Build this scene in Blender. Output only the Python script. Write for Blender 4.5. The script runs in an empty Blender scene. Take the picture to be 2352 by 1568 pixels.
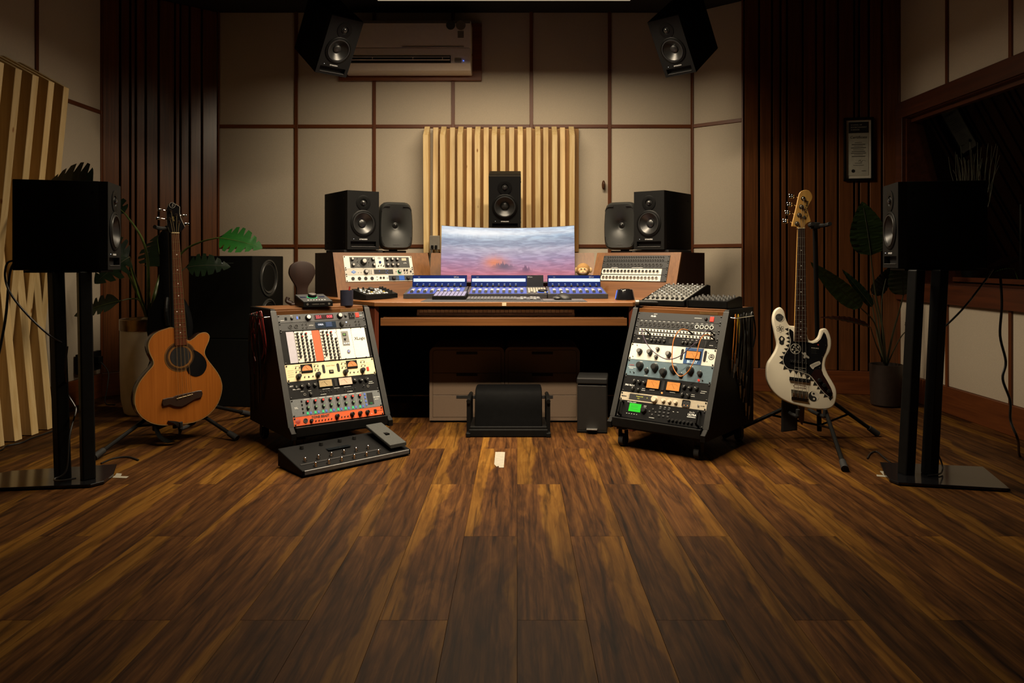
import bpy, bmesh, math, random
from math import sin, cos, pi, radians as rad, sqrt, atan2
from mathutils import Vector as V, Matrix as M

R = random.Random(11)
S = bpy.context.scene
COL = S.collection
F, H = 1725.0, 0.96          # focal length (px of a 2352 px frame), camera height (m)

# ------------------------------------------------------------------ camera, world, light, exposure
cd = bpy.data.cameras.new('camera')
cam = bpy.data.objects.new('camera', cd)
COL.objects.link(cam)
cam.location = (0, 0, H)
cam.rotation_euler = (pi / 2, 0, 0)
cd.sensor_width = 36.0
cd.lens = 36.0 * F / 2352
cd.shift_x, cd.shift_y = -12 / 2352, -186 / 2352
cd.clip_start, cd.clip_end = 0.05, 60
S.camera = cam

w = bpy.data.worlds.new('night')
S.world = w
w.use_nodes = True
w.node_tree.nodes['Background'].inputs[0].default_value = (1.0, 0.8, 0.6, 1)
w.node_tree.nodes['Background'].inputs[1].default_value = 0.0012

# a rectangular ring pendant over the listening place: four linear lamps that shine straight down
LIGHT_COL = (1.0, 0.82, 0.58)
RING = dict(x0=-.82, x1=.66, y0=3.05, y1=4.48, z=2.5205)
NEAR_TILT = 25
for nm, x, y, sx, sy, watt, spread in (('far', -.08, RING['y1'], 1.46, .09, 56.0, 172), ('near', -.08, RING['y0'], 1.40, .09, 29.0, 84),
                                       ('side', RING['x0'], 3.765, .09, 1.30, 17.0, 100), ('side', RING['x1'], 3.765, .09, 1.30, 17.0, 100)):
    ld = bpy.data.lights.new('pendant_lamp', 'AREA')
    ld.shape = 'RECTANGLE'
    ld.size, ld.size_y = sx, sy
    ld.spread = math.radians(spread)
    ld.energy, ld.color = watt, LIGHT_COL
    lamp = bpy.data.objects.new('pendant_lamp', ld)
    COL.objects.link(lamp)
    lamp.location = (x, y + (.004 if nm == 'near' else 0), RING['z'])
    if nm == 'near':                     # the near bar is swivelled towards the desk
        lamp.rotation_euler = (math.radians(NEAR_TILT), 0, 0)

S.view_settings.view_transform = 'Standard'
S.view_settings.look = 'None'
S.view_settings.exposure = 0.0
S.view_settings.gamma = 1.0
S.view_settings.use_curve_mapping = False


# ------------------------------------------------------------------ helpers
def lin(h):
    if not isinstance(h, str):
        return tuple(h)
    h = h.lstrip('#')
    c = [int(h[i:i + 2], 16) / 255 for i in (0, 2, 4)]
    return tuple(x / 12.92 if x <= .04045 else ((x + .055) / 1.055) ** 2.4 for x in c)


def at(px, py, Y):
    return V(((px - 1188) / F * Y, Y, H + (598 - py) / F * Y))


def nd(nt, t, **kw):
    n = nt.nodes.new(t)
    for k, v in kw.items():
        setattr(n, k, v)
    return n


MATS = {}


def mat(name, col, rough=.5, metal=0., emit=0., var=.12, vs=40., bump=0., spec=.5, ecol=None):
    if name in MATS:
        return MATS[name]
    m = bpy.data.materials.new(name)
    m.use_nodes = True
    nt = m.node_tree
    b = nt.nodes['Principled BSDF']
    c = lin(col)
    if emit > 0:
        ecol = ecol or col
        c = tuple(x * .15 for x in c)      # a lit face is dark glass or plastic when it is off
    b.inputs['Roughness'].default_value = rough
    b.inputs['Metallic'].default_value = metal
    b.inputs['Specular IOR Level'].default_value = spec
    if var > 0:
        tc = nd(nt, 'ShaderNodeTexCoord')
        no = nd(nt, 'ShaderNodeTexNoise')
        no.inputs['Scale'].default_value = vs
        no.inputs['Detail'].default_value = 3
        cr = nd(nt, 'ShaderNodeValToRGB')
        e = cr.color_ramp.elements
        e[0].position, e[1].position = .3, .7
        e[0].color = tuple(x * (1 - var) for x in c) + (1,)
        e[1].color = tuple(min(1, x * (1 + var)) for x in c) + (1,)
        nt.links.new(tc.outputs['Object'], no.inputs['Vector'])
        nt.links.new(no.outputs['Fac'], cr.inputs['Fac'])
        nt.links.new(cr.outputs['Color'], b.inputs['Base Color'])
        if bump > 0:
            bp = nd(nt, 'ShaderNodeBump')
            bp.inputs['Strength'].default_value = bump
            bp.inputs['Distance'].default_value = .002
            nt.links.new(no.outputs['Fac'], bp.inputs['Height'])
            nt.links.new(bp.outputs['Normal'], b.inputs['Normal'])
    else:
        b.inputs['Base Color'].default_value = c + (1,)
    if emit > 0:
        b.inputs['Emission Color'].default_value = lin(ecol if ecol else col) + (1,)
        b.inputs['Emission Strength'].default_value = emit
    MATS[name] = m
    return m


def wood(name, c0, c1, axis='Z', scale=18., stretch=14., rough=.45, bump=.15, knots=False, pos=(.3, .7), spec=.5, c2=None):
    if name in MATS:
        return MATS[name]
    m = bpy.data.materials.new(name)
    m.use_nodes = True
    nt = m.node_tree
    L = nt.links.new
    b = nt.nodes['Principled BSDF']
    b.inputs['Roughness'].default_value = rough
    b.inputs['Specular IOR Level'].default_value = spec
    tc = nd(nt, 'ShaderNodeTexCoord')
    oi = nd(nt, 'ShaderNodeObjectInfo')
    ad = nd(nt, 'ShaderNodeVectorMath', operation='ADD')
    ml = nd(nt, 'ShaderNodeMath', operation='MULTIPLY')
    ml.inputs[1].default_value = 37.0
    L(oi.outputs['Random'], ml.inputs[0])
    L(tc.outputs['Object'], ad.inputs[0])
    L(ml.outputs[0], ad.inputs[1])
    mp = nd(nt, 'ShaderNodeMapping')
    sc = [scale] * 3
    sc['XYZ'.index(axis)] = scale / stretch
    mp.inputs['Scale'].default_value = sc
    L(ad.outputs[0], mp.inputs['Vector'])
    no = nd(nt, 'ShaderNodeTexNoise')
    no.inputs['Scale'].default_value = 1
    no.inputs['Detail'].default_value = 6
    no.inputs['Roughness'].default_value = .65
    no.inputs['Distortion'].default_value = .6
    L(mp.outputs[0], no.inputs['Vector'])
    cr = nd(nt, 'ShaderNodeValToRGB')
    e = cr.color_ramp.elements
    e[0].position, e[1].position = pos
    e[0].color, e[1].color = lin(c0) + (1,), lin(c1) + (1,)
    L(no.outputs['Fac'], cr.inputs['Fac'])
    out = cr.outputs['Color']
    # every piece of timber a little lighter or darker than the next
    mr = nd(nt, 'ShaderNodeMapRange')
    mr.inputs[3].default_value, mr.inputs[4].default_value = .82, 1.16
    L(oi.outputs['Random'], mr.inputs[0])
    mx = nd(nt, 'ShaderNodeMix', data_type='RGBA', blend_type='MULTIPLY')
    mx.inputs[0].default_value = 1
    L(out, mx.inputs[6])
    L(mr.outputs[0], mx.inputs[7])
    out = mx.outputs[2]
    if knots:
        vo = nd(nt, 'ShaderNodeTexVoronoi')
        m2 = nd(nt, 'ShaderNodeMapping')
        s2 = [9.] * 3
        s2['XYZ'.index(axis)] = 4.
        m2.inputs['Scale'].default_value = s2
        L(ad.outputs[0], m2.inputs['Vector'])
        L(m2.outputs[0], vo.inputs['Vector'])
        vo.inputs['Scale'].default_value = 1
        kr = nd(nt, 'ShaderNodeValToRGB')
        k = kr.color_ramp.elements
        k[0].position, k[1].position = .035, .075
        k[0].color, k[1].color = (1, 1, 1, 1), (0, 0, 0, 1)
        L(vo.outputs['Distance'], kr.inputs['Fac'])
        m3 = nd(nt, 'ShaderNodeMix', data_type='RGBA')
        L(kr.outputs['Color'], m3.inputs[0])
        L(out, m3.inputs[6])
        m3.inputs[7].default_value = lin(knots) + (1,)
        out = m3.outputs[2]
    L(out, b.inputs['Base Color'])
    if bump:
        bp = nd(nt, 'ShaderNodeBump')
        bp.inputs['Strength'].default_value = bump
        bp.inputs['Distance'].default_value = .002
        L(no.outputs['Fac'], bp.inputs['Height'])
        L(bp.outputs['Normal'], b.inputs['Normal'])
    MATS[name] = m
    return m


def B():
    return bmesh.new()


def box(bm, c, s, bev=0., rot=None, seg=2):
    r = bmesh.ops.create_cube(bm, size=1)
    vs = r['verts']
    bmesh.ops.scale(bm, vec=V(s), verts=vs)
    if bev:
        es = list({e for v in vs for e in v.link_edges})
        q = bmesh.ops.bevel(bm, geom=es, offset=bev, segments=seg, profile=.5, affect='EDGES')
        vs = list({v for f in q['faces'] for v in f.verts} | {v for v in vs if v.is_valid})
        # all verts linked to the bevelled island
        seen, st = set(vs), list(vs)
        while st:
            v = st.pop()
            for e in v.link_edges:
                o = e.other_vert(v)
                if o not in seen:
                    seen.add(o)
                    st.append(o)
        vs = list(seen)
    if rot is not None:
        bmesh.ops.transform(bm, matrix=rot.to_4x4(), verts=vs)
    bmesh.ops.translate(bm, vec=V(c), verts=vs)
    return vs


def frame_z(d):
    d = V(d).normalized()
    return d.to_track_quat('Z', 'Y').to_matrix()


def cyl(bm, p0, p1, r0, r1=None, n=16, caps=True, mi=0):
    p0, p1 = V(p0), V(p1)
    r1 = r0 if r1 is None else r1
    q = frame_z(p1 - p0)
    a = [bm.verts.new(p0 + q @ V((r0 * cos(2 * pi * i / n), r0 * sin(2 * pi * i / n), 0))) for i in range(n)]
    b = [bm.verts.new(p1 + q @ V((r1 * cos(2 * pi * i / n), r1 * sin(2 * pi * i / n), 0))) for i in range(n)]
    fs = [bm.faces.new((a[i], a[(i + 1) % n], b[(i + 1) % n], b[i])) for i in range(n)]
    if caps:
        fs += [bm.faces.new(a[::-1]), bm.faces.new(b)]
    for f in fs:
        f.material_index = mi
    return a + b


def lathe(bm, prof, n=24, mx=None, mi=0, sq=1.):
    """prof: (radius, height) pairs; turned about local Z, closed on the axis where radius is 0. sq squashes y."""
    mx = mx or M.Identity(4)
    rings = []
    for r, h in prof:
        if r < 1e-6:
            rings.append([bm.verts.new(mx @ V((0, 0, h)))])
        else:
            rings.append([bm.verts.new(mx @ V((r * cos(2 * pi * i / n), r * sq * sin(2 * pi * i / n), h))) for i in range(n)])
    for a, b in zip(rings, rings[1:]):
        for i in range(n):
            j = (i + 1) % n
            if len(a) == 1 and len(b) == 1:
                continue
            if len(a) == 1:
                f = bm.faces.new((a[0], b[j], b[i]))
            elif len(b) == 1:
                f = bm.faces.new((a[i], a[j], b[0]))
            else:
                f = bm.faces.new((a[i], a[j], b[j], b[i]))
            f.material_index = mi


def smooth_path(pts, k=6, closed=False):
    P = [V(p) for p in pts]
    out = []
    n = len(P)
    rng = range(n if closed else n - 1)
    for i in rng:
        if closed:
            a, b, c, d = P[i - 1], P[i], P[(i + 1) % n], P[(i + 2) % n]
        else:
            a, b, c, d = P[max(0, i - 1)], P[i], P[i + 1], P[min(n - 1, i + 2)]
        for j in range(k):
            t = j / k
            out.append(.5 * ((2 * b) + (c - a) * t + (2 * a - 5 * b + 4 * c - d) * t * t + (3 * b - a - 3 * c + d) * t ** 3))
    if not closed:
        out.append(P[-1])
    return out


def tube(bm, pts, r, n=6, k=0, r1=None, mi=0, caps=True):
    P = smooth_path(pts, k) if k else [V(p) for p in pts]
    rings = []
    u = None
    for i, p in enumerate(P):
        t = (P[min(i + 1, len(P) - 1)] - P[max(i - 1, 0)])
        if t.length < 1e-9:
            t = V((0, 0, 1))
        t.normalize()
        if u is None:
            u = t.orthogonal().normalized()
        else:
            u = (u - t * u.dot(t))
            if u.length < 1e-6:
                u = t.orthogonal()
            u.normalize()
        v = t.cross(u)
        rr = r if r1 is None else r + (r1 - r) * i / (len(P) - 1)
        rings.append([bm.verts.new(p + rr * (u * cos(2 * pi * j / n) + v * sin(2 * pi * j / n))) for j in range(n)])
    for a, b in zip(rings, rings[1:]):
        for j in range(n):
            f = bm.faces.new((a[j], a[(j + 1) % n], b[(j + 1) % n], b[j]))
            f.material_index = mi
    if caps:
        bm.faces.new(rings[0][::-1]).material_index = mi
        bm.faces.new(rings[-1]).material_index = mi


def prism(bm, poly, h0, h1, plane='XZ', bev=0., seg=2, mi=0):
    """poly of 2D points extruded along the third axis from h0 to h1."""
    def mk(p, h):
        if plane == 'XZ':
            return V((p[0], h, p[1]))
        if plane == 'XY':
            return V((p[0], p[1], h))
        return V((h, p[0], p[1]))
    a = [bm.verts.new(mk(p, h0)) for p in poly]
    b = [bm.verts.new(mk(p, h1)) for p in poly]
    n = len(poly)
    fs = [bm.faces.new(a), bm.faces.new(b[::-1])]
    for i in range(n):
        fs.append(bm.faces.new((a[i], b[i], b[(i + 1) % n], a[(i + 1) % n])))
    for f in fs:
        f.material_index = mi
    bmesh.ops.recalc_face_normals(bm, faces=fs)
    if bev:
        es = list(set(fs[0].edges) | set(fs[1].edges))
        bmesh.ops.bevel(bm, geom=es, offset=bev, segments=seg, profile=.5, affect='EDGES')


def ball(bm, c, r, n=12, mi=0, rot=None):
    if not hasattr(r, '__len__'):
        r = (r, r, r)
    q = bmesh.ops.create_uvsphere(bm, u_segments=n, v_segments=max(6, n * 2 // 3), radius=1)
    vs = q['verts']
    bmesh.ops.scale(bm, vec=V(r), verts=vs)
    if rot is not None:
        bmesh.ops.transform(bm, matrix=rot.to_4x4(), verts=vs)
    bmesh.ops.translate(bm, vec=V(c), verts=vs)
    if mi:
        for v in vs:
            for f in v.link_faces:
                f.material_index = mi


def mesh(name, bm, mats, smooth=False, ang=35):
    bmesh.ops.recalc_face_normals(bm, faces=bm.faces[:])
    me = bpy.data.meshes.new(name)
    if smooth:
        for f in bm.faces:
            f.smooth = True
        ca = cos(rad(ang))
        for e in bm.edges:
            if len(e.link_faces) == 2 and e.link_faces[0].normal.dot(e.link_faces[1].normal) < ca:
                e.smooth = False
    bm.to_mesh(me)
    bm.free()
    for m in (mats if isinstance(mats, (list, tuple)) else [mats]):
        me.materials.append(m)
    return me


def put(name, me, parent=None, loc=None, rot=None, mx=None):
    o = bpy.data.objects.new(name, me)
    COL.objects.link(o)
    if parent is not None:
        o.parent = parent
    if mx is not None:
        o.matrix_local = mx
    else:
        if loc is not None:
            o.location = loc
        if rot is not None:
            o.rotation_euler = rot
    return o


def part(name, bm, mats, parent, smooth=False, loc=None, rot=None, label=None, ang=35):
    o = put(name, mesh(name, bm, mats, smooth, ang), parent, loc, rot)
    if label:
        o['label'] = label
    return o


def tag(o, label, cat, group=None):
    o['label'], o['category'] = label, cat
    if group:
        o['group'] = group
    return o


def thing(name, label, cat, loc=(0, 0, 0), rz=0., group=None, mx=None):
    o = bpy.data.objects.new(name, None)
    COL.objects.link(o)
    o.empty_display_size = .05
    if mx is not None:
        o.matrix_world = mx
    else:
        o.location = loc
        o.rotation_euler = (0, 0, rz)
    return tag(o, label, cat, group)


def solo(name, bm, mats, label, cat, group=None, smooth=False, loc=None, rz=0.):
    o = put(name, mesh(name, bm, mats, smooth), None, loc, (0, 0, rz))
    return tag(o, label, cat, group)


def structure(name, bm, mats, smooth=False):
    o = put(name, mesh(name, bm, mats, smooth))
    o['kind'] = 'structure'
    return o


def clone(root, loc=None, rz=None, label=None, mx=None):
    c = root.copy()
    COL.objects.link(c)
    for ch in root.children:
        d = ch.copy()
        COL.objects.link(d)
        d.parent = c
        for g in ch.children:
            e = g.copy()
            COL.objects.link(e)
            e.parent = d
    if mx is not None:
        c.matrix_world = mx
    else:
        if loc is not None:
            c.location = loc
        if rz is not None:
            c.rotation_euler = (0, 0, rz)
    if label:
        c['label'] = label
    return c


def text(s, size, m, parent, loc, rot=(pi / 2, 0, 0), name='lettering', align='CENTER', ext=.0003, shear=0., bold=0.):
    cu = bpy.data.curves.new(name, 'FONT')
    cu.body = s
    cu.size = size
    cu.align_x, cu.align_y = align, 'CENTER'
    cu.extrude = ext
    cu.resolution_u = 2
    cu.shear = shear
    cu.offset = bold
    cu.materials.append(m)
    o = bpy.data.objects.new(name, cu)
    COL.objects.link(o)
    o.parent = parent
    o.location = loc
    o.rotation_euler = rot
    return o


def TRS(loc, rx=0., ry=0., rz=0.):
    return M.Translation(V(loc)) @ M.Rotation(rz, 4, 'Z') @ M.Rotation(ry, 4, 'Y') @ M.Rotation(rx, 4, 'X')


# ------------------------------------------------------------------ shared materials
blk = mat('black_matte', (.0035, .0035, .0035), .6, var=.2, spec=.12)
blk2 = mat('black_satin', (.005, .005, .005), .45, var=.15, spec=.15)
blkgl = mat('black_gloss', (.006, .006, .007), .12, var=.1)
char = mat('charcoal', (.03, .03, .03), .5)
grey = mat('grey_metal', (.10, .10, .10), .4, .3)
steel = mat('brushed_steel', (.55, .53, .5), .3, .9, vs=120)
chrome = mat('chrome', (.8, .8, .8), .12, 1., var=.03)
white = mat('white_paint', (.75, .72, .66), .4, var=.05)
wht = mat('white_mark', (.8, .8, .78), .5, var=.02)
rub = mat('rubber', (.01, .01, .01), .8)
desk_w = wood('desk_veneer', '#573519', '#714824', 'X', 60, 30, .42)
desk_v = wood('desk_veneer_upright', '#603c1d', '#7a5029', 'Z', 60, 30, .42)
dark_w = wood('dark_side_panel', '#24120b', '#2f1a10', 'Z', 40, 20, .5)
trim_w = wood('trim_teak', '#54290f', '#733d18', 'X', 30, 14, .45)
trim_v = wood('trim_teak_upright', '#54290f', '#733d18', 'Z', 30, 14, .45)
pine = wood('pine', '#cdab70', '#e8cf9c', 'Z', 30, 22, .55, knots='#8a5a28')
pine_b = wood('pine_backing', '#8a6230', '#a87c44', 'Z', 30, 18, .6)
slat_w = wood('merbau_slat', '#482a17', '#774827', 'Z', 55, 34, .30, pos=(.25, .75))
groove = mat('groove_black', (.004, .003, .003), .8)
fabric = mat('wall_fabric', (.58, .50, .39), .9, var=.10, vs=420, bump=.5, spec=.1)

# ------------------------------------------------------------------ the room
def plank_mat():
    m = bpy.data.materials.new('plank_laminate')
    m.use_nodes = True
    nt = m.node_tree
    L = nt.links.new
    b = nt.nodes['Principled BSDF']
    tc, oi = nd(nt, 'ShaderNodeTexCoord'), nd(nt, 'ShaderNodeObjectInfo')
    off = nd(nt, 'ShaderNodeVectorMath', operation='MULTIPLY')
    L(oi.outputs['Random'], off.inputs[0])
    off.inputs[1].default_value = (7.3, 91.7, 23.1)
    ad = nd(nt, 'ShaderNodeVectorMath', operation='ADD')
    L(tc.outputs['Object'], ad.inputs[0])
    L(off.outputs[0], ad.inputs[1])

    def noise(sc, scale, det, rough=.5, dist=0.):
        mp = nd(nt, 'ShaderNodeMapping')
        mp.inputs['Scale'].default_value = sc
        L(ad.outputs[0], mp.inputs['Vector'])
        n = nd(nt, 'ShaderNodeTexNoise')
        n.inputs['Scale'].default_value = scale
        n.inputs['Detail'].default_value = det
        n.inputs['Roughness'].default_value = rough
        n.inputs['Distortion'].default_value = dist
        L(mp.outputs[0], n.inputs['Vector'])
        return n.outputs['Fac']

    def math_(op, a, c):
        n = nd(nt, 'ShaderNodeMath', operation=op)
        for i, x in enumerate((a, c)):
            if isinstance(x, (int, float)):
                n.inputs[i].default_value = x
            else:
                L(x, n.inputs[i])
        return n.outputs[0]

    def ramp(x, pts):
        n = nd(nt, 'ShaderNodeValToRGB')
        e = n.color_ramp.elements
        while len(e) < len(pts):
            e.new(.5)
        for k, (p, c) in zip(e, pts):
            k.position, k.color = p, lin(c) + (1,)
        L(x, n.inputs['Fac'])
        return n.outputs['Color']

    def mix(f, a, c, mode='MIX'):
        n = nd(nt, 'ShaderNodeMix', data_type='RGBA', blend_type=mode)
        for i, x in ((0, f), (6, a), (7, c)):
            if isinstance(x, (int, float)):
                n.inputs[i].default_value = x
            elif isinstance(x, tuple):
                n.inputs[i].default_value = x
            else:
                L(x, n.inputs[i])
        return n.outputs[2]

    grain = noise((1, .035, 1), 60, 6, .65, 1.2)
    figure = noise((1, .16, 1), 13, 4, .6, 2.2)
    fig = mix(.5, grain, figure)
    heart = ramp(fig, [(.32, '#331d0e'), (.50, '#5d3a1b'), (.66, '#7c5226')])
    sap = ramp(fig, [(.32, '#633f14'), (.52, '#825820'), (.66, '#93692b')])
    # sapwood: a wavy-edged golden band that wanders along the plank
    sep = nd(nt, 'ShaderNodeSeparateXYZ')
    L(tc.outputs['Object'], sep.inputs[0])
    wob = noise((.2, 1.0, 1), 1.0, 2, .5)
    wob2 = noise((.3, 2.6, 1), 2.2, 2, .5)
    side = math_('SUBTRACT', math_('MULTIPLY', math_('GREATER_THAN', math_('FRACT', math_('MULTIPLY', oi.outputs['Random'], 7.77), 0.), .42), 2.), 1.)
    x = math_('MULTIPLY', sep.outputs[0], side)
    edge = math_('ADD', math_('MULTIPLY', math_('SUBTRACT', wob, .5), .26), math_('MULTIPLY', math_('SUBTRACT', wob2, .5), .07))
    d = math_('ADD', x, edge)
    d = math_('SUBTRACT', d, math_('MULTIPLY', math_('FRACT', math_('MULTIPLY', oi.outputs['Random'], 3.31), 0.), .05))
    mk = nd(nt, 'ShaderNodeMapRange')
    mk.inputs[1].default_value, mk.inputs[2].default_value = .016, .028
    L(d, mk.inputs[0])
    wd = mix(mk.outputs[0], heart, sap)
    dark = noise((1, .05, 1), 24, 5, .6, 1.6)
    wd = mix(.9, wd, ramp(dark, [(.28, '#5b4a44'), (.45, '#ffffff')]), 'MULTIPLY')
    mpw = nd(nt, 'ShaderNodeMapping')
    mpw.inputs['Scale'].default_value = (1, .10, 1)
    L(ad.outputs[0], mpw.inputs['Vector'])
    wv = nd(nt, 'ShaderNodeTexWave', wave_type='BANDS', bands_direction='X')
    wv.inputs['Scale'].default_value = 5
    wv.inputs['Distortion'].default_value = 13
    wv.inputs['Detail'].default_value = 4
    wv.inputs['Detail Scale'].default_value = 1.6
    wv.inputs['Detail Roughness'].default_value = .6
    L(mpw.outputs[0], wv.inputs['Vector'])
    wd = mix(.45, wd, ramp(wv.outputs['Fac'], [(.02, '#6a5a52'), (.22, '#e6e0da'), (.8, '#ffffff')]), 'MULTIPLY')
    mr = nd(nt, 'ShaderNodeMapRange')
    mr.inputs[3].default_value, mr.inputs[4].default_value = .40, .68
    L(math_('FRACT', math_('MULTIPLY', oi.outputs['Random'], 13.7), 0.), mr.inputs[0])
    wd = mix(1., wd, mr.outputs[0], 'MULTIPLY')
    L(wd, b.inputs['Base Color'])
    b.inputs['Roughness'].default_value = .55
    b.inputs['Specular IOR Level'].default_value = .09
    bp = nd(nt, 'ShaderNodeBump')
    bp.inputs['Strength'].default_value = .25
    bp.inputs['Distance'].default_value = .001
    L(grain, bp.inputs['Height'])
    L(bp.outputs['Normal'], b.inputs['Normal'])
    return m


plank_m = plank_mat()
PW, PL = .185, 1.22
fb = B()
box(fb, (-.1, 2.3, -.03), (6.2, 7.4, .05))
floor = structure('floor', fb, groove)
whole = {}


def plank(x0, y0, y1):
    n = round(y1 - y0, 3)
    if n not in whole:
        b = B()
        box(b, (0, 0, 0), (PW - .0007, y1 - y0 - .0007, .008), .0004, seg=1)
        whole[n] = mesh('plank', b, plank_m)
    put('plank', whole[n], floor, (x0 + PW / 2, (y0 + y1) / 2, -.004))


for i in range(-16, 15):
    y = (2.005 if i % 2 == 0 else 2.616) - 2 * PL
    while y < 5.85:
        y0, y1 = max(y, -.6), min(y + PL, 5.86)
        if y1 - y0 > .05:
            plank(i * PW, y0, y1)
        y += PL

ZT1, ZT2, CEIL, ZB = 1.997, 1.071, 2.88, .168
c = B()
box(c, (-.1, 2.3, CEIL + .05), (6.4, 7.6, .1))
ceiling = structure('ceiling', c, mat('ceiling_black', (.006, .006, .006), .8))

A0, A1 = V((-2.92, 5.275)), V((-2.316, 5.81))          # slatted corner, acoustic bass side
B0, B1, B2 = V((1.354, 5.81)), V((1.669, 5.538)), V((2.71, 5.324))


def wall_frame(p, q):
    """local x along the wall, local y into the wall, z up"""
    d = (q - p).normalized()
    m = M(((d.x, -d.y, 0, p.x), (d.y, d.x, 0, p.y), (0, 0, 1, 0), (0, 0, 0, 1)))
    return m, (q - p).length


def wall(name, p, q, thick=.12, holes=None):
    m, L = wall_frame(p, q)
    b = B()
    if not holes:
        box(b, (L / 2, thick / 2 + .03, CEIL / 2), (L, thick, CEIL))
    else:
        x0, x1, z0, z1 = holes
        for a, c_, e, g in ((0, L, 0, z0), (0, L, z1, CEIL), (0, x0, z0, z1), (x1, L, z0, z1)):
            box(b, ((a + c_) / 2, thick / 2 + .03, (e + g) / 2), (c_ - a, thick, g - e))
    o = structure(name, b, groove)
    o.matrix_world = m
    return o, L


def panel(wl, x0, x1, z0, z1):
    b = B()
    box(b, (0, 0, 0), (x1 - x0 - .003, .03, z1 - z0 - .003), .004)
    put('panel', mesh('panel', b, fabric, True), wl, ((x0 + x1) / 2, .017, (z0 + z1) / 2))


def batten(wl, x0, x1, z0, z1, y=.004, dep=.02, m=None):
    b = B()
    box(b, (0, 0, 0), (x1 - x0, dep, z1 - z0), .0015, seg=1)
    put('batten', mesh('batten', b, m or (trim_w if x1 - x0 > z1 - z0 else trim_v)), wl, ((x0 + x1) / 2, y, (z0 + z1) / 2))


def grid_wall(wl, xs, zs, L, bw=.026):
    for a, c_ in zip(xs, xs[1:]):
        for e, g in zip(zs, zs[1:]):
            panel(wl, a, c_, e, g)
    for x in xs:
        batten(wl, max(0, x - bw / 2), min(L, x + bw / 2), zs[0], zs[-1], .001)
    for z in zs[1:-1]:
        for a, c_ in zip(xs, xs[1:]):
            batten(wl, a + bw / 2, c_ - bw / 2, z - bw / 2, z + bw / 2, .002)


def skirting(wl, L, name='board'):
    b = B()
    box(b, (L / 2, .012, ZB / 2), (L, .03, ZB), .004)
    part(name, b, trim_w, wl)


# back wall
wb, L = wall('wall_back', A1, B0)
grid_wall(wb, [0, .607, 1.21, 1.82, 2.425, 3.03, L], [ZB, ZT2, ZT1, CEIL], L)
skirting(wb, L)
# angled return beside it
wr, L = wall('wall_right_return', B0, B1)
grid_wall(wr, [0, L], [ZB, ZT2, ZT1, CEIL], L)
skirting(wr, L)


def ray_x(px, p, q):
    d = q - p
    k = (px - 1188) / F
    return (k * p.y - p.x) / (d.x - k * d.y) * d.length


def slat_wall(name, p, q, px):
    wl, L = wall(name, p, q)
    xs = [0] + [ray_x(v, p, q) for v in px] + [L]
    for a, c_ in zip(xs, xs[1:]):
        b = B()
        box(b, (0, 0, 0), (max(.01, c_ - a - .014), .03, CEIL - ZB - .002), .003, seg=1)
        put('slat', mesh('slat', b, slat_w, True), wl, ((a + c_) / 2, .012, (CEIL + ZB) / 2))
    skirting(wl, L)
    return wl


slat_wall('wall_back_left', A0, A1, [275.7, 299, 311.8, 334.6, 364.3, 401.8, 414.3, 435.7, 463.6])
slat_wall('wall_back_right', B1, B2, [1743.8, 1773.5, 1793, 1807.6, 1844, 1874.6, 1893.7, 1925, 1962.3, 1973.5, 1995.8, 2026])

# left wall, seen at a slant; its x runs away from the camera
wl_, L = wall('wall_left', V((-2.92, -1.2)), A0)
xs = [0] + [v + 1.2 for v in (-.32, .29, .90, 1.51, 2.12, 2.73, 3.34, 3.95, 4.56)] + [L]
grid_wall(wl_, xs, [ZB, ZT2, ZT1, CEIL], L)
skirting(wl_, L)

# right wall with the studio window
ZW0, ZW1 = .80, 1.955
p, q = B2, V((2.71, -1.2))
w0, w1 = 5.324 - 5.24, 5.324 - 2.5
wR, L = wall('wall_right', p, q, holes=(w0, w1, ZW0, ZW1))
ys = [5.324 - v for v in (4.73, 4.12, 3.51, 2.90, 2.29, 1.68, 1.07, .46, -.15, -.76)]
grid_wall(wR, [0] + ys + [L], [ZB, .685], L)
grid_wall(wR, [0] + ys + [L], [2.068, CEIL], L)
for a, c_ in zip([w1 + .11] + ys[5:], ys[5:] + [L]):
    if c_ > a:
        panel(wR, a, c_, .685, 2.068)
b = B()
box(b, (L / 2, .008, ZB / 2), (L, .045, ZB), .004)
part('board', b, trim_w, wR)
skt = mat('window_wood', (.055, .022, .010), .45, var=.2, vs=25)
skt2 = wood('window_wood_grain', '#3f1f10', '#5b2d16', 'X', 30, 14, .45)
for a, c_, e, g in ((0, w1 + .11, ZW1, 2.068), (0, w1 + .11, .685, ZW0), (0, w0, ZW0, ZW1), (w1, w1 + .11, ZW0, ZW1)):
    batten(wR, a, c_, e, g, -.002, .05, skt2)
# window: deep reveal with a pane that leans out at the foot
win = put('window_1', None)
win['kind'] = 'structure'
win.matrix_world = wall_frame(p, q)[0]
Lw = w1 - w0


def wtilt(z):
    return .05 + (ZW1 - z) * .26


for nm, x in (('jamb', w0 + .006), ('jamb', w1 - .006)):
    b = B()
    prism(b, [(0, ZW1), (wtilt(ZW1) + .05, ZW1), (wtilt(ZW0) + .05, ZW0), (0, ZW0)], x - .012, x + .012, 'YZ')
    part(nm, b, skt2, win)
b = B()
box(b, ((w0 + w1) / 2, .2, ZW0 - .01), (Lw, .42, .03), .003)
part('sill', b, skt2, win)
b = B()
box(b, ((w0 + w1) / 2, .06, ZW1 + .01), (Lw, .14, .03), .003)
part('head', b, skt2, win)
gm = bpy.data.materials.new('window_glass')
gm.use_nodes = True
nt = gm.node_tree
nt.nodes.remove(nt.nodes['Principled BSDF'])
tr, gl, mxs, fr = nd(nt, 'ShaderNodeBsdfTransparent'), nd(nt, 'ShaderNodeBsdfGlossy'), nd(nt, 'ShaderNodeMixShader'), nd(nt, 'ShaderNodeFresnel')
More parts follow.
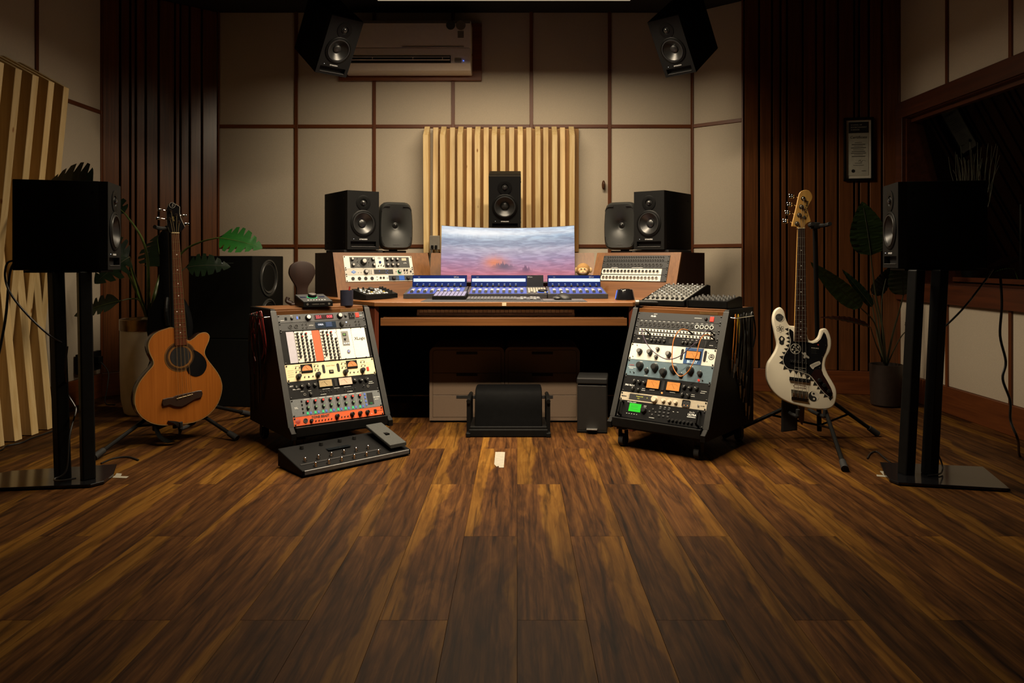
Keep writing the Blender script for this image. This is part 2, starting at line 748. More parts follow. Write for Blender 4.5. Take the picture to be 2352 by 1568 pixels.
gl.inputs['Roughness'].default_value = .02
tr.inputs['Color'].default_value = (.86, .9, .88, 1)
ge, mt = nd(nt, 'ShaderNodeNewGeometry'), nd(nt, 'ShaderNodeMath', operation='SUBTRACT')     # reflect on the outer face only
mt.use_clamp = True
nt.links.new(fr.outputs[0], mt.inputs[0])
nt.links.new(ge.outputs['Backfacing'], mt.inputs[1])
nt.links.new(mt.outputs[0], mxs.inputs[0])
nt.links.new(tr.outputs[0], mxs.inputs[1])
nt.links.new(gl.outputs[0], mxs.inputs[2])
nt.links.new(mxs.outputs[0], nt.nodes['Material Output'].inputs[0])
for k in range(2):
    x0, x1 = w0 + .03 + k * (Lw - .06) / 2, w0 + .03 + (k + 1) * (Lw - .06) / 2
    b = B()
    ya, yb = wtilt(ZW1), wtilt(ZW0)
    prism(b, [(ya, ZW1), (ya + .008, ZW1), (yb + .008, ZW0 + .006), (yb, ZW0 + .006)], x0, x1, 'YZ')
    part('pane', b, gm, win)
    b = B()
    prism(b, [(ya - .03, ZW1), (ya + .04, ZW1), (yb + .04, ZW0), (yb - .03, ZW0)], x1 - .012, x1 + .012, 'YZ')
    part('mullion', b, skt2, win)
for z in (ZW1 - .02, ZW0 + .03):
    b = B()
    box(b, ((w0 + w1) / 2, wtilt(z), z), (Lw, .05, .03))
    part('glazing_bead', b, skt2, win)

# the dark recording room beyond the pane
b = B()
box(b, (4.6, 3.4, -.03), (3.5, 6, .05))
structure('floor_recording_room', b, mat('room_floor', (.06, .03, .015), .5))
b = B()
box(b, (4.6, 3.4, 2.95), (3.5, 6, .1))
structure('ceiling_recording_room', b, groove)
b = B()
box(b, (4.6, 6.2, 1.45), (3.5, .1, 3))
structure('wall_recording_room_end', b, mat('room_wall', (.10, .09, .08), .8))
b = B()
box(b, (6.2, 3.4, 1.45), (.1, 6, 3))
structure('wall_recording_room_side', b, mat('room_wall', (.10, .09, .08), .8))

# ring pendant hung under the ceiling, its far bar over the front of the desk
t = thing('ring_pendant', 'rectangular linear pendant lamp hung high above the desk', 'lamp', (-.08, 3.765, 2.5235))
lit = mat('lit_diffuser', (1, .85, .6), .5, emit=.35, var=0)
for x, y, sx, sy in ((0, .715, 1.54, .12), (0, -.715, 1.40, .12), (-.74, 0, .12, 1.31), (.74, 0, .12, 1.31)):
    q = M.Rotation(rad(NEAR_TILT), 3, 'X') if y < 0 else M.Identity(3)
    b = B()
    box(b, V((x, y, 0)) + q @ V((0, 0, .02)), (sx, sy, .03), .004, q)
    part('housing', b, blk2, t)
    b = B()
    box(b, V((x, y, 0)) + q @ V((0, 0, .0035)), (sx - .02, sy - .02, .003), 0, q)
    part('diffuser', b, lit, t)
for x in (-.74, .74):
    for y in (-.715, .715):
        b = B()
        cyl(b, (x, y, .035), (x, y, CEIL - 2.5235), .003, n=8)
        part('hanger', b, blk2, t)

# ------------------------------------------------------------------ wooden diffusers
def slat_profile(z0, z1, d0, d1, cham):
    """(depth, z) outline: d0 at the foot, d1 at the head, chamfered head if cham"""
    if cham:
        return [(0, z0), (d0, z0), (d1, z1 - cham), (.03, z1), (0, z1)]
    return [(0, z0), (d0, z0), (d1, z1), (0, z1)]


t = thing('slatted_diffuser', 'light pine slatted diffuser hung on the back wall above the curved monitor', 'diffuser', (0, 5.80, 0))
b = B()
box(b, (-.087, -.012, 1.50), (1.12, .02, .95), .002)
part('backing', b, pine_b, t)
for cs, A in (([102, 328, 560, 792, 1018, 1130, 1365, 1600, 1825, 2058], 1), ([237, 460, 685, 910, 1250, 1478, 1705, 1928], 0)):
    for x in cs:
        s_ = 305.5 if A else 301.
        X = (960 + x / 5.808 - 1188) / s_
        b = B()
        prism(b, [(-d - .022, z) for d, z in (slat_profile(1.018, 1.985, .10, .14, .085) if A else slat_profile(1.018, 1.975, .085, .045, 0))],
              -.0195, .0195, 'YZ', .0015, 1)
        part('slat', b, pine, t, loc=(X, 0, 0))
for z in (1.15, 1.8):
    b = B()
    box(b, (-.087, -.0005, z), (1.0, .004, .06))
    part('hanging_rail', b, pine_b, t)

t = thing('wall_diffuser', 'tall pine diffuser of tapering slats leaning on the wall behind the black loudspeaker', 'diffuser', (-2.90, 0, 0))
b = B()
box(b, (.012, 3.93, 1.03), (.02, 1.02, 2.0), .002)
part('backing', b, pine_b, t)
for k in range(7):
    Y = 4.345 - .1385 * k
    b = B()
    prism(b, [(.022, .004), (.10, .004), (.293, 1.96), (.04, 2.10), (.022, 2.10)], -.026, .026, 'XZ', .0015, 1)
    part('slat', b, pine, t, loc=(0, Y, 0))
    b = B()
    prism(b, [(.022, .004), (.245, .004), (.05, 2.06), (.022, 2.06)], -.030, .030, 'XZ', .0015, 1)
    part('slat', b, pine, t, loc=(0, Y - .069, 0))

# ------------------------------------------------------------------ desk
t = thing('studio_desk', 'wide wooden studio desk with two angled rack wings and a keyboard tray', 'desk', (-.076, 4.6, 0))
OX = V((-.076, 4.6))


def dxy(pts):
    return [(x + .076, y - 4.6) for x, y in pts]


top = dxy([(-.80, 4.207), (.648, 4.207), (1.03, 4.62), (1.24, 5.12), (.5, 5.55), (-.6, 5.55), (-1.40, 5.16), (-1.19, 4.66)])
b = B()
prism(b, top, .702, .726, 'XY', .002, 1)
part('tabletop', b, desk_w, t)
for sx, (x0, y0), (x1, y1) in ((-1, (-.80, 4.215), (-1.17, 4.65)), (1, (.648, 4.215), (1.01, 4.61))):
    d = V((x1 - x0, y1 - y0)).normalized()
    n_ = V((-d.y, d.x)) * (-.026 if sx < 0 else .026)
    b = B()
    prism(b, dxy([(x0, y0), (x1, y1), (x1 + n_.x, y1 + n_.y), (x0 + n_.x, y0 + n_.y)]), 0, .702, 'XY')
    part('side_panel', b, wood('desk_red_side', '#4a2012', '#5e2b18', 'Z', 40, 20, .45), t)
b = B()
box(b, (0, .72, .36), (1.9, .02, .70))
part('modesty_panel', b, blk, t)
b = B()
box(b, (.0, -.14, .632), (1.36, .44, .016))
part('tray_board', b, desk_w, t)
b = B()
box(b, (.0, -.364, .614), (1.388, .02, .044), .002)
part('tray_front', b, desk_w, t)
for sx in (-1, 1):
    b = B()
    box(b, (sx * .64, -.10, .671), (.05, .44, .06))
    part('tray_runner', b, blk, t)
# three-bay turret: faces lean back about 19 degrees
Lc, Rc = V((-.913, 4.98)), V((.76, 4.88))
yl, yr = rad(32.7), rad(-37.1)


def turret(cx, cy, yaw, x0, x1, tilt, z0, zt, zc):
    """one inclined face in the wing's own frame: origin under the rack centre"""
    tt = math.tan(tilt)
    o = put('rack_wing', None, t, (cx + .076, cy - 4.6, 0), (0, 0, yaw))

    def sec(xa, xb, m, nm='face_panel', za=z0, zb=zt, dep=.018):
        b = B()
        prism(b, [((za - zc) * tt, za), ((zb - zc) * tt, zb), ((zb - zc) * tt + dep, zb), ((za - zc) * tt + dep, za)], xa, xb, 'YZ')
        part(nm, b, m, o)
    return o, sec, tt


for (cx, cy), yaw, tl, zc, x0, x1 in (((Lc.x, Lc.y), yl, rad(18.9), .905, -.306, .371), ((Rc.x, Rc.y), yr, rad(20.2), .908, -.3016, .312)):
    o, sec, tt = turret(cx, cy, yaw, x0, x1, tl, .726, 1.012, zc)
    hh = .0889 * cos(tl)
    sec(x0, -.2413, desk_v)
    sec(.2413, x1, desk_v)
    sec(-.2413, .2413, desk_w, za=zc + hh)
    sec(-.2413, .2413, desk_w, zb=zc - hh)
    outer = x0 if cx < 0 else x1
    inner = x1 if cx < 0 else x0
    b = B()
    s0, s1 = (outer, outer + .018) if cx < 0 else (outer - .018, outer)
    prism(b, [((.727 - zc) * tt + .001, .727), ((1.011 - zc) * tt + .001, 1.011), (.40, 1.011), (.40, .727)], s0, s1, 'YZ')
    part('wing_side', b, dark_w, o)
    b = B()
    prism(b, [(x0 + .02, (1.01 - zc) * tt + .02), (x1 - .02, (1.01 - zc) * tt + .02), (x1 - .05, .38), (x0 + .02, .40)] if cx < 0 else
          [(x0 + .02, (1.01 - zc) * tt + .02), (x1 - .02, (1.01 - zc) * tt + .02), (x1 - .02, .40), (x0 + .05, .38)], .994, 1.011, 'XY')
    part('wing_top', b, desk_w, o)
pL, pR = (-.601, 5.18), (.519, 5.062)
ang = atan2(pR[1] - pL[1], pR[0] - pL[0])
ln = sqrt((pR[1] - pL[1]) ** 2 + (pR[0] - pL[0]) ** 2)
o = put('rack_wing', None, t, ((pL[0] + pR[0]) / 2 + .076, (pL[1] + pR[1]) / 2 - 4.6, 0), (0, 0, ang))
b = B()
tt = math.tan(rad(19))
prism(b, [((.727 - .905) * tt, .727), ((1.012 - .905) * tt, 1.012), ((1.012 - .905) * tt + .018, 1.012), ((.727 - .905) * tt + .018, .727)], -ln / 2, ln / 2, 'YZ')
part('face_panel', b, desk_v, o)
b = B()
box(b, (0, .20, 1.003), (ln * .98, .30, .016))
part('wing_top', b, desk_w, o)
b = B()
box(b, (.003, -.3945, .7155), (.024, .001, .020))
part('tape', b, mat('masking_tape', (.55, .45, .30), .8), t, label='scrap of cream tape stuck to the front edge')

# ------------------------------------------------------------------ loudspeakers
rim_m = mat('driver_rim', (.022, .022, .022), .4)
cone_m = mat('cone', (.016, .016, .016), .34, spec=.7)
dome_m = mat('dome', (.02, .02, .02), .16, spec=.8)
logo_m = mat('logo_white', (.75, .75, .75), .4, var=.03)


def driver(t, x, z, r, woofer=True):
    mx = M.Rotation(pi / 2, 4, 'X')     # local Z -> -Y
    at_ = (x, -.010, z)
    b = B()
    if woofer:
        lathe(b, [(r * 1.18, 0), (r * 1.18, .003), (r * 1.13, .006), (r * 1.04, .007), (r * 1.0, .004)], 40, mx)
        o = part('woofer', b, blk2, t, True, loc=at_)
        for nm, pr, m in (('surround', [(r * 1.0, .005), (r * .97, .009), (r * .90, .009), (r * .86, .003)], rim_m),
                          ('cone', [(r * .87, .004), (r * .6, -.012), (r * .34, -.024)], cone_m),
                          ('dust_cap', [(r * .36, -.024), (r * .33, -.016), (r * .2, -.010), (0, -.008)], cone_m)):
            b = B()
            lathe(b, pr, 36, mx)
            part(nm, b, m, o, True)
    else:
        lathe(b, [(r, 0), (r, .003), (r * .94, .004), (r * .52, .003), (r * .40, -.004)], 36, mx)
        o = part('tweeter', b, blk2, t, True, loc=at_)
        for nm, pr, m in (('ring', [(r * .42, -.003), (r * .36, .002), (r * .30, .002)], rim_m),
                          ('dome', [(r * .31, .0), (r * .26, .008), (r * .14, .012), (0, .0135)], dome_m)):
            b = B()
            lathe(b, pr, 28, mx)
            part(nm, b, m, o, True)


def monitor(name, label, mx, W=.226, Hh=.39, D=.36, group=None):
    t = thing(name, label, 'loudspeaker', mx=mx, group=group)
    b = B()
    box(b, (0, (D + .026) / 2, Hh / 2), (W, D - .026, Hh), .004)
    part('cabinet', b, mat('cabinet_black', (.0035, .0035, .0035), .6, var=.15, vs=90, spec=.12), t, True)
    # baffle with round openings for the two drivers and a slot for the port
    b = B()
    y0, y1 = -.010, .027

    def slab(x0, x1, z0, z1):
        box(b, ((x0 + x1) / 2, (y0 + y1) / 2, (z0 + z1) / 2), (x1 - x0, y1 - y0, z1 - z0))

    def holed(cz, hx, hz, r):
        n = 48
        o_, i_ = [], []
        for k in range(n):
            a = 2 * pi * k / n
            ca, sa = cos(a), sin(a)
            q = 1 / max(abs(ca), abs(sa))
            o_.append((hx * ca * q, cz + hz * sa * q))
            i_.append((r * ca, cz + r * sa))
        R4 = [[b.verts.new((p_[0], y, p_[1])) for p_ in ring] for ring, y in ((o_, y1), (o_, y0), (i_, y0), (i_, y1))]
        for k in range(4):
            for m in range(n):
                b.faces.new((R4[k][m], R4[k][(m + 1) % n], R4[(k + 1) % 4][(m + 1) % n], R4[(k + 1) % 4][m]))
    hw = W / 2 - .001
    slab(-hw, hw, .001, .020)
    slab(-hw, -hw + .022, .020, .055)
    slab(hw - .022, hw, .020, .055)
    slab(-hw, hw, .055, .080)
    holed(.174, hw, .094, .075)
    holed(.310, hw, .042, .031)
    slab(-hw, hw, .352, Hh - .001)
    part('baffle', b, mat('baffle_grey', (.0085, .0085, .0085), .55, var=.1, vs=300, spec=.15), t)
    b = B()
    box(b, (0, .020, .0375), (W - .05, .012, .035))
    part('port', b, groove, t)
    b = B()
    box(b, (0, -.011, .019), (W - .055, .004, .003), .001)
    part('port_lip', b, grey, t)
    driver(t, 0, .174, .076)
    driver(t, 0, .310, .050, False)
    text('DYNAUDIO', .0105, logo_m, t, (0, -.0106, .068), bold=.0003)
    b = B()
    cyl(b, (-W / 2 + .045, -.0105, .070), (-W / 2 + .045, -.012, .070), .0015, n=8)
    part('power_light', b, mat('lamp_white', (1, 1, 1), .5, emit=1.2, var=0), t)
    b = B()
    for sx in (-1, 1):
        for yy, zz in ((.05, .05), (.05, Hh - .05), (D - .05, .05), (D - .05, Hh - .05)):
            cyl(b, (sx * W / 2, yy, zz), (sx * (W / 2 + .0015), yy, zz), .006, n=10)
    part('screw', b, blk2, t)['kind'] = 'stuff'
    return t


monitor('studio_monitor', 'black two-way loudspeaker on the desk wing above the white rack units', TRS((-1.026, 4.99, 1.032), rz=rad(35)), D=.40)
monitor('studio_monitor', 'black two-way loudspeaker on the desk wing above the rows of microphone sockets', TRS((.880, 4.995, 1.032), rz=rad(-38)), D=.40)
cs_ = monitor('studio_monitor', 'black loudspeaker tipped forward in front of the pine slats, above the monitor', TRS((-.087, 5.335, 1.172), rx=rad(15)), D=.24)
b = B()
box(b, (0, .13, -.010), (.18, .22, .016), .002)
prism(b, [(.13, -.018), (.235, -.018), (.235, -.14)], -.012, .012, 'YZ')
part('bracket', b, blk, cs_)
monitor('studio_monitor', 'black loudspeaker on the twin-post stand beside the pine slat diffuser', TRS((-1.839, 3.409, .918), rz=rad(105)))
monitor('studio_monitor', 'black loudspeaker on the twin-post stand beside the studio window', TRS((1.745, 3.492, .925), rz=rad(-100)))


def hang(label, X, Y, Z, yaw, pitch, roll, nm='ceiling_monitor'):
    mx = M.Translation((X, Y, Z)) @ M.Rotation(yaw, 4, 'Z') @ M.Rotation(pitch, 4, 'X') @ M.Rotation(roll, 4, 'Y') @ M.Translation((0, -.15, -.20))
    t = monitor(nm, label, mx)
    top = mx.inverted() @ V((X, Y + .02, CEIL))
    b = B()
    cyl(b, (0, .15, .38), top, .018, n=12)
    box(b, (0, .15, .395), (.12, .16, .02), .002)
    part('ceiling_mount', b, blk, t)
    return t


hang('black loudspeaker hung from the ceiling in front of the air conditioner', -1.23, 4.93, 2.43, rad(42), rad(36), rad(0))
hang('black loudspeaker hung from the ceiling above the framed return panel, away from the air conditioner', 1.08, 4.93, 2.43, rad(-42), rad(36), rad(0))

# turret pads under the two-way speakers
for nm, mx, lb in (('isolation_pad', TRS((-1.016, 4.99, 1.012), rz=rad(33)), 'flat black foam pad under the two-way loudspeaker over the white rack units'),
                   ('isolation_pad', TRS((.878, 4.995, 1.012), rz=rad(-37)), 'flat black foam pad under the two-way loudspeaker over the socket rows')):
    b = B()
    box(b, (0, .19, .0095), (.27, .36, .018), .003)
    o = put(nm, mesh(nm, b, rub), mx=mx)
    tag(o, lb, 'pad')


def coax(label, X, Y, yaw):
    t = thing('rounded_monitor', label, 'loudspeaker', (X, Y, 1.012), yaw)
    b = B()
    W, Hh, D = .237, .33, .24
    # rounded die-cast body lofted from superellipse sections
    n = 48
    rings = []
    for yy, sc, e in ((D, .55, 3), (D * .97, .80, 3.5), (D * .8, .95, 4), (D * .35, 1., 5), (.035, 1., 6), (.012, .965, 6), (.0, .90, 6)):
        ring = []
        for i in range(n):
            a = 2 * pi * i / n
            ca, sa = cos(a), sin(a)
            rr = (abs(ca) ** e + abs(sa) ** e) ** (-1 / e)
            k = 1 - .06 * (sa > 0) * sa - .05 * abs(sa) ** 2
            ring.append(b.verts.new((W / 2 * sc * rr * ca * k, yy, .02 + Hh / 2 + Hh / 2 * (.25 + .75 * sc if yy > .1 else sc) * rr * sa)))
        rings.append(ring)
    # waveguide: sections shrinking into the horn
    for yy, sc, e in ((.003, .80, 4), (.010, .62, 2.6), (.022, .42, 2.1), (.040, .26, 2), (.050, .19, 2)):
        ring = []
        for i in range(n):
            a = 2 * pi * i / n
            ca, sa = cos(a), sin(a)
            rr = (abs(ca) ** e + abs(sa) ** e) ** (-1 / e)
            zz = Hh / 2 * sc if sc > .5 else W / 2 * sc * (1 + .25 * (sc - .19) / .31)
            ring.append(b.verts.new((W / 2 * sc * rr * ca, yy, .02 + Hh * .52 + zz * rr * sa - (Hh * .02 if sc > .7 else 0))))
        rings.append(ring)
    for r0, r1 in zip(rings, rings[1:]):
        for i in range(n):
            b.faces.new((r0[i], r0[(i + 1) % n], r1[(i + 1) % n], r1[i]))
    b.faces.new(rings[0])
    b.faces.new(rings[-1])
    part('body', b, mat('cast_body', (.020, .021, .0195), .45, var=.12, vs=500, bump=.15), t, True, ang=50)
    mx = TRS((0, .048, .02 + Hh * .52), rx=pi / 2)
    b = B()
    lathe(b, [(.021, 0), (.019, .004), (.012, .008)], 24, mx)
    part('midrange_ring', b, cone_m, t, True)
    b = B()
    lathe(b, [(.0115, .004), (.009, .011), (.005, .014), (0, .015)], 20, mx)
    part('tweeter_dome', b, dome_m, t, True)
    for sx in (-1, 1):
        b = B()
        tube(b, [(sx * .045, -.001, Hh * .965), (sx * .082, -.001, Hh * .955), (sx * .099, .001, Hh * .90), (sx * .101, .002, Hh * .86)], .0035, 6, 5)
        part('woofer_slot', b, groove, t)
        b = B()
        tube(b, [(sx * .085, .001, .055), (sx * .099, .002, .08), (sx * .102, .002, .11)], .0035, 6, 5)
        part('woofer_slot', b, groove, t)
    text('GENELEC', .011, mat('dim_mark', (.12, .12, .12), .4), t, (0, .0005, .058))
    b = B()
    box(b, (0, .12, .008), (.15, .17, .016), .005)
    cyl(b, (0, .12, .014), (0, .12, .03), .03, n=16)
    part('table_stand', b, rub, t, True)
    return t


coax('small rounded coaxial loudspeaker beside the two-way speaker over the white rack units', -.826, 5.145, rad(21))
coax('small rounded coaxial loudspeaker beside the two-way speaker over the socket rows', .700, 5.14, rad(-26))

# loudspeaker stands: two leaning posts between a top plate and a gloss base
def stand(label, base, p1, p2, top, mx_top):
    t = thing('speaker_stand', label, 'speaker stand', (base[0][0], base[0][1], 0))
    ox, oy = base[0]
    b = B()
    prism(b, [(x - ox, y - oy) for x, y in base], .004, .016, 'XY', .002, 1)
    part('base_plate', b, blkgl, t)
    for (xb, yb), (xt, yt) in (p1, p2):
        b = B()
        q = V((xt - xb, yt - yb, top - .02))
        r = frame_z(q)
        for k in range(1):
            vs = box(b, (0, 0, 0), (.052, .052, q.length), .006)
            bmesh.ops.transform(b, matrix=r.to_4x4(), verts=vs)
            bmesh.ops.translate(b, vec=V(((xb + xt) / 2 - ox, (yb + yt) / 2 - oy, (.016 + top - .010) / 2)), verts=vs)
        part('post', b, blk2, t)
    b = B()
    vs = box(b, (0, .17, -.006), (.21, .30, .010), .002)
    bmesh.ops.transform(b, matrix=M.Translation((-ox, -oy, 0)) @ mx_top, verts=b.verts[:])
    part('top_plate', b, blk2, t)
    b = B()
    for x, y in base[:6:2]:
        cyl(b, (x * .9 + sum(q[0] for q in base) / len(base) * .1 - ox, y * .9 + sum(q[1] for q in base) / len(base) * .1 - oy, 0),
            (x * .9 + sum(q[0] for q in base) / len(base) * .1 - ox, y * .9 + sum(q[1] for q in base) / len(base) * .1 - oy, .006), .012, n=10)
    part('foot', b, rub, t)['kind'] = 'stuff'
    return t


stand('twin-post black speaker stand with a glossy base in front of the pine slat diffuser',
      [(-1.859, 3.486), (-1.79, 3.33), (-1.771, 3.22), (-1.80, 3.17), (-2.30, 3.10), (-2.34, 3.30), (-2.27, 3.375)],
      ((-1.966, 3.25), (-2.015, 3.28)), ((-1.857, 3.25), (-1.903, 3.30)), .918, TRS((-1.839, 3.409, .918), rz=rad(105)))
stand('twin-post black speaker stand with a glossy base near the low fabric panels and window',
      [(1.70, 3.52), (1.64, 3.36), (1.61, 3.25), (1.625, 3.20), (2.041, 3.108), (2.136, 3.443)],
      ((1.724, 3.33), (1.782, 3.35)), ((1.828, 3.33), (1.886, 3.35)), .925, TRS((1.745, 3.492, .925), rz=rad(-100)))

# ------------------------------------------------------------------ rack cabinets
U, RW = .04445, .4826
TL_, TR_ = rad(24.3), rad(23.7)
RL = M.Translation((-.963, 3.88, .417)) @ M.Rotation(rad(37.6), 4, 'Z') @ M.Rotation(-TL_, 4, 'X')
RR = M.Translation((.776, 3.84, .416)) @ M.Rotation(rad(-38.9), 4, 'Z') @ M.Rotation(-TR_, 4, 'X')
lit_red = mat('lit_red', (1, .06, .03), .3, emit=.9, var=0)


def cabinet(label, X, Y, yaw, tilt):
    t = thing('rack_cabinet', label, 'equipment rack', (X, Y, 0), yaw)
    tt = math.tan(tilt)

    def fb(c):          # front edge of the panel plane at height c
        return (c - .417) * tt
    side = [(fb(.13) - .035, .10), (fb(.13) - .035, .13), (fb(.155) - .012, .155), (fb(.70) - .012, .70), (fb(.70), .712), (.436, .712), (.436, .10)]
    for sx in (-1, 1):
        b = B()
        prism(b, side, sx * .246, sx * .272, 'YZ', .002, 1)
        part('side_panel', b, mat('rack_black', (.0035, .0033, .003), .55, var=.2, vs=80, spec=.12), t)
        b = B()
        prism(b, [(fb(.155) - .013, .155), (fb(.70) - .013, .70), (fb(.70) - .011, .703), (fb(.155) - .0115, .155)], sx * .2445, sx * .2735, 'YZ')
        part('edge_strip', b, mat('edge_strip_grey', (.024, .024, .023), .38, var=.1), t)
    b = B()
    box(b, (0, (fb(.70) + .436) / 2 + .004, .703), (.492, .436 - fb(.70) - .01, .018), .002)
    part('top_board', b, desk_w, t)
    b = B()
    box(b, (0, fb(.693) + .012, .690), (.490, .016, .024), .002)
    part('top_rail', b, desk_w, t)
    b = B()
    box(b, (.16, fb(.693) + .0035, .690), (.10, .001, .013))
    part('name_plate', b, mat('brass_plate', (.28, .16, .06), .4, .5), t)
    b = B()
    box(b, (0, .14, .108), (.49, .55, .018), .002)
    part('base_board', b, blk, t)
    b = B()
    box(b, (0, fb(.13) - .02, .132), (.49, .02, .046), .003)
    part('plinth', b, blk2, t)
    b = B()
    box(b, (0, .425, .41), (.49, .012, .58))
    part('back_panel', b, blk, t)
    for sx in (-1, 1):
        b = B()
        prism(b, [(fb(.16) + .002, .16), (fb(.675) + .002, .675), (fb(.675) + .006, .675), (fb(.16) + .006, .16)], sx * .2445, sx * .224, 'YZ')
        part('rack_rail', b, blk2, t)
    for sx in (-1, 1):
        for yy in (-.10, .39):
            b = B()
            cyl(b, (sx * .21 - .013, yy, .032), (sx * .21 + .013, yy, .032), .032, n=20)
            o = part('caster', b, rub, t, True)
            b = B()
            for k in (-1, 1):
                box(b, (sx * .21 + k * .018, yy, .052), (.004, .034, .066), .001)
            box(b, (sx * .21, yy, .094), (.05, .05, .01), .001)
            part('fork', b, blk2, o)
    return t


cabinet('black sloping equipment rack with casters, fronted by the foot pedalboard', -.963, 3.88, rad(37.6), TL_)
cabinet('black sloping equipment rack with casters and patch cables looping over its front', .776, 3.84, rad(-38.9), TR_)

# ------------------------------------------------------------------ rack units
_knobs = {}
kb_black = mat('knob_black', (.010, .010, .010), .35, var=.1)
scr_m = mat('screw_black', (.02, .02, .02), .4, .4)
hole = groove


def knob_mesh(r, h, style):
    k = (round(r, 4), round(h, 4), style)
    if k in _knobs:
        return _knobs[k]
    mx = M.Rotation(pi / 2, 4, 'X')
    b = B()
    body, cap = {'black': (kb_black, wht), 'chrome': (kb_black, chrome), 'cream': (mat('knob_cream', (.55, .48, .36), .4), wht),
                 'silver': (kb_black, steel), 'red': (kb_black, mat('cap_red', (.45, .03, .02), .4)), 'green': (kb_black, mat('cap_green', (.12, .20, .13), .4)),
                 'grey': (mat('knob_grey', (.20, .20, .19), .4), wht), 'dark': (kb_black, kb_black)}[style]
    lathe(b, [(r, 0), (r * 1.02, h * .2), (r * .88, h * .35), (r * .82, h * .92), (r * .74, h), (0, h)], 18, mx)
    if style in ('black', 'grey', 'cream'):
        vs = box(b, (0, -h * 1.0, r * .45), (r * .14, h * .06, r * .7))
        for v in vs:
            for f in v.link_faces:
                f.material_index = 1
    else:
        lathe(b, [(r * .66, h * 1.0), (r * .62, h * 1.06), (0, h * 1.07)], 16, mx, 1)
    _knobs[k] = mesh('knob', b, [body, cap], True)
    return _knobs[k]


def jack_mesh(r, style):
    k = (round(r, 4), style, 'j')
    if k in _knobs:
        return _knobs[k]
    mx = M.Rotation(pi / 2, 4, 'X')
    b = B()
    ring, core = {'dark': (char, hole), 'silver': (steel, hole), 'white': (white, hole), 'combo': (char, hole), 'xlr': (mat('xlr_dark', (.045, .045, .045), .4), hole),
                  'xlrm': (steel, mat('xlr_brown', (.05, .028, .012), .5)), 'grey': (grey, hole)}[style]
    lathe(b, [(r, 0), (r, .003), (r * .72, .003), (r * .70, .0012)], 18, mx)
    lathe(b, [(r * .70, .0010), (0, .0010)], 18, mx, 1)
    if style in ('xlr', 'xlrm', 'combo'):
        for a in (90, 210, 330):
            cyl(b, (r * .36 * cos(rad(a)), -.0008, r * .36 * sin(rad(a))), (r * .36 * cos(rad(a)), -.0026, r * .36 * sin(rad(a))), r * .13, n=6)
        if style == 'combo':
            lathe(b, [(r * .34, .0012), (r * .34, .002), (r * .2, .002)], 12, mx)
    _knobs[k] = mesh('socket', b, [ring, core], True)
    return _knobs[k]


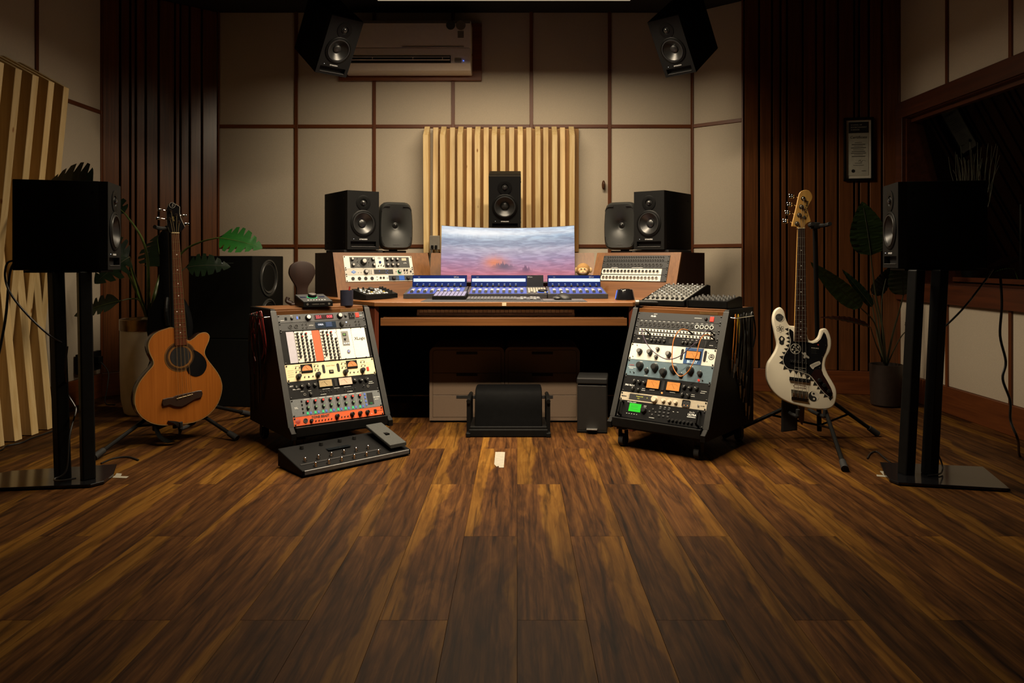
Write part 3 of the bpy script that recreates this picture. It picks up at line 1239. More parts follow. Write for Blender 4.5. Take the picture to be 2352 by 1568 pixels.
class Unit:
    def __init__(s, frame, row, n, name, label, face, ears=True, chassis=.08, wid=RW, total=13, screws=True):
        s.h = n * U - .0010
        s.w = wid
        s.z = (total / 2 - row - n / 2) * U
        s.o = thing(name, label, 'rack unit', mx=frame @ M.Translation((0, 0, s.z)))
        b = B()
        box(b, (0, -.002, 0), (wid, .004, s.h), .0006, seg=1)
        s.face = part('faceplate', b, face, s.o)
        if chassis:
            b = B()
            box(b, (0, chassis / 2 + .001, 0), (.43, chassis, s.h - .004))
            part('chassis', b, blk2, s.o)
        if screws:
            mx = M.Rotation(pi / 2, 4, 'X')
            if 'scr' not in _knobs:
                b = B()
                lathe(b, [(.0042, 0), (.0042, .002), (.0025, .003), (0, .003)], 10, mx)
                _knobs['scr'] = mesh('screw', b, scr_m, True)
            for sx in (-1, 1):
                for sz in ((-1, 1) if s.h > .03 else (0,)):
                    put('screw', _knobs['scr'], s.o, (sx * (wid / 2 - .0075), -.004, sz * (s.h / 2 - .0065)))

    def p(s, u, v, y=-.004):
        return ((u - .5) * s.w, y, (.5 - v) * s.h)

    def knob(s, u, v, r=.010, style='black', h=None, rot=None, y=-.004):
        put('knob', knob_mesh(r, h or r * 1.25, style), s.o, s.p(u, v, y), (0, R.uniform(-2.2, 2.2) if rot is None else rot, 0))

    def jack(s, u, v, r=.006, style='dark', y=-.004):
        put('socket', jack_mesh(r, style), s.o, s.p(u, v, y))

    def rect(s, u, v, w_, h_, m, name='button', d=.002, bev=0., y=-.004, par=None):
        b = B()
        box(b, (0, -d / 2, 0), (w_, d, h_), bev)
        return put(name, mesh(name, b, m), par or s.o, s.p(u, v, y))

    def disc(s, u, v, r, m, name='lamp', d=.002):
        b = B()
        cyl(b, (0, 0, 0), (0, -d, 0), r, r * .85, 14)
        return put(name, mesh(name, b, m, True), s.o, s.p(u, v))

    def tog(s, u, v, k=1.):
        key = ('tog', k)
        if key not in _knobs:
            b = B()
            cyl(b, (0, 0, 0), (0, -.002, 0), .0034 * k, n=8)
            cyl(b, (0, -.002, 0), (0, -.009 * k, .004 * k), .0012 * k, .0018 * k, 8)
            _knobs[key] = mesh('toggle', b, kb_black, True)
        put('toggle', _knobs[key], s.o, s.p(u, v))

    def txt(s, u, v, st, size, m=None, al='CENTER', bold=0., shear=0., y=-.0045):
        return text(st, size, m or wht, s.o, s.p(u, v, y), align=al, bold=bold, shear=shear)

    def vu(s, u, v, w_, h_, m, arc=False):
        f = s.rect(u, v, w_ + .008, h_ + .008, blk, 'meter', .005, .001)
        b = B()
        if arc:
            n = 20
            pts = [(-w_ / 2, -h_ * .35)] + [(w_ / 2 * cos(pi - pi * i / n), -h_ * .35 + h_ * .8 * sin(pi * i / n)) for i in range(n + 1)] + [(w_ / 2, -h_ * .35)]
            prism(b, pts[1:-1], -.0062, -.005)
        else:
            box(b, (0, -.0056, 0), (w_, .0012, h_))
        part('dial', b, m, f)
        b = B()
        vs = box(b, (0, -.0068, 0), (.0008, .0006, h_ * .7))
        bmesh.ops.transform(b, matrix=M.Rotation(rad(-38), 4, 'Y'), verts=vs)
        part('needle', b, blk, f)
        b = B()
        for i in range(9):
            a = rad(-50 + 100 * i / 8)
            vs = box(b, (0, 0, 0), (.0007, .0004, h_ * .10))
            bmesh.ops.transform(b, matrix=M.Translation((w_ * .42 * sin(a), -.0064, -h_ * .34 + h_ * .66 * cos(a))) @ M.Rotation(a, 4, 'Y'), verts=vs)
        part('scale', b, blk, f)['kind'] = 'stuff'

    def marks(s, rows, m=None):
        """short printed legends too small to read: (u, v, length)"""
        b = B()
        for u, v, l in rows:
            x, y, z = s.p(u, v, -.0042)
            box(b, (x, y, z), (l, .0003, .0016))
        o = part('legend', b, m or wht, s.o)
        o['kind'] = 'stuff'


g1 = mat('face_grey_dark', (.055, .057, .06), .42, .3, vs=200)
g2 = mat('face_charcoal', (.020, .0215, .0235), .45, .1, vs=200)
g3 = mat('face_grey', (.125, .135, .14), .45, .2, vs=200)
gw = mat('face_white', (.68, .65, .57), .45, vs=100, var=.04)
cream = mat('face_cream', (.72, .60, .36), .42, vs=100, var=.04)
orange = mat('face_orange', (.52, .075, .012), .45, vs=60, var=.06)
fblk = mat('face_black', (.006, .006, .0065), .45, vs=100, spec=.18)
blueg = mat('face_bluegrey', (.085, .135, .165), .42, vs=100, var=.06)
blue = mat('face_blue', (.012, .06, .18), .4, var=.05)
amber = mat('meter_amber', (1, .30, .035), .5, emit=.75, var=.10, vs=60)
peach = mat('meter_peach', (1, .55, .32), .5, emit=.95, var=.12, vs=60)
tan = mat('meter_tan', (.32, .24, .12), .5)
lblue = mat('lamp_blue', (.10, .22, 1), .5, emit=1.2, var=0)
lgreen = mat('lamp_green', (.05, .9, .28), .5, emit=.55, var=0)
lperi = mat('lamp_periwinkle', (.18, .28, .8), .5, emit=.45, var=0)
lorg = mat('lamp_orange', (1, .35, .08), .5, emit=1.2, var=0)
digit = mat('digits_red', (1, .04, .08), .5, emit=1.2, var=0)
gdig = mat('digits_green', (.5, 1, .2), .5, emit=.9, var=0)
bk = mat('print_black', (.006, .006, .006), .6, var=0)

# --- rack beside the acoustic bass, top to bottom
u = Unit(RL, 0, 1, 'rack_processor', 'dark grey rack unit with red numeric display, topmost in the rack with the pedalboard', g1)
u.rect(.09, .5, .011, .013, blk, d=.003)
u.knob(.155, .5, .0075)
for x in (.215, .243):
    u.rect(x, .45, .006, .013, lblue if x < .23 else blk, 'rocker')
u.knob(.335, .5, .0165, 'silver', .014)
u.knob(.70, .45, .0165, 'silver', .014)
u.knob(.77, .5, .0075)
u.rect(.515, .5, .105, .024, mat('display_red_dark', (.02, .002, .004), .2), 'display')
u.txt(.455, .5, '221', .021, digit, bold=.0006, y=-.0064)
u.txt(.578, .5, '008', .021, digit, bold=.0006, y=-.0064)
u.rect(.84, .5, .033, .034, blk, 'outlet', .003, .001)
for a in (0, 120, 240):
    u.rect(.84 + .016 * sin(rad(a)), .5 - .20 * cos(rad(a)), .004, .006, grey, 'hole', y=-.0065)
u.rect(.91, .45, .020, .026, lit_red, 'power_switch', .004, .001)
u.marks([(.05, .7, .02), (.155, .15, .012), (.955, .5, .016)])

u = Unit(RL, 1, 1, 'audio_interface', 'charcoal rack unit with small dark screen under the red numeric display unit', g2)
for x in (.125, .19):
    u.jack(x, .5, .0115, 'combo')
for x in (.262, .303):
    for v in (.28, .70):
        u.jack(x, v, .005, 'grey')
u.txt(.355, .45, 'antelope', .007)
u.rect(.52, .5, .115, .034, mat('display_blue_dark', (.012, .02, .035), .15), 'display')
u.txt(.462, .45, 'ORIA', .013, mat('text_glow', (.8, .85, 1), .5, emit=.6, var=0), bold=.0005, y=-.0064)
for k in range(4):
    u.rect(.555, .25 + .15 * k, .034, .0035, mat('bars_blue', (.05, .16, .45), .5, emit=.25, var=0), 'bar', y=-.006)
u.knob(.705, .5, .013, 'dark')
u.disc(.765, .3, .0042, mat('lamp_cool', (.7, .8, 1), .5, emit=1.0, var=0), 'lit_button')
for x in (.765, .80):
    u.jack(x, .68, .0045, 'grey')
for x in (.875, .915):
    for v in (.28, .70):
        u.jack(x, v, .005, 'dark')

u = Unit(RL, 2, 4, 'module_frame', 'tall white four-space module rack with two knob-filled strips and orange blanks', blk2, screws=True)
u.rect(.105, .5, .040, 4 * U - .012, mat('blank_lavender', (.42, .40, .47), .5, var=.05), 'blank_panel', .003)
for a, c_ in ((.148, .345), (.432, .625)):
    u.rect((a + c_) / 2, .5, (c_ - a) * RW - .002, 4 * U - .012, gw, 'module', .003)
    for r_ in range(9):
        for q in range(4):
            if (q == 0 and r_ in (8,)) or (q == 3 and r_ in (0, 1)):
                continue
            uu = a + .035 + q * (c_ - a - .05) / 3.2
            u.knob(uu, .10 + r_ * .098 + q * .012, .0062, 'red' if (q, r_) in ((1, 1), (2, 0)) else 'black', .012, y=-.007)
        u.rect(a + .012, .1 + r_ * .098, .005, .006, blk, y=-.007)
        if r_ % 2 == 0:
            u.disc(c_ - .012, .14 + r_ * .09, .0022, blk, d=.005)
u.rect(.388, .5, .040, 4 * U - .012, orange, 'blank_panel', .003)
u.rect(.795, .5, .335 * RW, 4 * U - .012, gw, 'module', .003)
u.rect(.715, .34, .040, .080, mat('subpanel_grey', (.17, .17, .16), .5), 'control_panel', .001, y=-.007)
u.rect(.710, .22, .020, .016, hole, 'display', .001, y=-.008)
u.txt(.710, .22, '01', .013, gdig).location.y = -.0095
u.knob(.708, .36, .006, 'black', y=-.008)
for k in range(3):
    u.rect(.692 + .024 * k, .50, .008, .006, wht, y=-.008)
u.jack(.725, .75, .010, 'silver', y=-.007)
u.disc(.725, .75, .006, mat('lamp_lilac', (.6, .6, 1), .5, emit=.5, var=0), 'lit_button', .009)
u.txt(.885, .37, 'XLogic', .022, bk, bold=.0004).location.y = -.0075
u.rect(.885, .47, .050, .006, bk, 'stripe', .0005, y=-.007)
u.marks([(.885, .55, .045)], bk)
u.o.children[-1].location.y = -.003
u.rect(.795, .5, .0012, 4 * U - .014, grey, 'seam', .0004, y=-.007)
for x in (.15, .25, .43, .53, .68, .80, .92):
    for v in (.035, .965):
        u.disc(x, v, .0028, blk, 'screw', .0045)

u = Unit(RL, 6, 2, 'valve_preamp', 'cream two-space rack unit with two round glowing meters', cream)
for x in (.225, .735):
    u.vu(x, .30, .052, .034, mat('meter_glow', (.9, .25, .05), .5, emit=.9, var=.6, vs=30), True)
for x in (.125, .335, .645, .845):
    u.knob(x, .73, .0135, 'dark', .022)
for x in (.41, .575):
    b = B()
    prism(b, [(.0075 * cos(a), .0075 * sin(a) + (.016 if sin(a) >= 0 else -.016)) for a in [2 * pi * i / 24 for i in range(24)]], -.0045, -.0035)
    put('vent_slot', mesh('vent_slot', b, hole), u.o, u.p(x, .42, 0))
u.rect(.49, .62, .024, .018, blk, 'badge', .002)
u.txt(.49, .62, 'TM', .010, cream).location.y = -.0065
u.txt(.49, .25, 'Gold Mike', .011, mat('print_gold', (.30, .22, .10), .5), shear=.2)
for x in (.11, .15, .315, .35, .62, .66, .845, .885):
    for v in (.22, .46):
        u.tog(x, v, .9)
for x in (.19, .28, .70, .79):
    u.tog(x, .80, .9)
for x in (.235, .745):
    u.disc(x, .80, .0045, bk)
u.rect(.912, .66, .013, .020, lit_red, 'power_switch', .004, .001)
u.marks([(.05, .35 + .12 * k, .03) for k in range(4)] + [(.93, .3 + .1 * k, .025) for k in range(3)], mat('print_tan', (.35, .27, .14), .6))
u.marks([(x, v, .024) for x in (.13, .33, .64, .865) for v in (.12, .36)], bk)

u = Unit(RL, 8, 2, 'tube_channel_strip', 'black two-space rack unit with one dim tan meter and one pink-lit meter', fblk)
u.vu(.40, .28, .068, .034, tan)
u.vu(.625, .28, .070, .036, peach)
u.rect(.515, .28, .014, .040, hole, 'led_column', .003)
for x in (.145, .215, .285, .735, .80, .868):
    u.knob(x, .30, .0115)
u.rect(.085, .30, .014, .018, blk2, 'power_switch', .004, .001)
u.rect(.085, .30, .008, .010, grey, 'rocker', .005)
u.txt(.045, .45, 'PRO MPA II', .0085, al='LEFT')
u.knob(.225, .80, .009)
u.jack(.16, .80, .0065, 'silver')
u.jack(.875, .72, .0065, 'silver')
u.tog(.82, .72, 1.3)
for x in (.33, .36, .39, .42, .45, .515, .60, .63, .66, .69, .72):
    u.tog(x, .78, .8)
u.marks([(.40, .60, .04), (.64, .60, .04), (.52, .62, .03), (.36, .90, .03), (.66, .90, .03), (.92, .45, .02), (.92, .55, .03), (.14, .60, .015), (.22, .60, .015)])
u.txt(.035, .25, 'ART', .010)

u = Unit(RL, 10, 2, 'eight_channel_preamp', 'grey two-space rack unit with eight columns of red-capped knobs over green keys', g3)
for k in range(8):
    x = .172 + .0832 * k
    u.knob(x, .22, .0085, 'red', .012)
    u.knob(x, .56, .0085, 'green', .012)
    u.rect(x - .012, .86, .010, .012, lgreen, 'key', .002)
    u.rect(x + .022, .86, .009, .011, lperi, 'key', .002)
    u.rect(x + .042, .45, .0007, .06, mat('print_pale', (.3, .3, .3), .5), 'divider', .0003)
for v in (.16, .36, .58, .80):
    u.rect(.818, v, .009, .011, lperi, 'key', .002)
    u.rect(.115, v, .007, .009, blk, 'key', .002)
u.rect(.875, .46, .034, .062, hole, 'level_display', .001)
for k in range(6):
    u.rect(.862 + .005 * k, .75, .0012, .010, mat('led_dim_green', (.05, .4, .1), .5, emit=.2, var=0), 'led', y=-.005)
u.txt(.948, .42, 'PURE DRIVE', .0072)
u.txt(.948, .55, 'OCTO', .0072)
u.txt(.05, .5, 'SSL', .013, wht)
u.marks([(.172 + .0832 * k, .06, .03) for k in range(8)])

u = Unit(RL, 12, 1, 'tone_preamp', 'orange-red one-space rack unit, lowest in the rack with the pedalboard', orange)
u.txt(.29, .26, 'TONE BEAST', .016, bk, bold=.0005)
u.disc(.045, .5, .012, mat('print_darkred', (.25, .02, .01), .5), 'emblem', .0005)
for k in range(12):
    a = 2 * pi * k / 12
    u.rect(.045 + .030 * cos(a), .5 + .33 * sin(a), .0022, .0022, mat('print_darkred', (.25, .02, .01), .5), 'ray', .0005)
u.jack(.125, .5, .0115, 'combo')
u.knob(.185, .6, .009, 'dark')
for k in range(6):
    u.tog(.232 + .034 * k, .70, .9)
for k in range(3):
    u.tog(.515 + .035 * k, .66, .9)
for x in (.465, .635, .725, .81):
    u.knob(x, .5, .0115, 'chrome', .016)
u.disc(.86, .72, .0025, mat('lamp_pink', (1, .5, .4), .5, emit=1., var=0), 'lamp')
u.rect(.905, .48, .014, .018, blk, 'power_switch', .004, .001)
u.txt(.955, .45, 'Warm Audio', .0065, bk)

# --- rack beside the white bass, top to bottom
u = Unit(RR, 0, 1, 'power_conditioner', 'dark blank-faced power unit with red rocker, topmost in the rack with patch cables', g2)
u.txt(.20, .5, 'PS-8R', .0125, bold=.0003)
u.knob(.82, .5, .0085, 'dark')
u.rect(.888, .5, .021, .026, lit_red, 'power_switch', .004, .001)
u.marks([(.73, .45, .04), (.22, .2, .02)])

u = Unit(RR, 1, 1, 'socket_panel', 'charcoal row of round sockets, four white-rimmed, in the rack with patch cables', g2)
for k in range(12):
    u.jack(.065 + .0555 * k, .5, .0112, 'xlr')
for k in range(4):
    u.jack(.735 + .0555 * k, .5, .0108, 'white')
u.marks([(.065 + .0555 * k, .08, .012) for k in range(16)])

u = Unit(RR, 2, 1, 'patchbay', 'two white strips of small jack holes with patch cables plugged in', g2)
for v in (.24, .74):
    u.rect(.5, v, .43, .013, gw, 'label_strip', .001)
for k in range(24):
    for v in (.24, .74):
        u.jack(.055 + .0387 * k, v + .0, .0042, 'dark', y=-.005)

u = Unit(RR, 3, 1, 'stereo_compressor', 'black one-space unit with eight small knobs, just above the white and blue rack unit', fblk)
for x in (.235, .285, .335, .39, .61, .655, .71, .765):
    u.knob(x, .5, .0085)
u.rect(.47, .45, .022, .026, hole, 'display', .001)
u.rect(.135, .5, .0012, .036, grey, 'divider', .0004)
u.rect(.865, .5, .0012, .036, grey, 'divider', .0004)
u.txt(.075, .4, 'dbx', .011)
u.marks([(.235 + .05 * k, .1, .012) for k in range(4)] + [(.61 + .05 * k, .1, .012) for k in range(4)] + [(.93, .6, .02), (.18, .35, .015)])

u = Unit(RR, 4, 2, 'fet_compressor', 'white two-space rack unit with blue centre panel and orange meter', gw)
for x, v, r in ((.125, .5, .0150), (.25, .5, .0150), (.335, .26, .0100), (.335, .75, .0100), (.475, .52, .0150)):
    u.knob(x, v, r, 'silver', r * 1.4)
    b = B()
    for k in range(11):
        a = rad(-140 + 28 * k)
        box(b, ((r + .005) * sin(a), -.0042, (r + .005) * cos(a)), (.0016, .0004, .0016))
    put('tick_marks', mesh('tick_marks', b, bk), u.o, u.p(x, v, 0))['kind'] = 'stuff'
for x in (.625, .885):
    b = B()
    prism(b, [(.0075 * cos(a), .0075 * sin(a) + (.022 if sin(a) >= 0 else -.022)) for a in [2 * pi * i / 24 for i in range(24)]], -.0045, -.0035)
    put('vent_slot', mesh('vent_slot', b, hole), u.o, u.p(x, .46, 0))
u.rect(.755, .5, .098, 2 * U - .004, blue, 'centre_panel', .001)
u.vu(.755, .45, .072, .036, amber)
u.txt(.755, .86, 'BLUEY', .020, mat('print_skyblue', (.45, .62, .78), .5), bold=.0008).location.y = -.0058
u.disc(.955, .46, .016, bk, 'emblem', .0006)
u.disc(.955, .46, .0135, gw, 'emblem', .0008)
u.disc(.955, .44, .0105, bk, 'emblem', .0010)
for dx in (-.008, .008):
    u.disc(.955 + dx, .43, .0026, gw, 'emblem', .0013)
u.rect(.955, .56, .008, .006, gw, 'emblem', .0013)
u.tog(.075, .12, .7)
u.tog(.05, .85, .7)
u.disc(.915, .25, .0022, bk)
u.disc(.915, .75, .0022, bk)

u = Unit(RR, 6, 2, 'tube_equaliser', 'blue-grey two-space rack unit with large black knobs', blueg)
for x, v, r in ((.165, .36, .020), (.345, .38, .020), (.455, .62, .020), (.565, .38, .020), (.755, .36, .020), (.255, .62, .0125), (.66, .70, .0125), (.865, .48, .0135)):
    u.knob(x, v, r, 'dark', r * 1.15)
    u.rect(x, v - .25 if r > .015 else v - .17, .0016, .006, wht, 'pointer', .0004)
u.disc(.865, .86, .0058, lit_red, 'pilot_lamp', .006)
u.tog(.905, .86, 1.1)
u.tog(.105, .82, 1.1)
u.tog(.06, .80, .8)
u.txt(.03, .36, 'LUCAS', .0095, mat('print_red', (.35, .04, .03), .5), al='LEFT')
u.marks([(.065, .48, .045), (.06, .56, .025)] + [(x, .10, .018) for x in (.165, .345, .565, .755)] + [(x, .92, .02) for x in (.255, .455, .66)])

u = Unit(RR, 8, 2, 'valve_levelling_amplifier', 'black two-space rack unit with twin amber meters', fblk)
for x in (.365, .60):
    u.vu(x, .38, .070, .042, amber)
u.rect(.483, .38, .014, .05, hole, 'led_column', .003)
u.disc(.483, .82, .005, lorg, 'pilot_lamp', .004)
for x in (.135, .20, .265, .72, .79, .86):
    u.knob(x, .33, .0112)
for x in (.135, .20, .715, .785):
    u.knob(x, .78, .0100)
u.txt(.03, .58, 'PRO VLA II', .0115, al='LEFT', bold=.0003)
u.marks([(.36, .72, .03), (.60, .72, .03), (.26, .70, .018), (.26, .80, .022), (.83, .70, .018), (.83, .80, .022), (.94, .45, .03), (.93, .55, .025)])
b = B()
for k in range(14):
    for x0 in (.31, .545):
        x, y, z = u.p(x0 + .0115 * k, .86, -.0044)
        box(b, (x, y, z), (.0014, .0006, .0014))
part('led_row', b, grey, u.o)['kind'] = 'stuff'

u = Unit(RR, 10, 1, 'effects_processor', 'beige one-space rack unit with black oval screen and four round dials', mat('face_beige', (.46, .40, .30), .4, .2, vs=120, var=.05))
u.rect(.265, .48, .150, .030, bk, 'display', .0012, .0005)
u.txt(.235, .38, 'Program Hall', .0072, mat('digits_yellow', (1, .9, .1), .5, emit=.8, var=0)).location.y = -.0056
u.txt(.225, .62, 'Large', .0058, mat('digits_yellow', (1, .9, .1), .5, emit=.8, var=0)).location.y = -.0056
u.txt(.325, .45, '4', .009, mat('digits_yellow', (1, .9, .1), .5, emit=.8, var=0)).location.y = -.0056
u.knob(.415, .5, .0175, 'cream', .016)
for x in (.52, .59, .66):
    u.knob(x, .5, .0105, 'cream', .014)
u.rect(.775, .5, .042, .034, bk, 'keypad', .0012, .005)
for dx, dv in ((-.018, -.15), (.018, -.15), (-.018, .2), (.018, .2)):
    u.disc(.775 + dx, .5 + dv, .0025, lorg if dv > 0 else grey, 'key', .0025)
u.disc(.91, .55, .006, steel, 'power_button', .004)
u.txt(.955, .55, 'POWER', .0065, bk)
u.txt(.045, .5, 'lexicon', .010, bk, bold=.0004)
u.rect(.105, .5, .012, .028, mat('face_beige_dark', (.36, .31, .23), .4, .2), 'emblem', .0006)

u = Unit(RR, 11, 2, 'guitar_processor', 'black two-space rack unit with bright green screen, lowest in the rack with patch cables', fblk)
u.rect(.205, .36, .068, .042, mat('lcd_green', (.03, .9, .03), .4, emit=.55, var=.08, vs=80), 'display', .002)
for v in (.25, .33, .45):
    u.rect(.20, v, .04, .002, mat('lcd_ink', (.02, .25, .02), .5), 'readout', .0004, y=-.006)
u.knob(.315, .42, .017, 'dark', .014)
u.txt(.155, .07, 'FRACTAL AUDIO', .0068)
u.txt(.86, .33, 'ULTRA', .0145, bold=.0005)
u.rect(.855, .45, .045, .003, wht, 'stripe', .0004)
u.txt(.855, .18, 'Axe-Fx', .0095)
for x, v in ((.42, .30), (.42, .62), (.385, .46), (.455, .46)):
    u.rect(x, v, .008, .007, grey, 'arrow_key', .003, .001)
for x in (.50, .55, .60):
    for v in (.22, .42, .62):
        u.rect(x, v, .012, .008, g1, 'key', .003, .001)
for k in range(7):
    u.knob(.62 + .042 * k, .78, .0075, 'dark')
u.marks([(.12 + .03 * k, .74, .006) for k in range(5)] + [(.42, .80, .03), (.32, .18, .016), (.65, .28, .008), (.70, .28, .008), (.5, .1, .01), (.55, .1, .01), (.6, .1, .01)])
for sx in (.055, .945):
    b = B()
    tube(b, [(0, 0, .034), (0, -.022, .034), (0, -.030, .026), (0, -.030, -.026), (0, -.022, -.034), (0, 0, -.034)], .0055, 8)
    put('handle', mesh('handle', b, blk2, True), u.o, u.p(sx, .5))

# --- units screwed into the desk wings
WL = M.Translation((Lc.x, Lc.y, .905)) @ M.Rotation(yl, 4, 'Z') @ M.Rotation(-rad(18.9), 4, 'X')
WR = M.Translation((Rc.x, Rc.y, .908)) @ M.Rotation(yr, 4, 'Z') @ M.Rotation(-rad(20.2), 4, 'X')
dsec = mat('section_dark', (.035, .035, .034), .45, var=.1)
u = Unit(WL, 0, 2, 'channel_strip', 'white two-space unit with dark knob sections in the desk wing behind the pad machine', gw, total=4, chassis=.12)
u.rect(.265, .52, .175, 2 * U - .014, dsec, 'section', .001)
u.rect(.765, .52, .182, 2 * U - .014, dsec, 'section', .001)
for x, v, r in ((.12, .26, .0115), (.125, .72, .0115), (.275, .48, .0215), (.415, .26, .0115), (.42, .72, .0115), (.62, .28, .0115), (.695, .28, .0115), (.77, .28, .0115), (.62, .72, .0115), (.695, .72, .0115), (.77, .72, .0115)):
    u.knob(x, v, r, 'silver', r * 1.2, y=-.005)
for x, v in ((.19, .25), (.19, .5), (.35, .3), (.35, .55), (.34, .75)):
    u.tog(x, v, .9)
u.jack(.195, .78, .006, 'silver', y=-.005)
u.rect(.875, .28, .032, .018, mat('meter_pale', (1, .8, .45), .5, emit=.6, var=.1), 'meter', .003, y=-.005)
u.txt(.885, .58, '6176', .011).location.y = -.0055
u.marks([(.885, .74, .035), (.885, .82, .035), (.885, .66, .03)])
u.o.children[-1].location.y = -.001
u.disc(.515, .50, .009, mat('jewel_blue', (.06, .10, .45), .15, emit=.15, var=0), 'jewel_lamp', .006)
b = B()
prism(b, [(-.015, 0), (0, .010), (.015, 0), (0, -.010)], -.0045, -.004)
put('emblem', mesh('emblem', b, mat('print_pale', (.3, .3, .3), .5)), u.o, u.p(.51, .17, 0))
for x, v in ((.485, .82), (.525, .76), (.56, .82)):
    u.tog(x, v, 1.2)

u = Unit(WL, 2, 1, 'audio_interface', 'pale grey one-space unit with lit diamond badge and black meter screen', mat('face_pale', (.42, .40, .35), .4, .2, var=.05), total=4, chassis=.12)
b = B()
prism(b, [(-.017, 0), (0, .012), (.017, 0), (0, -.012)], -.0052, -.004)
put('badge', mesh('badge', b, mat('badge_blue', (.20, .45, 1), .4, emit=.35, var=0)), u.o, u.p(.12, .5, 0))
text('UA', .009, wht, u.o, u.p(.12, .5, -.0055))
for x in (.185, .225):
    u.disc(x, .62, .0022, bk)
u.knob(.295, .5, .0165, 'silver', .016)
for x in (.345, .37):
    for v in (.25, .5, .75):
        u.rect(x, v, .006, .005, grey)
u.rect(.55, .5, .135, .032, bk, 'meter_screen', .0012)
b = B()
for k in range(16):
    box(b, (-.045 + .0058 * k, -.0055, -.001), (.0022, .0004, .018))
put('meter_bars', mesh('meter_bars', b, g2), u.o, u.p(.55, .5, 0))['kind'] = 'stuff'
for x, v in ((.49, .4), (.585, .2), (.585, .62), (.60, .82), (.61, .35)):
    u.rect(x, v, .004, .002, lblue, 'led', .0006, y=-.0055)
u.disc(.785, .5, .0150, lgreen, 'light_ring', .001)
u.knob(.785, .5, .0125, 'silver', .014)
for x in (.86, .90):
    u.knob(x, .28, .0065, 'dark')
    u.tog(x, .75, 1.)
u.jack(.955, .5, .0065, 'grey')
for x in (.735, .735, .735):
    u.rect(x, .5, .005, .004, bk)

u = Unit(WL, 3, 1, 'audio_interface', 'white one-space unit with four round sockets and a blue screen', gw, total=4, chassis=.12)
for x in (.10, .19, .28, .37):
    u.jack(x, .52, .0118, 'combo')
for v in (.3, .75):
    u.disc(.445, v, .0032, bk, 'button')
for x in (.495, .54):
    u.jack(x, .45, .0078, 'grey')
u.rect(.80, .5, .180, .036, mat('screen_bezel', (.03, .035, .045), .3), 'screen_panel', .0012)
u.rect(.805, .5, .040, .032, mat('screen_blue', (.02, .16, .60), .4, emit=.6, var=.08), 'display', .0006, y=-.0052)
u.rect(.745, .5, .022, .028, mat('screen_dim', (.03, .05, .09), .3), 'display', .0006, y=-.0052)
for x in (.685, .90):
    u.knob(x, .5, .0135, 'dark', .012, y=-.005)
u.rect(.595, .5, .014, .004, grey, 'badge', .0005)

u = Unit(WR, 0, 1, 'socket_panel', 'black double row of small jack holes, topmost in the desk wing over the mixer', g2, total=4, chassis=.10)
for k in range(24):
    for v in (.28, .74):
        u.jack(.075 + .0362 * k, v, .0064, 'dark')
u.rect(.5, .52, .40, .002, grey, 'divider', .0004)
u = Unit(WR, 1, 1, 'socket_panel', 'black row of sixteen large round sockets in the desk wing over the mixer', g2, total=4, chassis=.10)
for k in range(16):
    u.jack(.085 + .0535 * k, .46, .0112, 'xlr')
u.marks([(.2, .92, .05), (.55, .92, .08)])
for row, st, lb in ((2, 'silver', 'upper white row of sixteen sockets with black centres in the desk wing'), (3, 'xlrm', 'lowest white row of sixteen sockets with brown centres in the desk wing')):
    u = Unit(WR, row, 1, 'socket_panel', lb, g2, total=4, chassis=.10)
    u.rect(.465, .5, .435, U - .006, gw, 'label_strip', .0012)
    for k in range(16):
        u.jack(.055 + .0535 * k, .46, .0115, st, y=-.0052)

# ------------------------------------------------------------------ cables on the racks
RLi, RRi = RL, RR


def rk(frame, u_, vU, out=.0):
    """a point in front of a rack panel: u across, vU units down from its top edge, out metres proud"""
    return frame @ V(((u_ - .5) * RW, -.004 - out, (6.5 - vU) * U))


def patch(label, pts, m, frame):
    P = [rk(frame, *q) for q in pts]
    t = thing('patch_cable', label, 'cable', P[0])
    b = B()
    tube(b, [q - P[0] for q in P], .0024, 7, 7)
    part('cord', b, m, t, True)
    for e, nx in ((P[0], P[1]), (P[-1], P[-2])):
        b = B()
        d = (nx - e).normalized()
        cyl(b, e - P[0], e - P[0] + d * .028, .0042, .0036, 10)
        part('plug', b, blk2, t, True)


org = mat('cable_orange', (.50, .16, .02), .45)
yel = mat('cable_yellow', (.45, .30, .02), .45)
pur = mat('cable_purple', (.045, .025, .055), .45)
patch('orange patch cable hanging in a tall loop across the blue and white unit',
      [(.70, 2.35, .003), (.655, 2.15, .03), (.60, 2.4, .05), (.565, 3.6, .06), (.575, 5.2, .06), (.61, 6.8, .055), (.70, 7.75, .05), (.79, 7.1, .055), (.845, 5.4, .06), (.855, 4.0, .06), (.865, 3.0, .05), (.90, 2.55, .03), (.955, 2.80, .003)], org, RR)
patch('thin purple patch cable sagging across the white rack unit',
      [(.21, 2.85, .003), (.165, 2.45, .03), (.155, 2.9, .045), (.25, 4.3, .055), (.37, 5.35, .06), (.52, 6.0, .06), (.65, 5.65, .06), (.75, 4.5, .055), (.85, 3.1, .05), (.885, 2.2, .04), (.915, 2.10, .02), (.945, 2.35, .003)], pur, RR)


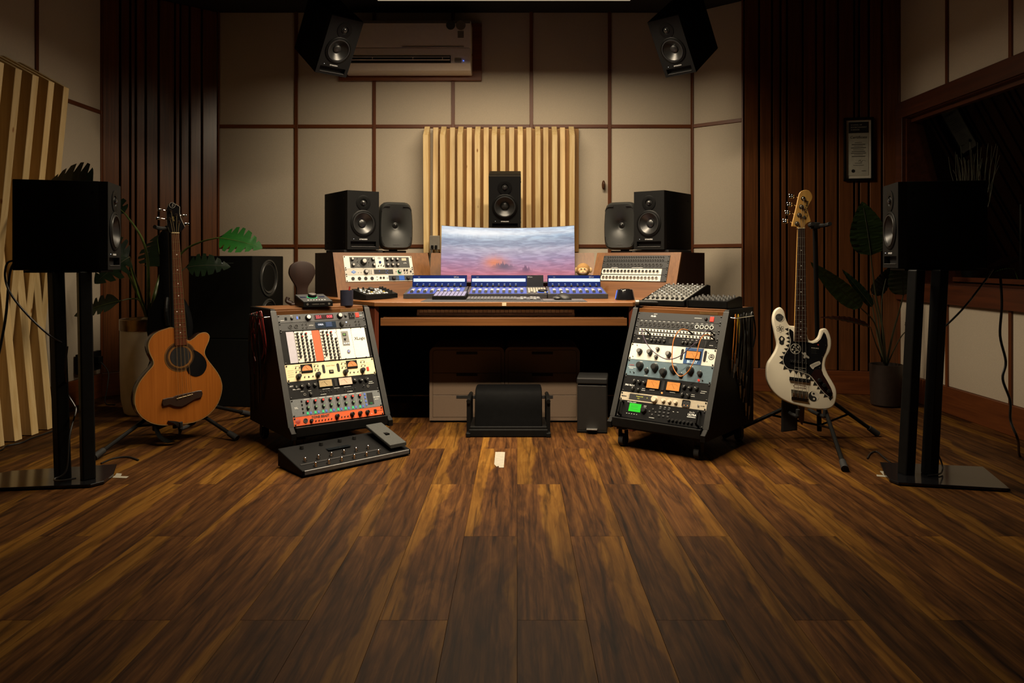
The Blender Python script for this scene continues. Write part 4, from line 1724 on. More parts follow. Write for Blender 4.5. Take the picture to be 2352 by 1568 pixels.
def hank(label, frame_xy, yaw, a, b0, z0, z1, wid, m, r=.0026, plug=None, twist=.02):
    """a cable folded over a hook on the rack side: two strands down, a loop at the foot"""
    X, Y = frame_xy
    c_, s_ = cos(yaw), sin(yaw)

    def P(aa, bb, z):
        return V((X + aa * c_ - bb * s_, Y + aa * s_ + bb * c_, z))
    sg = 1 if a > 0 else -1
    o = P(a, b0, z0)
    pts = [P(a + sg * .004, b0 - wid * .2, z1 + .02), P(a + sg * .012, b0 - wid * .55, z1 + (z0 - z1) * .3), P(a + sg * .015, b0 - wid * .3 + twist * .3, z1 + (z0 - z1) * .7), P(a + sg * .020, b0 - .004, z0),
           P(a + sg * .022, b0 + wid * .25, z1 + (z0 - z1) * .72), P(a + sg * .016, b0 + wid * .55 - twist * .4, z1 + (z0 - z1) * .35), P(a + sg * .010, b0 + wid * .3, z1)]
    t = thing('hanging_cable', label, 'cable', o)
    b = B()
    tube(b, [q - o for q in pts], r, 6, 7)
    part('cord', b, m, t, True)
    if plug:
        for e, nx in ((pts[0], pts[1]), (pts[-1], pts[-2])):
            d = (e - nx).normalized()
            b = B()
            cyl(b, e - o, e - o + d * .045, .0060, .0050, 10)
            cyl(b, e - o + d * .045, e - o + d * .072, .0028, .0022, 8)
            part('plug', b, plug, t, True)


redc = mat('cable_red', (.16, .012, .010), .4)
wine = mat('cable_wine', (.06, .006, .008), .4)
blkc = mat('cable_black', (.010, .010, .010), .4)
dkg = mat('cable_grey', (.10, .10, .095), .4)
for k, (m, z1, wd, nm) in enumerate(((redc, .46, .11, 'bright red'), (wine, .41, .14, 'wine red'), (blkc, .22, .05, 'short-looped black'), (redc, .43, .16, 'slack red'), (dkg, .60, .07, 'pale grey'), (wine, .36, .09, 'long dark red'), (blkc, .30, .15, 'wide-looped black'), (redc, .50, .05, 'short red'), (blkc, .15, .07, 'long black'))):
    hank(nm + ' cable draped over the side hook of the rack with the pedalboard', (-.963, 3.88), rad(37.6), -.275, (.20 + .020 * k), .700 - .003 * k, z1, wd, m, .0032, twist=.03 * (k % 3))
# the side hook both bundles hang from
for (X, Y), yaw, sx, lb in (((-.963, 3.88), rad(37.6), -1, 'chrome cable hook on the side of the rack with the pedalboard'), ((.776, 3.84), rad(-38.9), 1, 'chrome cable hook on the side of the rack with patch cables')):
    b = B()
    tube(b, [(sx * .272, .12, .672), (sx * .30, .12, .672), (sx * .30, .36, .672), (sx * .272, .36, .672)], .004, 8)
    solo('cable_hook', b, chrome, lb, 'hook', smooth=True, loc=(X, Y, 0), rz=yaw)
pl = mat('plug_steel', (.35, .33, .30), .35, .8)
for k, (m, z1, wd, nm, p_) in enumerate(((org, .44, .030, 'orange', pl), (yel, .47, .024, 'yellow', pl), (blkc, .40, .06, 'glossy black', pl), (blkc, .30, .08, 'long glossy black', pl), (dkg, .36, .05, 'dark grey', pl), (blkc, .20, .06, 'longest black', pl), (blkc, .50, .10, 'coiled black', None))):
    hank(nm + ' cable hung on the side of the rack with patch cables', (.776, 3.84), rad(-38.9), .275, .145 + .036 * k, .690 - .003 * (k % 3), z1, wd, m, .0048 if m is blkc else .0026, p_, .01)

# ------------------------------------------------------------------ on the desk
ZD = .726


def screen_mat():
    m = bpy.data.materials.new('screen_picture')
    m.use_nodes = True
    nt = m.node_tree
    L = nt.links.new
    b = nt.nodes['Principled BSDF']
    b.inputs['Base Color'].default_value = (.01, .01, .01, 1)
    b.inputs['Roughness'].default_value = .25
    tc = nd(nt, 'ShaderNodeTexCoord')
    sp = nd(nt, 'ShaderNodeSeparateXYZ')
    L(tc.outputs['UV'], sp.inputs[0])

    def noise(sx, sy, det, dist=0., off=0.):
        mp = nd(nt, 'ShaderNodeMapping')
        mp.inputs['Scale'].default_value = (sx, sy, 1)
        mp.inputs['Location'].default_value = (off, off, 0)
        L(tc.outputs['UV'], mp.inputs[0])
        n = nd(nt, 'ShaderNodeTexNoise')
        n.inputs['Scale'].default_value = 1
        n.inputs['Detail'].default_value = det
        n.inputs['Distortion'].default_value = dist
        L(mp.outputs[0], n.inputs['Vector'])
        return n.outputs['Fac']

    def mth(op, a, c):
        n = nd(nt, 'ShaderNodeMath', operation=op)
        for i, x in enumerate((a, c)):
            if isinstance(x, (int, float)):
                n.inputs[i].default_value = x
            else:
                L(x, n.inputs[i])
        return n.outputs[0]

    def ramp(x, pts):
        n = nd(nt, 'ShaderNodeValToRGB')
        e = n.color_ramp.elements
        while len(e) < len(pts):
            e.new(.5)
        for k, (p, c) in zip(e, pts):
            k.position, k.color = p, lin(c) + (1,)
        L(x, n.inputs[0])
        return n.outputs[0]

    def mix(f, a, c, mode='MIX'):
        n = nd(nt, 'ShaderNodeMix', data_type='RGBA', blend_type=mode)
        for i, x in ((0, f), (6, a), (7, c)):
            if isinstance(x, (int, float)):
                n.inputs[i].default_value = x
            else:
                L(x, n.inputs[i])
        return n.outputs[2]
    v = mth('ADD', sp.outputs[1], mth('MULTIPLY', mth('SUBTRACT', noise(9, 16, 7, 1.), .5), .13))
    base = ramp(v, [(0, '#d08490'), (.14, '#cf8699'), (.30, '#c090ac'), (.46, '#b8a6c2'), (.60, '#c9c2d2'), (.68, '#a4abc0'), (.76, '#a9b4c8'), (.81, '#b9c8d8'), (.85, '#b4c9de'), (.90, '#e8f0f6'), (.97, '#d3e3f4')])
    streak = ramp(noise(9, 22, 9, .8, 3.), [(.42, '#6c5f86'), (.60, '#ffffff')])
    base = mix(.35, base, streak, 'MULTIPLY')
    # the glow and its dark outcrop, left of centre; a smaller outcrop right of it
    def blob(cx, cy, sx, sy, p):
        dx = mth('MULTIPLY', mth('SUBTRACT', sp.outputs[0], cx), sx)
        dy = mth('MULTIPLY', mth('SUBTRACT', mth('ADD', sp.outputs[1], mth('MULTIPLY', noise(60, 6, 4), .06)), cy + .03), sy)
        d = mth('ADD', mth('MULTIPLY', dx, dx), mth('MULTIPLY', dy, dy))
        return mth('POWER', 2.718, mth('MULTIPLY', d, -p))
    def col(h):
        n = nd(nt, 'ShaderNodeRGB')
        n.outputs[0].default_value = lin(h) + (1,)
        return n.outputs[0]
    base = mix(mth('MULTIPLY', blob(.40, .36, 13, 9, 1.), .8), base, col('#f0884e'))
    # two rocky outcrops with thin towers against the haze
    for cx, hw, z0_, hh, cl in ((.47, .085, .26, .20, '#6a5a70'), (.635, .045, .20, .15, '#74526f')):
        du = mth('DIVIDE', mth('SUBTRACT', sp.outputs[0], cx), hw)
        hump = mth('POWER', 2.718, mth('MULTIPLY', mth('MULTIPLY', du, du), -1.0))
        sk = mth('POWER', noise(70, .01, 2, 0., cx * 9), 3.0)
        hgt = mth('ADD', z0_ - .01, mth('MULTIPLY', hump, mth('ADD', hh * .25, mth('MULTIPLY', sk, hh * 2.4))))
        m1 = nd(nt, 'ShaderNodeMapRange')
        m1.inputs[1].default_value, m1.inputs[2].default_value = -.012, .012
        L(mth('SUBTRACT', hgt, sp.outputs[1]), m1.inputs[0])
        m2 = nd(nt, 'ShaderNodeMapRange')
        m2.inputs[1].default_value, m2.inputs[2].default_value = z0_ - .10, z0_ + .02
        L(sp.outputs[1], m2.inputs[0])
        base = mix(mth('MULTIPLY', mth('MULTIPLY', m1.outputs[0], m2.outputs[0]), mth('MULTIPLY', hump, .95)), base, col(cl))
    base = mix(mth('MULTIPLY', blob(.55, .12, 2.2, 14, 1.), .45), base, col('#d8707c'))
    base = mix(mth('MULTIPLY', blob(.25, .90, 3, 14, 1.), .8), base, col('#ffffff'))
    L(base, b.inputs['Emission Color'])
    b.inputs['Emission Strength'].default_value = .95
    return m


t = thing('curved_monitor', 'wide curved screen showing a pink desert sky behind the control surfaces', 'monitor', (-.062, 5.055, ZD))
b = B()
n, Wd, z0, z1, RC = 28, .905, .085, .455, 1.25
uvl = b.loops.layers.uv.new('UVMap')
cols = []
for i in range(n + 1):
    a = (i / n - .5) * Wd / RC
    x, y = RC * sin(a), RC * cos(a) - RC
    cols.append((x, y, i / n))
V0 = [(b.verts.new((x, y, z0)), b.verts.new((x, y, z1))) for x, y, _ in cols]
for i in range(n):
    f = b.faces.new((V0[i][0], V0[i + 1][0], V0[i + 1][1], V0[i][1]))
    for lp, uv in zip(f.loops, ((cols[i][2], 0), (cols[i + 1][2], 0), (cols[i + 1][2], 1), (cols[i][2], 1))):
        lp[uvl].uv = uv
TILT = M.Translation((0, .012, .27)) @ M.Rotation(rad(-10), 4, 'X') @ M.Translation((0, 0, -.27))
bmesh.ops.transform(b, matrix=TILT, verts=b.verts[:])
part('display', b, screen_mat(), t)
b = B()
for za, zb in ((z0 - .006, z1 + .003),):
    rows = []
    for x, y, _ in cols:
        k = 1 + .004
        rows.append([b.verts.new(p_) for p_ in ((x * k, y + .001, za), (x * k, y + .001, zb), (x * k, y + .028, zb - .01), (x * k, y + .028, za + .01))])
    for r0, r1 in zip(rows, rows[1:]):
        for j in range(4):
            b.faces.new((r0[j], r1[j], r1[(j + 1) % 4], r0[(j + 1) % 4]))
    b.faces.new(rows[0][::-1])
    b.faces.new(rows[-1])
bmesh.ops.transform(b, matrix=TILT, verts=b.verts[:])
part('casing', b, mat('casing_silver', (.10, .10, .105), .35, .5), t)
b = B()
tube(b, [(0, .012, .006), (0, .018, .08), (0, .046, .16), (0, .048, .24)], .014, 10, 4)
box(b, (0, .0, .004), (.24, .07, .008), .002)
part('foot', b, blk2, t)

overlay = mat('overlay_blue_glow', (.06, .12, .6), .35, emit=.55, var=.25, vs=16, ecol=(.02, .075, .62))  # blue glow of the displays on the fader surface, put into colour and emission
paneld = mat('panel_navy', (.03, .06, .3), .15, emit=.20, var=.2, vs=14, ecol=(.01, .045, .36))
lcd = mat('lcd_ice', (.62, .84, 1), .4, emit=1.0, var=0)
cap = mat('fader_silver', (.45, .45, .45), .35, .4)
btnp = mat('button_pale', (.42, .40, .34), .5)
dbody = mat('console_body', (.028, .028, .032), .4)


def console(label, X0, X1, nch, main=False):
    Wc = X1 - X0
    t = thing('control_surface', label, 'mixing controller', ((X0 + X1) / 2, 4.585, ZD), 0, 'fader controllers in a row under the curved screen')
    D, h0, h1 = .335, .029, .064

    def zz(y):
        return h0 + (h1 - h0) * y / D
    tl = atan2(h1 - h0, D)
    b = B()
    prism(b, [(0, .002), (0, h0), (D, h1), (D + .02, h1), (D + .02, .002)], -Wc / 2 + .001, Wc / 2 - .001, 'YZ', .002, 1)
    part('body', b, dbody, t)
    xs = [-Wc / 2 + .045 + k * (.30 if not main else .275) / 7.4 for k in range(nch)]
    ov0, ov1 = (xs[0] - .025, xs[-1] + .03)
    b = B()
    prism(b, [(.02, zz(.02) - .001), (.02, zz(.02) + .0012), (.29, zz(.29) + .0012), (.29, zz(.29) - .001)], ov0, ov1, 'YZ')
    part('overlay', b, overlay, t)
    # tilted display bridge
    b = B()
    zb = zz(.315)
    prism(b, [(.315, zb), (.334, zb + .076), (.350, zb + .073), (.338, zb - .004)], -Wc / 2 + .012, Wc / 2 - .012, 'YZ', .001, 1)
    br = part('display_bridge', b, mat('bridge_black', (.008, .009, .013), .2), t)
    ta = atan2(.019, .076)
    mx = M.Translation((0, .315, zb)) @ M.Rotation(-ta, 4, 'X')
    x1_ = ov1 + .004 if main else Wc / 2 - .014
    b = B()
    vs = box(b, ((-Wc / 2 + .014 + x1_) / 2, -.0008, .0395), (x1_ + Wc / 2 - .014, .0012, .073))
    bmesh.ops.transform(b, matrix=mx, verts=vs)
    part('lit_panel', b, paneld, br)
    b = B()
    vs = box(b, ((xs[0] + xs[-1]) / 2, -.002, .045), (xs[-1] - xs[0] + .052, .0012, .021))
    bmesh.ops.transform(b, matrix=mx, verts=vs)
    part('lcd_strip', b, lcd, br)
    for s_, x, sz in (('icon', xs[0] + .01, .008), ('QCon', (xs[-1] - .03) if not main else Wc / 2 - .10, .0125)):
        q = mx @ V((x, -.0028, .065))
        text(s_, sz, mat('logo_grey', (.35, .36, .4), .4), br, q, (pi / 2 - ta, 0, 0))
    for x in xs[:8]:
        b = B()
        vs = box(b, (x, -.0022, .020), (.010, .0022, .005), .0006, seg=1)
        bmesh.ops.transform(b, matrix=mx, verts=vs)
        part('channel_button', b, mat('button_lit', (.25, .45, .9), .4, emit=.3, var=0), br)
    for i, x in enumerate(xs):
        if i < 8:
            b = B()
            y = .298
            cyl(b, (x, y, zz(y)), (x, y, zz(y) + .014), .0075, .0065, 14)
            cyl(b, (x, y, zz(y) + .014), (x, y, zz(y) + .0146), .0055, n=12, mi=1)
            part('encoder', b, [kb_black, wht], t, True)
        b = B()
        vs = box(b, (x, .11, zz(.11) + .0014), (.003, .15, .001))
        part('fader_slot', b, groove, t)
        y = .055 if i != 8 else .075
        b = B()
        prism(b, [(y - .020, zz(y)), (y - .016, zz(y) + .013), (y - .004, zz(y) + .010), (y + .004, zz(y) + .010), (y + .020, zz(y) + .016), (y + .024, zz(y))], x - .0085, x + .0085, 'YZ', .001, 1)
        fd = part('fader', b, kb_black, t)
        b = B()
        prism(b, [(y + .022, zz(y) + .004), (y + .030, zz(y) + .016), (y + .115, zz(y + .115) + .010), (y + .120, zz(y + .12) + .002)], x - .0085, x + .0085, 'YZ')
        part('channel_keys', b, cap, fd)
    if main:
        x0 = ov1 + .012
        for r_ in range(5):
            for c_ in range(7):
                if (c_ in (4, 5) and r_ < 2) or (r_ == 0 and c_ in (1, 3)):
                    continue
                b = B()
                x, y = x0 + .0165 * c_ + .004, .06 + .042 * r_
                box(b, (x, y, zz(y) + .003), (.013, .026, .007), .001, seg=1)
                part('button', b, btnp, t)
        b = B()
        lathe(b, [(.029, 0), (.029, .010), (.025, .014), (0, .014)], 28, M.Translation((x0 + .088, .09, zz(.09))) @ M.Rotation(tl, 4, 'X'))
        part('jog_wheel', b, blk2, t, True)
        b = B()
        lathe(b, [(.033, 0), (.033, .002), (.029, .002)], 28, M.Translation((x0 + .088, .09, zz(.09))) @ M.Rotation(tl, 4, 'X'))
        part('wheel_ring', b, lblue, t, True)
    return t


console('fader controller with blue-lit surface, its front overlapped by a small pad grid', -.697, -.317, 8)
console('broadest fader controller with a jog wheel, in the middle under the curved screen', -.314, .183, 9, True)
console('fader controller with blue-lit surface in front of the toy monkey', .186, .556, 8)

b = B()
box(b, (-.075, 4.385, ZD + .0015), (.94, .31, .003), .0008, seg=1)
solo('desk_mat', b, mat('mat_charcoal', (.030, .028, .032), .7, var=.2, vs=300), 'dark desk mat under the keyboard along the front edge of the desk', 'mat')
b = B()
box(b, (.27, 4.40, ZD + .0042), (.24, .19, .0022), .0008, seg=1)
solo('mouse_mat', b, mat('mat_grey', (.075, .068, .075), .6, var=.1, vs=300), 'small grey mouse mat lying on the dark desk mat', 'mat')

t = thing('computer_keyboard', 'slim dark computer keyboard with pale keys lying before the middle control surface', 'keyboard', (-.08, 4.41, ZD + .003))
b = B()
prism(b, [(-.06, 0), (-.06, .006), (.06, .014), (.06, 0)], -.215, .215, 'YZ', .001, 1)
part('case', b, mat('keyboard_grey', (.06, .06, .065), .4), t)
b = B()
box(b, (0, 0, 0), (.0165, .0155, .004), .001, seg=1)
km = mesh('key', b, mat('key_grey', (.035, .036, .04), .4, var=.1))
b = B()
box(b, (0, 0, 0), (.0165, .0155, .004), .001, seg=1)
km2 = mesh('key', b, mat('key_pale', (.30, .30, .30), .4, var=.1))
for r_ in range(6):
    for c_ in range(22):
        if c_ in (15, 18):
            continue
        put('key', km2 if c_ > 15 and (r_ + c_) % 4 == 0 else km, t, (-.203 + .0193 * c_, -.047 + .0188 * r_, .0085 + .0013 * r_), (rad(3.8), 0, 0))

t = thing('computer_mouse', 'black sculpted computer mouse with a thumb rest on the grey mouse mat', 'mouse', (.272, 4.40, ZD + .0053), rad(14))
b = B()
secs = [(-.062, .016, .010, .004), (-.050, .030, .021, .003), (-.030, .038, .032, 0), (-.005, .040, .040, -.003), (.025, .038, .036, -.004), (.050, .031, .023, -.003), (.064, .018, .010, 0)]
rings = []
for y, w_, h, ox in secs:
    ring = []
    for i in range(18):
        a = pi * i / 17
        skew = .35 * sin(a)
        ring.append(b.verts.new((ox - w_ * cos(a) - w_ * .35 * skew * (1 if cos(a) > 0 else -.2), y, h * sin(a) ** .75)))
    rings.append(ring)
for r0, r1 in zip(rings, rings[1:]):
    for i in range(17):
        b.faces.new((r0[i], r0[i + 1], r1[i + 1], r1[i]))
    b.faces.new((r0[17], r0[0], r1[0], r1[17]))
b.faces.new(rings[0])
b.faces.new(rings[-1])
part('shell', b, mat('mouse_black', (.012, .012, .012), .45, spec=.3), t, True, ang=60)
b = B()
cyl(b, (-.005, .036, .034), (.003, .036, .034), .011, n=14)
part('wheel', b, steel, t, True)
b = B()
ball(b, (-.044, -.006, .010), (.022, .040, .010), 12)
part('thumb_rest', b, mat('mouse_black2', (.03, .03, .03), .5), t, True)

t = thing('pad_controller', 'small pad grid of lilac keys overlapping the front of a blue-lit fader controller', 'pad controller', (-.400, 4.495, ZD + .003), rad(-3))
b = B()
prism(b, [(-.075, .001), (-.075, .020), (.075, .044), (.075, .001)], -.098, .098, 'YZ', .002, 1)
part('body', b, blk2, t)
tl = atan2(.024, .15)
b = B()
box(b, (0, 0, 0), (.0205, .026, .003), .0015, seg=1)
pm = mesh('pad', b, mat('pad_lilac', (.13, .13, .26), .5, var=.1))
for r_ in range(4):
    for c_ in range(8):
        y = -.048 + .032 * r_
        put('pad', pm, t, (-.0815 + .0233 * c_, y, .032 + y * math.tan(tl) + .001), (tl, 0, 0))

t = thing('groove_box', 'black wedge-shaped pad machine with white and yellow keys on the desk end', 'drum machine', (-.885, 4.40, ZD + .001), rad(59))
b = B()
prism(b, [(0, .003), (0, .030), (.115, .064), (.115, .003)], 0, .285, 'YZ', .002, 1)
part('body', b, blk2, t)
tl = atan2(.034, .115)


def gz(y):
    return .030 + y * .034 / .115
rr_ = random.Random(3)
for c_ in range(11):
    for r_ in range(4):
        x, y = .03 + .0215 * c_, .018 + .024 * r_
        if c_ in (4, 5) and r_ > 1:
            continue
        b = B()
        if c_ > 8 or (r_ == 3 and c_ in (0, 2)) or (c_, r_) == (1, 1):
            cyl(b, (x, y, gz(y) - .001), (x, y, gz(y) + .016), .0065, .0055, 12)
            part('knob', b, kb_black, t, True)
        else:
            vs = box(b, (0, 0, 0), (.013, .011, .005), .001, seg=1)
            bmesh.ops.transform(b, matrix=M.Translation((x, y, gz(y) + .001)) @ M.Rotation(tl, 4, 'X'), verts=vs)
            part('key', b, mat('key_yellow', (.55, .36, .08), .5) if (c_, r_) in ((3, 1), (8, 1)) else (wht if (c_ + r_) % 3 else mat('key_dim', (.2, .2, .19), .5)), t)
b = B()
lathe(b, [(.019, 0), (.019, .013), (.016, .016), (0, .016)], 22, M.Translation((.128, .078, gz(.078))) @ M.Rotation(tl, 4, 'X'))
part('dial', b, kb_black, t, True)
b = B()
vs = box(b, (0, 0, 0), (.05, .030, .002))
bmesh.ops.transform(b, matrix=M.Translation((.075, .095, gz(.095) + .001)) @ M.Rotation(tl, 4, 'X'), verts=vs)
part('display', b, mat('display_dim', (.06, .07, .06), .2), t)

t = thing('smart_speaker', 'squat black puck with a blue-lit edge on the bare end of the desk', 'speaker', (.640, 4.46, ZD + .001))
b = B()
lathe(b, [(0, 0), (.056, 0), (.058, .004), (.047, .058), (.044, .062), (0, .062)], 32)
part('body', b, blkgl, t, True)
b = B()
lathe(b, [(.030, .0622), (.030, .064), (.026, .064), (.026, .0622)], 28)
part('top_ring', b, blk2, t, True)
b = B()
tube(b, [(-.0585, -.006, .006), (-.0530, -.006, .034), (-.0485, -.006, .056)], .002, 6)
part('lit_edge', b, lblue, t)  # blue edge of the puck, drawn as a glowing strip

# on the sloping racks
t = thing('desktop_interface', 'wedge-shaped grey desktop interface with a big dial on the rack top, before the headphone stand', 'audio interface', (-1.115, 3.915, .7125), rad(34))
b = B()
prism(b, [(0, .004), (0, .030), (.145, .062), (.145, .004)], 0, .16, 'YZ', .002, 1)
part('body', b, blk2, t)
tl = atan2(.032, .145)
b = B()
prism(b, [(.002, .0305), (.002, .0325), (.143, .0640), (.143, .0620)], .003, .157, 'YZ')
part('top_panel', b, g1, t)
mxx = M.Translation((.075, .085, .030 + .085 * .032 / .145 + .002)) @ M.Rotation(tl, 4, 'X')
b = B()
lathe(b, [(.027, 0), (.027, .0015), (.023, .0015)], 28, mxx)
part('light_ring', b, lgreen, t, True)
b = B()
lathe(b, [(.023, 0), (.023, .016), (.020, .019), (0, .019)], 28, mxx)
part('dial', b, blk2, t, True)
b = B()
lathe(b, [(.0195, .0192), (.017, .0202), (0, .0202)], 24, mxx)
part('dial_cap', b, steel, t, True)
for sx, nm in ((.025, 'display'), (.128, 'display')):
    b = B()
    vs = box(b, (0, 0, 0), (.030, .020, .001))
    bmesh.ops.transform(b, matrix=M.Translation((sx, .085, .0325 + .085 * .2207 + .0006)) @ M.Rotation(tl, 4, 'X'), verts=vs)
    part(nm, b, mat('display_navy', (.01, .015, .04), .2), t)
for k in range(7):
    b = B()
    vs = box(b, (0, 0, 0), (.008, .004, .0015))
    bmesh.ops.transform(b, matrix=M.Translation((.035 + .015 * k, .028, .0325 + .028 * .2207)) @ M.Rotation(tl, 4, 'X'), verts=vs)
    part('button', b, wht, t)
for x in (.022, .138):
    b = B()
    cyl(b, (x, 0, .018), (x, -.002, .018), .006, n=12)
    part('socket', b, steel, t, True)
text('UNIVERSAL AUDIO', .008, mat('logo_dim', (.16, .15, .13), .5), t, (.08, -.0008, .017))

t = thing('headphone_stand', 'dark brown wooden headphone stand with a round head at the rear of the rack top', 'headphone stand', (-1.205, 4.20, .7125), rad(24))
prof = smooth_path([(-.033, .0, 0), (-.030, .06, 0), (-.032, .10, 0), (-.055, .14, 0), (-.070, .18, 0), (-.055, .225, 0), (0, .245, 0), (.055, .225, 0), (.070, .18, 0), (.055, .14, 0), (.032, .10, 0), (.030, .06, 0), (.033, .0, 0)], 5)
b = B()
prism(b, [(p_.x, p_.y) for p_ in prof], -.025, .025, 'XZ', .003, 2)
part('head_board', b, wood('walnut_dark', '#1c0d07', '#28140c', 'Z', 40, 20, .5), t, True)
b = B()
box(b, (0, .0, .006), (.13, .12, .012), .004)
tube(b, [(-.05, .02, .008), (-.075, .03, .02), (-.07, .035, .04)], .012, 8, 5)
part('foot', b, wood('walnut_dark', '', ''), t)

t = thing('pen_cup', 'dark blue cup holding a red pen on the rack top', 'cup', (-.932, 4.105, .7125))
b = B()
lathe(b, [(0, 0), (.031, 0), (.034, .003), (.035, .085), (.0325, .085), (.031, .006), (0, .006)], 32)
part('cup', b, mat('cup_navy', (.016, .018, .034), .45, var=.15), t, True)
b = B()
cyl(b, (.002, 0, .012), (.016, .004, .105), .0045, n=8)
part('pen', b, mat('pen_red', (.30, .025, .015), .4), t, True)


def table_mixer(name, label, mx, W, D, h0, h1, cols, rows, face, kst, faders=True):
    t = thing(name, label, 'mixer', mx=mx)
    b = B()
    prism(b, [(0, .006), (.012, 0), (D, 0), (D, h1 - .004), (D - .03, h1), (0, h0)], .008, W - .008, 'YZ', .002, 1)
    part('body', b, blk2, t)
    for x in (0, W - .010):
        b = B()
        prism(b, [(-.004, .008), (.010, -.0005), (D + .006, -.0005), (D + .006, h1 + .002), (D - .03, h1 + .008), (-.004, h0 + .003)], x, x + .010, 'YZ', .002, 1)
        part('cheek', b, blk2, t)
    sl = (h1 - h0) / (D - .03)
    b = B()
    prism(b, [(.004, h0 + .001 + .004 * sl), (.004, h0 + .003 + .004 * sl), (D - .032, h1 + .002), (D - .032, h1)], .011, W - .011, 'YZ')
    part('top_panel', b, face, t)
    an = atan2(h1 - h0, D - .03)
    for c_ in range(cols):
        x = .025 + (W - .05) * c_ / (cols - 1)
        for r_ in range(rows):
            y = (.075 if faders else .02) + (D - .03 - (.09 if faders else .035)) * r_ / (rows - 1)
            b = B()
            m_ = M.Translation((x, y, h0 + y * sl + .002)) @ M.Rotation(an, 4, 'X')
            lathe(b, [(.0065, 0), (.0055, .011), (.005, .013), (0, .013)], 10, m_)
            vs0 = len(b.verts)
            lathe(b, [(.0042, .0132), (.0042, .0142), (0, .0142)], 10, m_, 1)
            part('knob', b, [knob_g, kst[(c_ + r_) % len(kst)]], t, True)
        if faders:
            b = B()
            vs = box(b, (0, 0, 0), (.0025, .048, .0012))
            bmesh.ops.transform(b, matrix=M.Translation((x, .038, h0 + .038 * sl + .0032)) @ M.Rotation(an, 4, 'X'), verts=vs)
            part('fader_slot', b, groove, t)
            b = B()
            vs = box(b, (0, 0, .006), (.012, .018, .012), .002, seg=1)
            bmesh.ops.transform(b, matrix=M.Translation((x, .022 + .006 * (c_ % 2), h0 + .025 * sl + .0025)) @ M.Rotation(an, 4, 'X'), verts=vs)
            part('fader', b, kb_black, t)
    return t


knob_g = mat('knob_midgrey', (.16, .16, .155), .4)
RRb = M.Translation((.776, 3.84, .7125)) @ M.Rotation(rad(-38.9), 4, 'Z')
table_mixer('mixing_desk', 'large sloping grey mixer crowded with knobs on the rack top', RRb @ M.Translation((-.250, .165, 0)), .255, .315, .030, .105, 8, 8, mat('mixer_grey', (.17, .17, .16), .45, var=.1), [wht, steel, mat('cap_grey', (.3, .3, .3), .4)])
table_mixer('compact_mixer', 'small low black mixer beside the large grey one on the rack top', RRb @ M.Translation((.022, .155, 0)), .225, .19, .036, .052, 7, 4, fblk, [blk2, g1], False)
t = thing('microphone', 'black handheld microphone with a round end lying on the corner of the rack top', 'microphone', mx=RRb @ M.Translation((-.262, .118, .017)) @ M.Rotation(rad(-62), 4, 'Z'))
b = B()
cyl(b, (0, .018, 0), (0, .13, 0), .016, .011, 18)
part('handle', b, blk2, t, True)
b = B()
lathe(b, [(.017, -.018), (.017, 0), (.012, .003), (.012, -.002), (0, -.002)], 24, M.Rotation(pi / 2, 4, 'X'))
part('end_ring', b, mat('ring_bronze', (.14, .12, .09), .35, .6), t, True)

# toy monkey
t = thing('toy_monkey', 'tan plush toy monkey peeping over the fader controllers beside the curved screen', 'toy', (.437, 4.982, ZD), rad(-6))
fur = mat('fur_tan', (.30, .17, .065), .95, var=.3, vs=220, bump=.8, spec=.1)
furl = mat('fur_pale', (.50, .33, .17), .9, var=.2, vs=200, bump=.5, spec=.1)
b = B()
ball(b, (0, 0, .050), (.046, .034, .050), 18)
ball(b, (0, 0, .105), (.035, .03, .03), 14)
part('body', b, fur, t, True)
b = B()
ball(b, (0, -.004, .172), (.046, .042, .045), 20)
part('head', b, fur, t, True)
b = B()
ball(b, (0, -.032, .168), (.034, .018, .024), 16)
ball(b, (0, -.042, .155), (.026, .020, .016), 16)
part('muzzle', b, furl, t, True)
for sx in (-1, 1):
    b = B()
    ball(b, (sx * .047, -.002, .170), (.014, .009, .018), 12)
    part('ear', b, furl, t, True)
    b = B()
    ball(b, (sx * .0115, -.0485, .178), (.0042, .004, .0048), 10)
    part('eye', b, bk, t, True)
    b = B()
    tube(b, [(sx * .03, -.005, .105), (sx * .052, -.012, .085), (sx * .052, -.026, .060)], .013, 8, 5, r1=.012)
    part('arm', b, fur, t, True)
    b = B()
    tube(b, [(sx * .02, -.01, .022), (sx * .045, -.022, .018), (sx * .062, -.026, .026)], .014, 8, 5, r1=.012)
    part('leg', b, fur, t, True)
b = B()
ball(b, (0, -.0605, .160), (.004, .003, .003), 8)
part('nose', b, mat('nose_brown', (.10, .045, .02), .6), t, True)

# socket box and its leads on the pine slats
t = thing('power_outlet', 'grey power outlet box on the pine slats beside the curved screen', 'outlet', (-.612, 5.60, 1.04))
b = B()
box(b, (0, .0, .052), (.075, .08, .104), .003)
part('box', b, mat('outlet_grey', (.16, .145, .12), .5), t)
for x in (-.016, .012):
    b = B()
    box(b, (x, -.052, .022), (.018, .025, .022), .003)
    part('plug', b, blk2, t)
b = B()
tube(b, [(-.016, -.06, .012), (-.03, -.10, -.06), (-.055, -.20, -.15), (-.075, -.30, -.29)], .0028, 6, 6)
tube(b, [(.012, -.06, .012), (.03, -.08, -.05), (.035, -.14, -.10), (.03, -.2, -.2)], .0028, 6, 6)
part('cord', b, blkc, t)

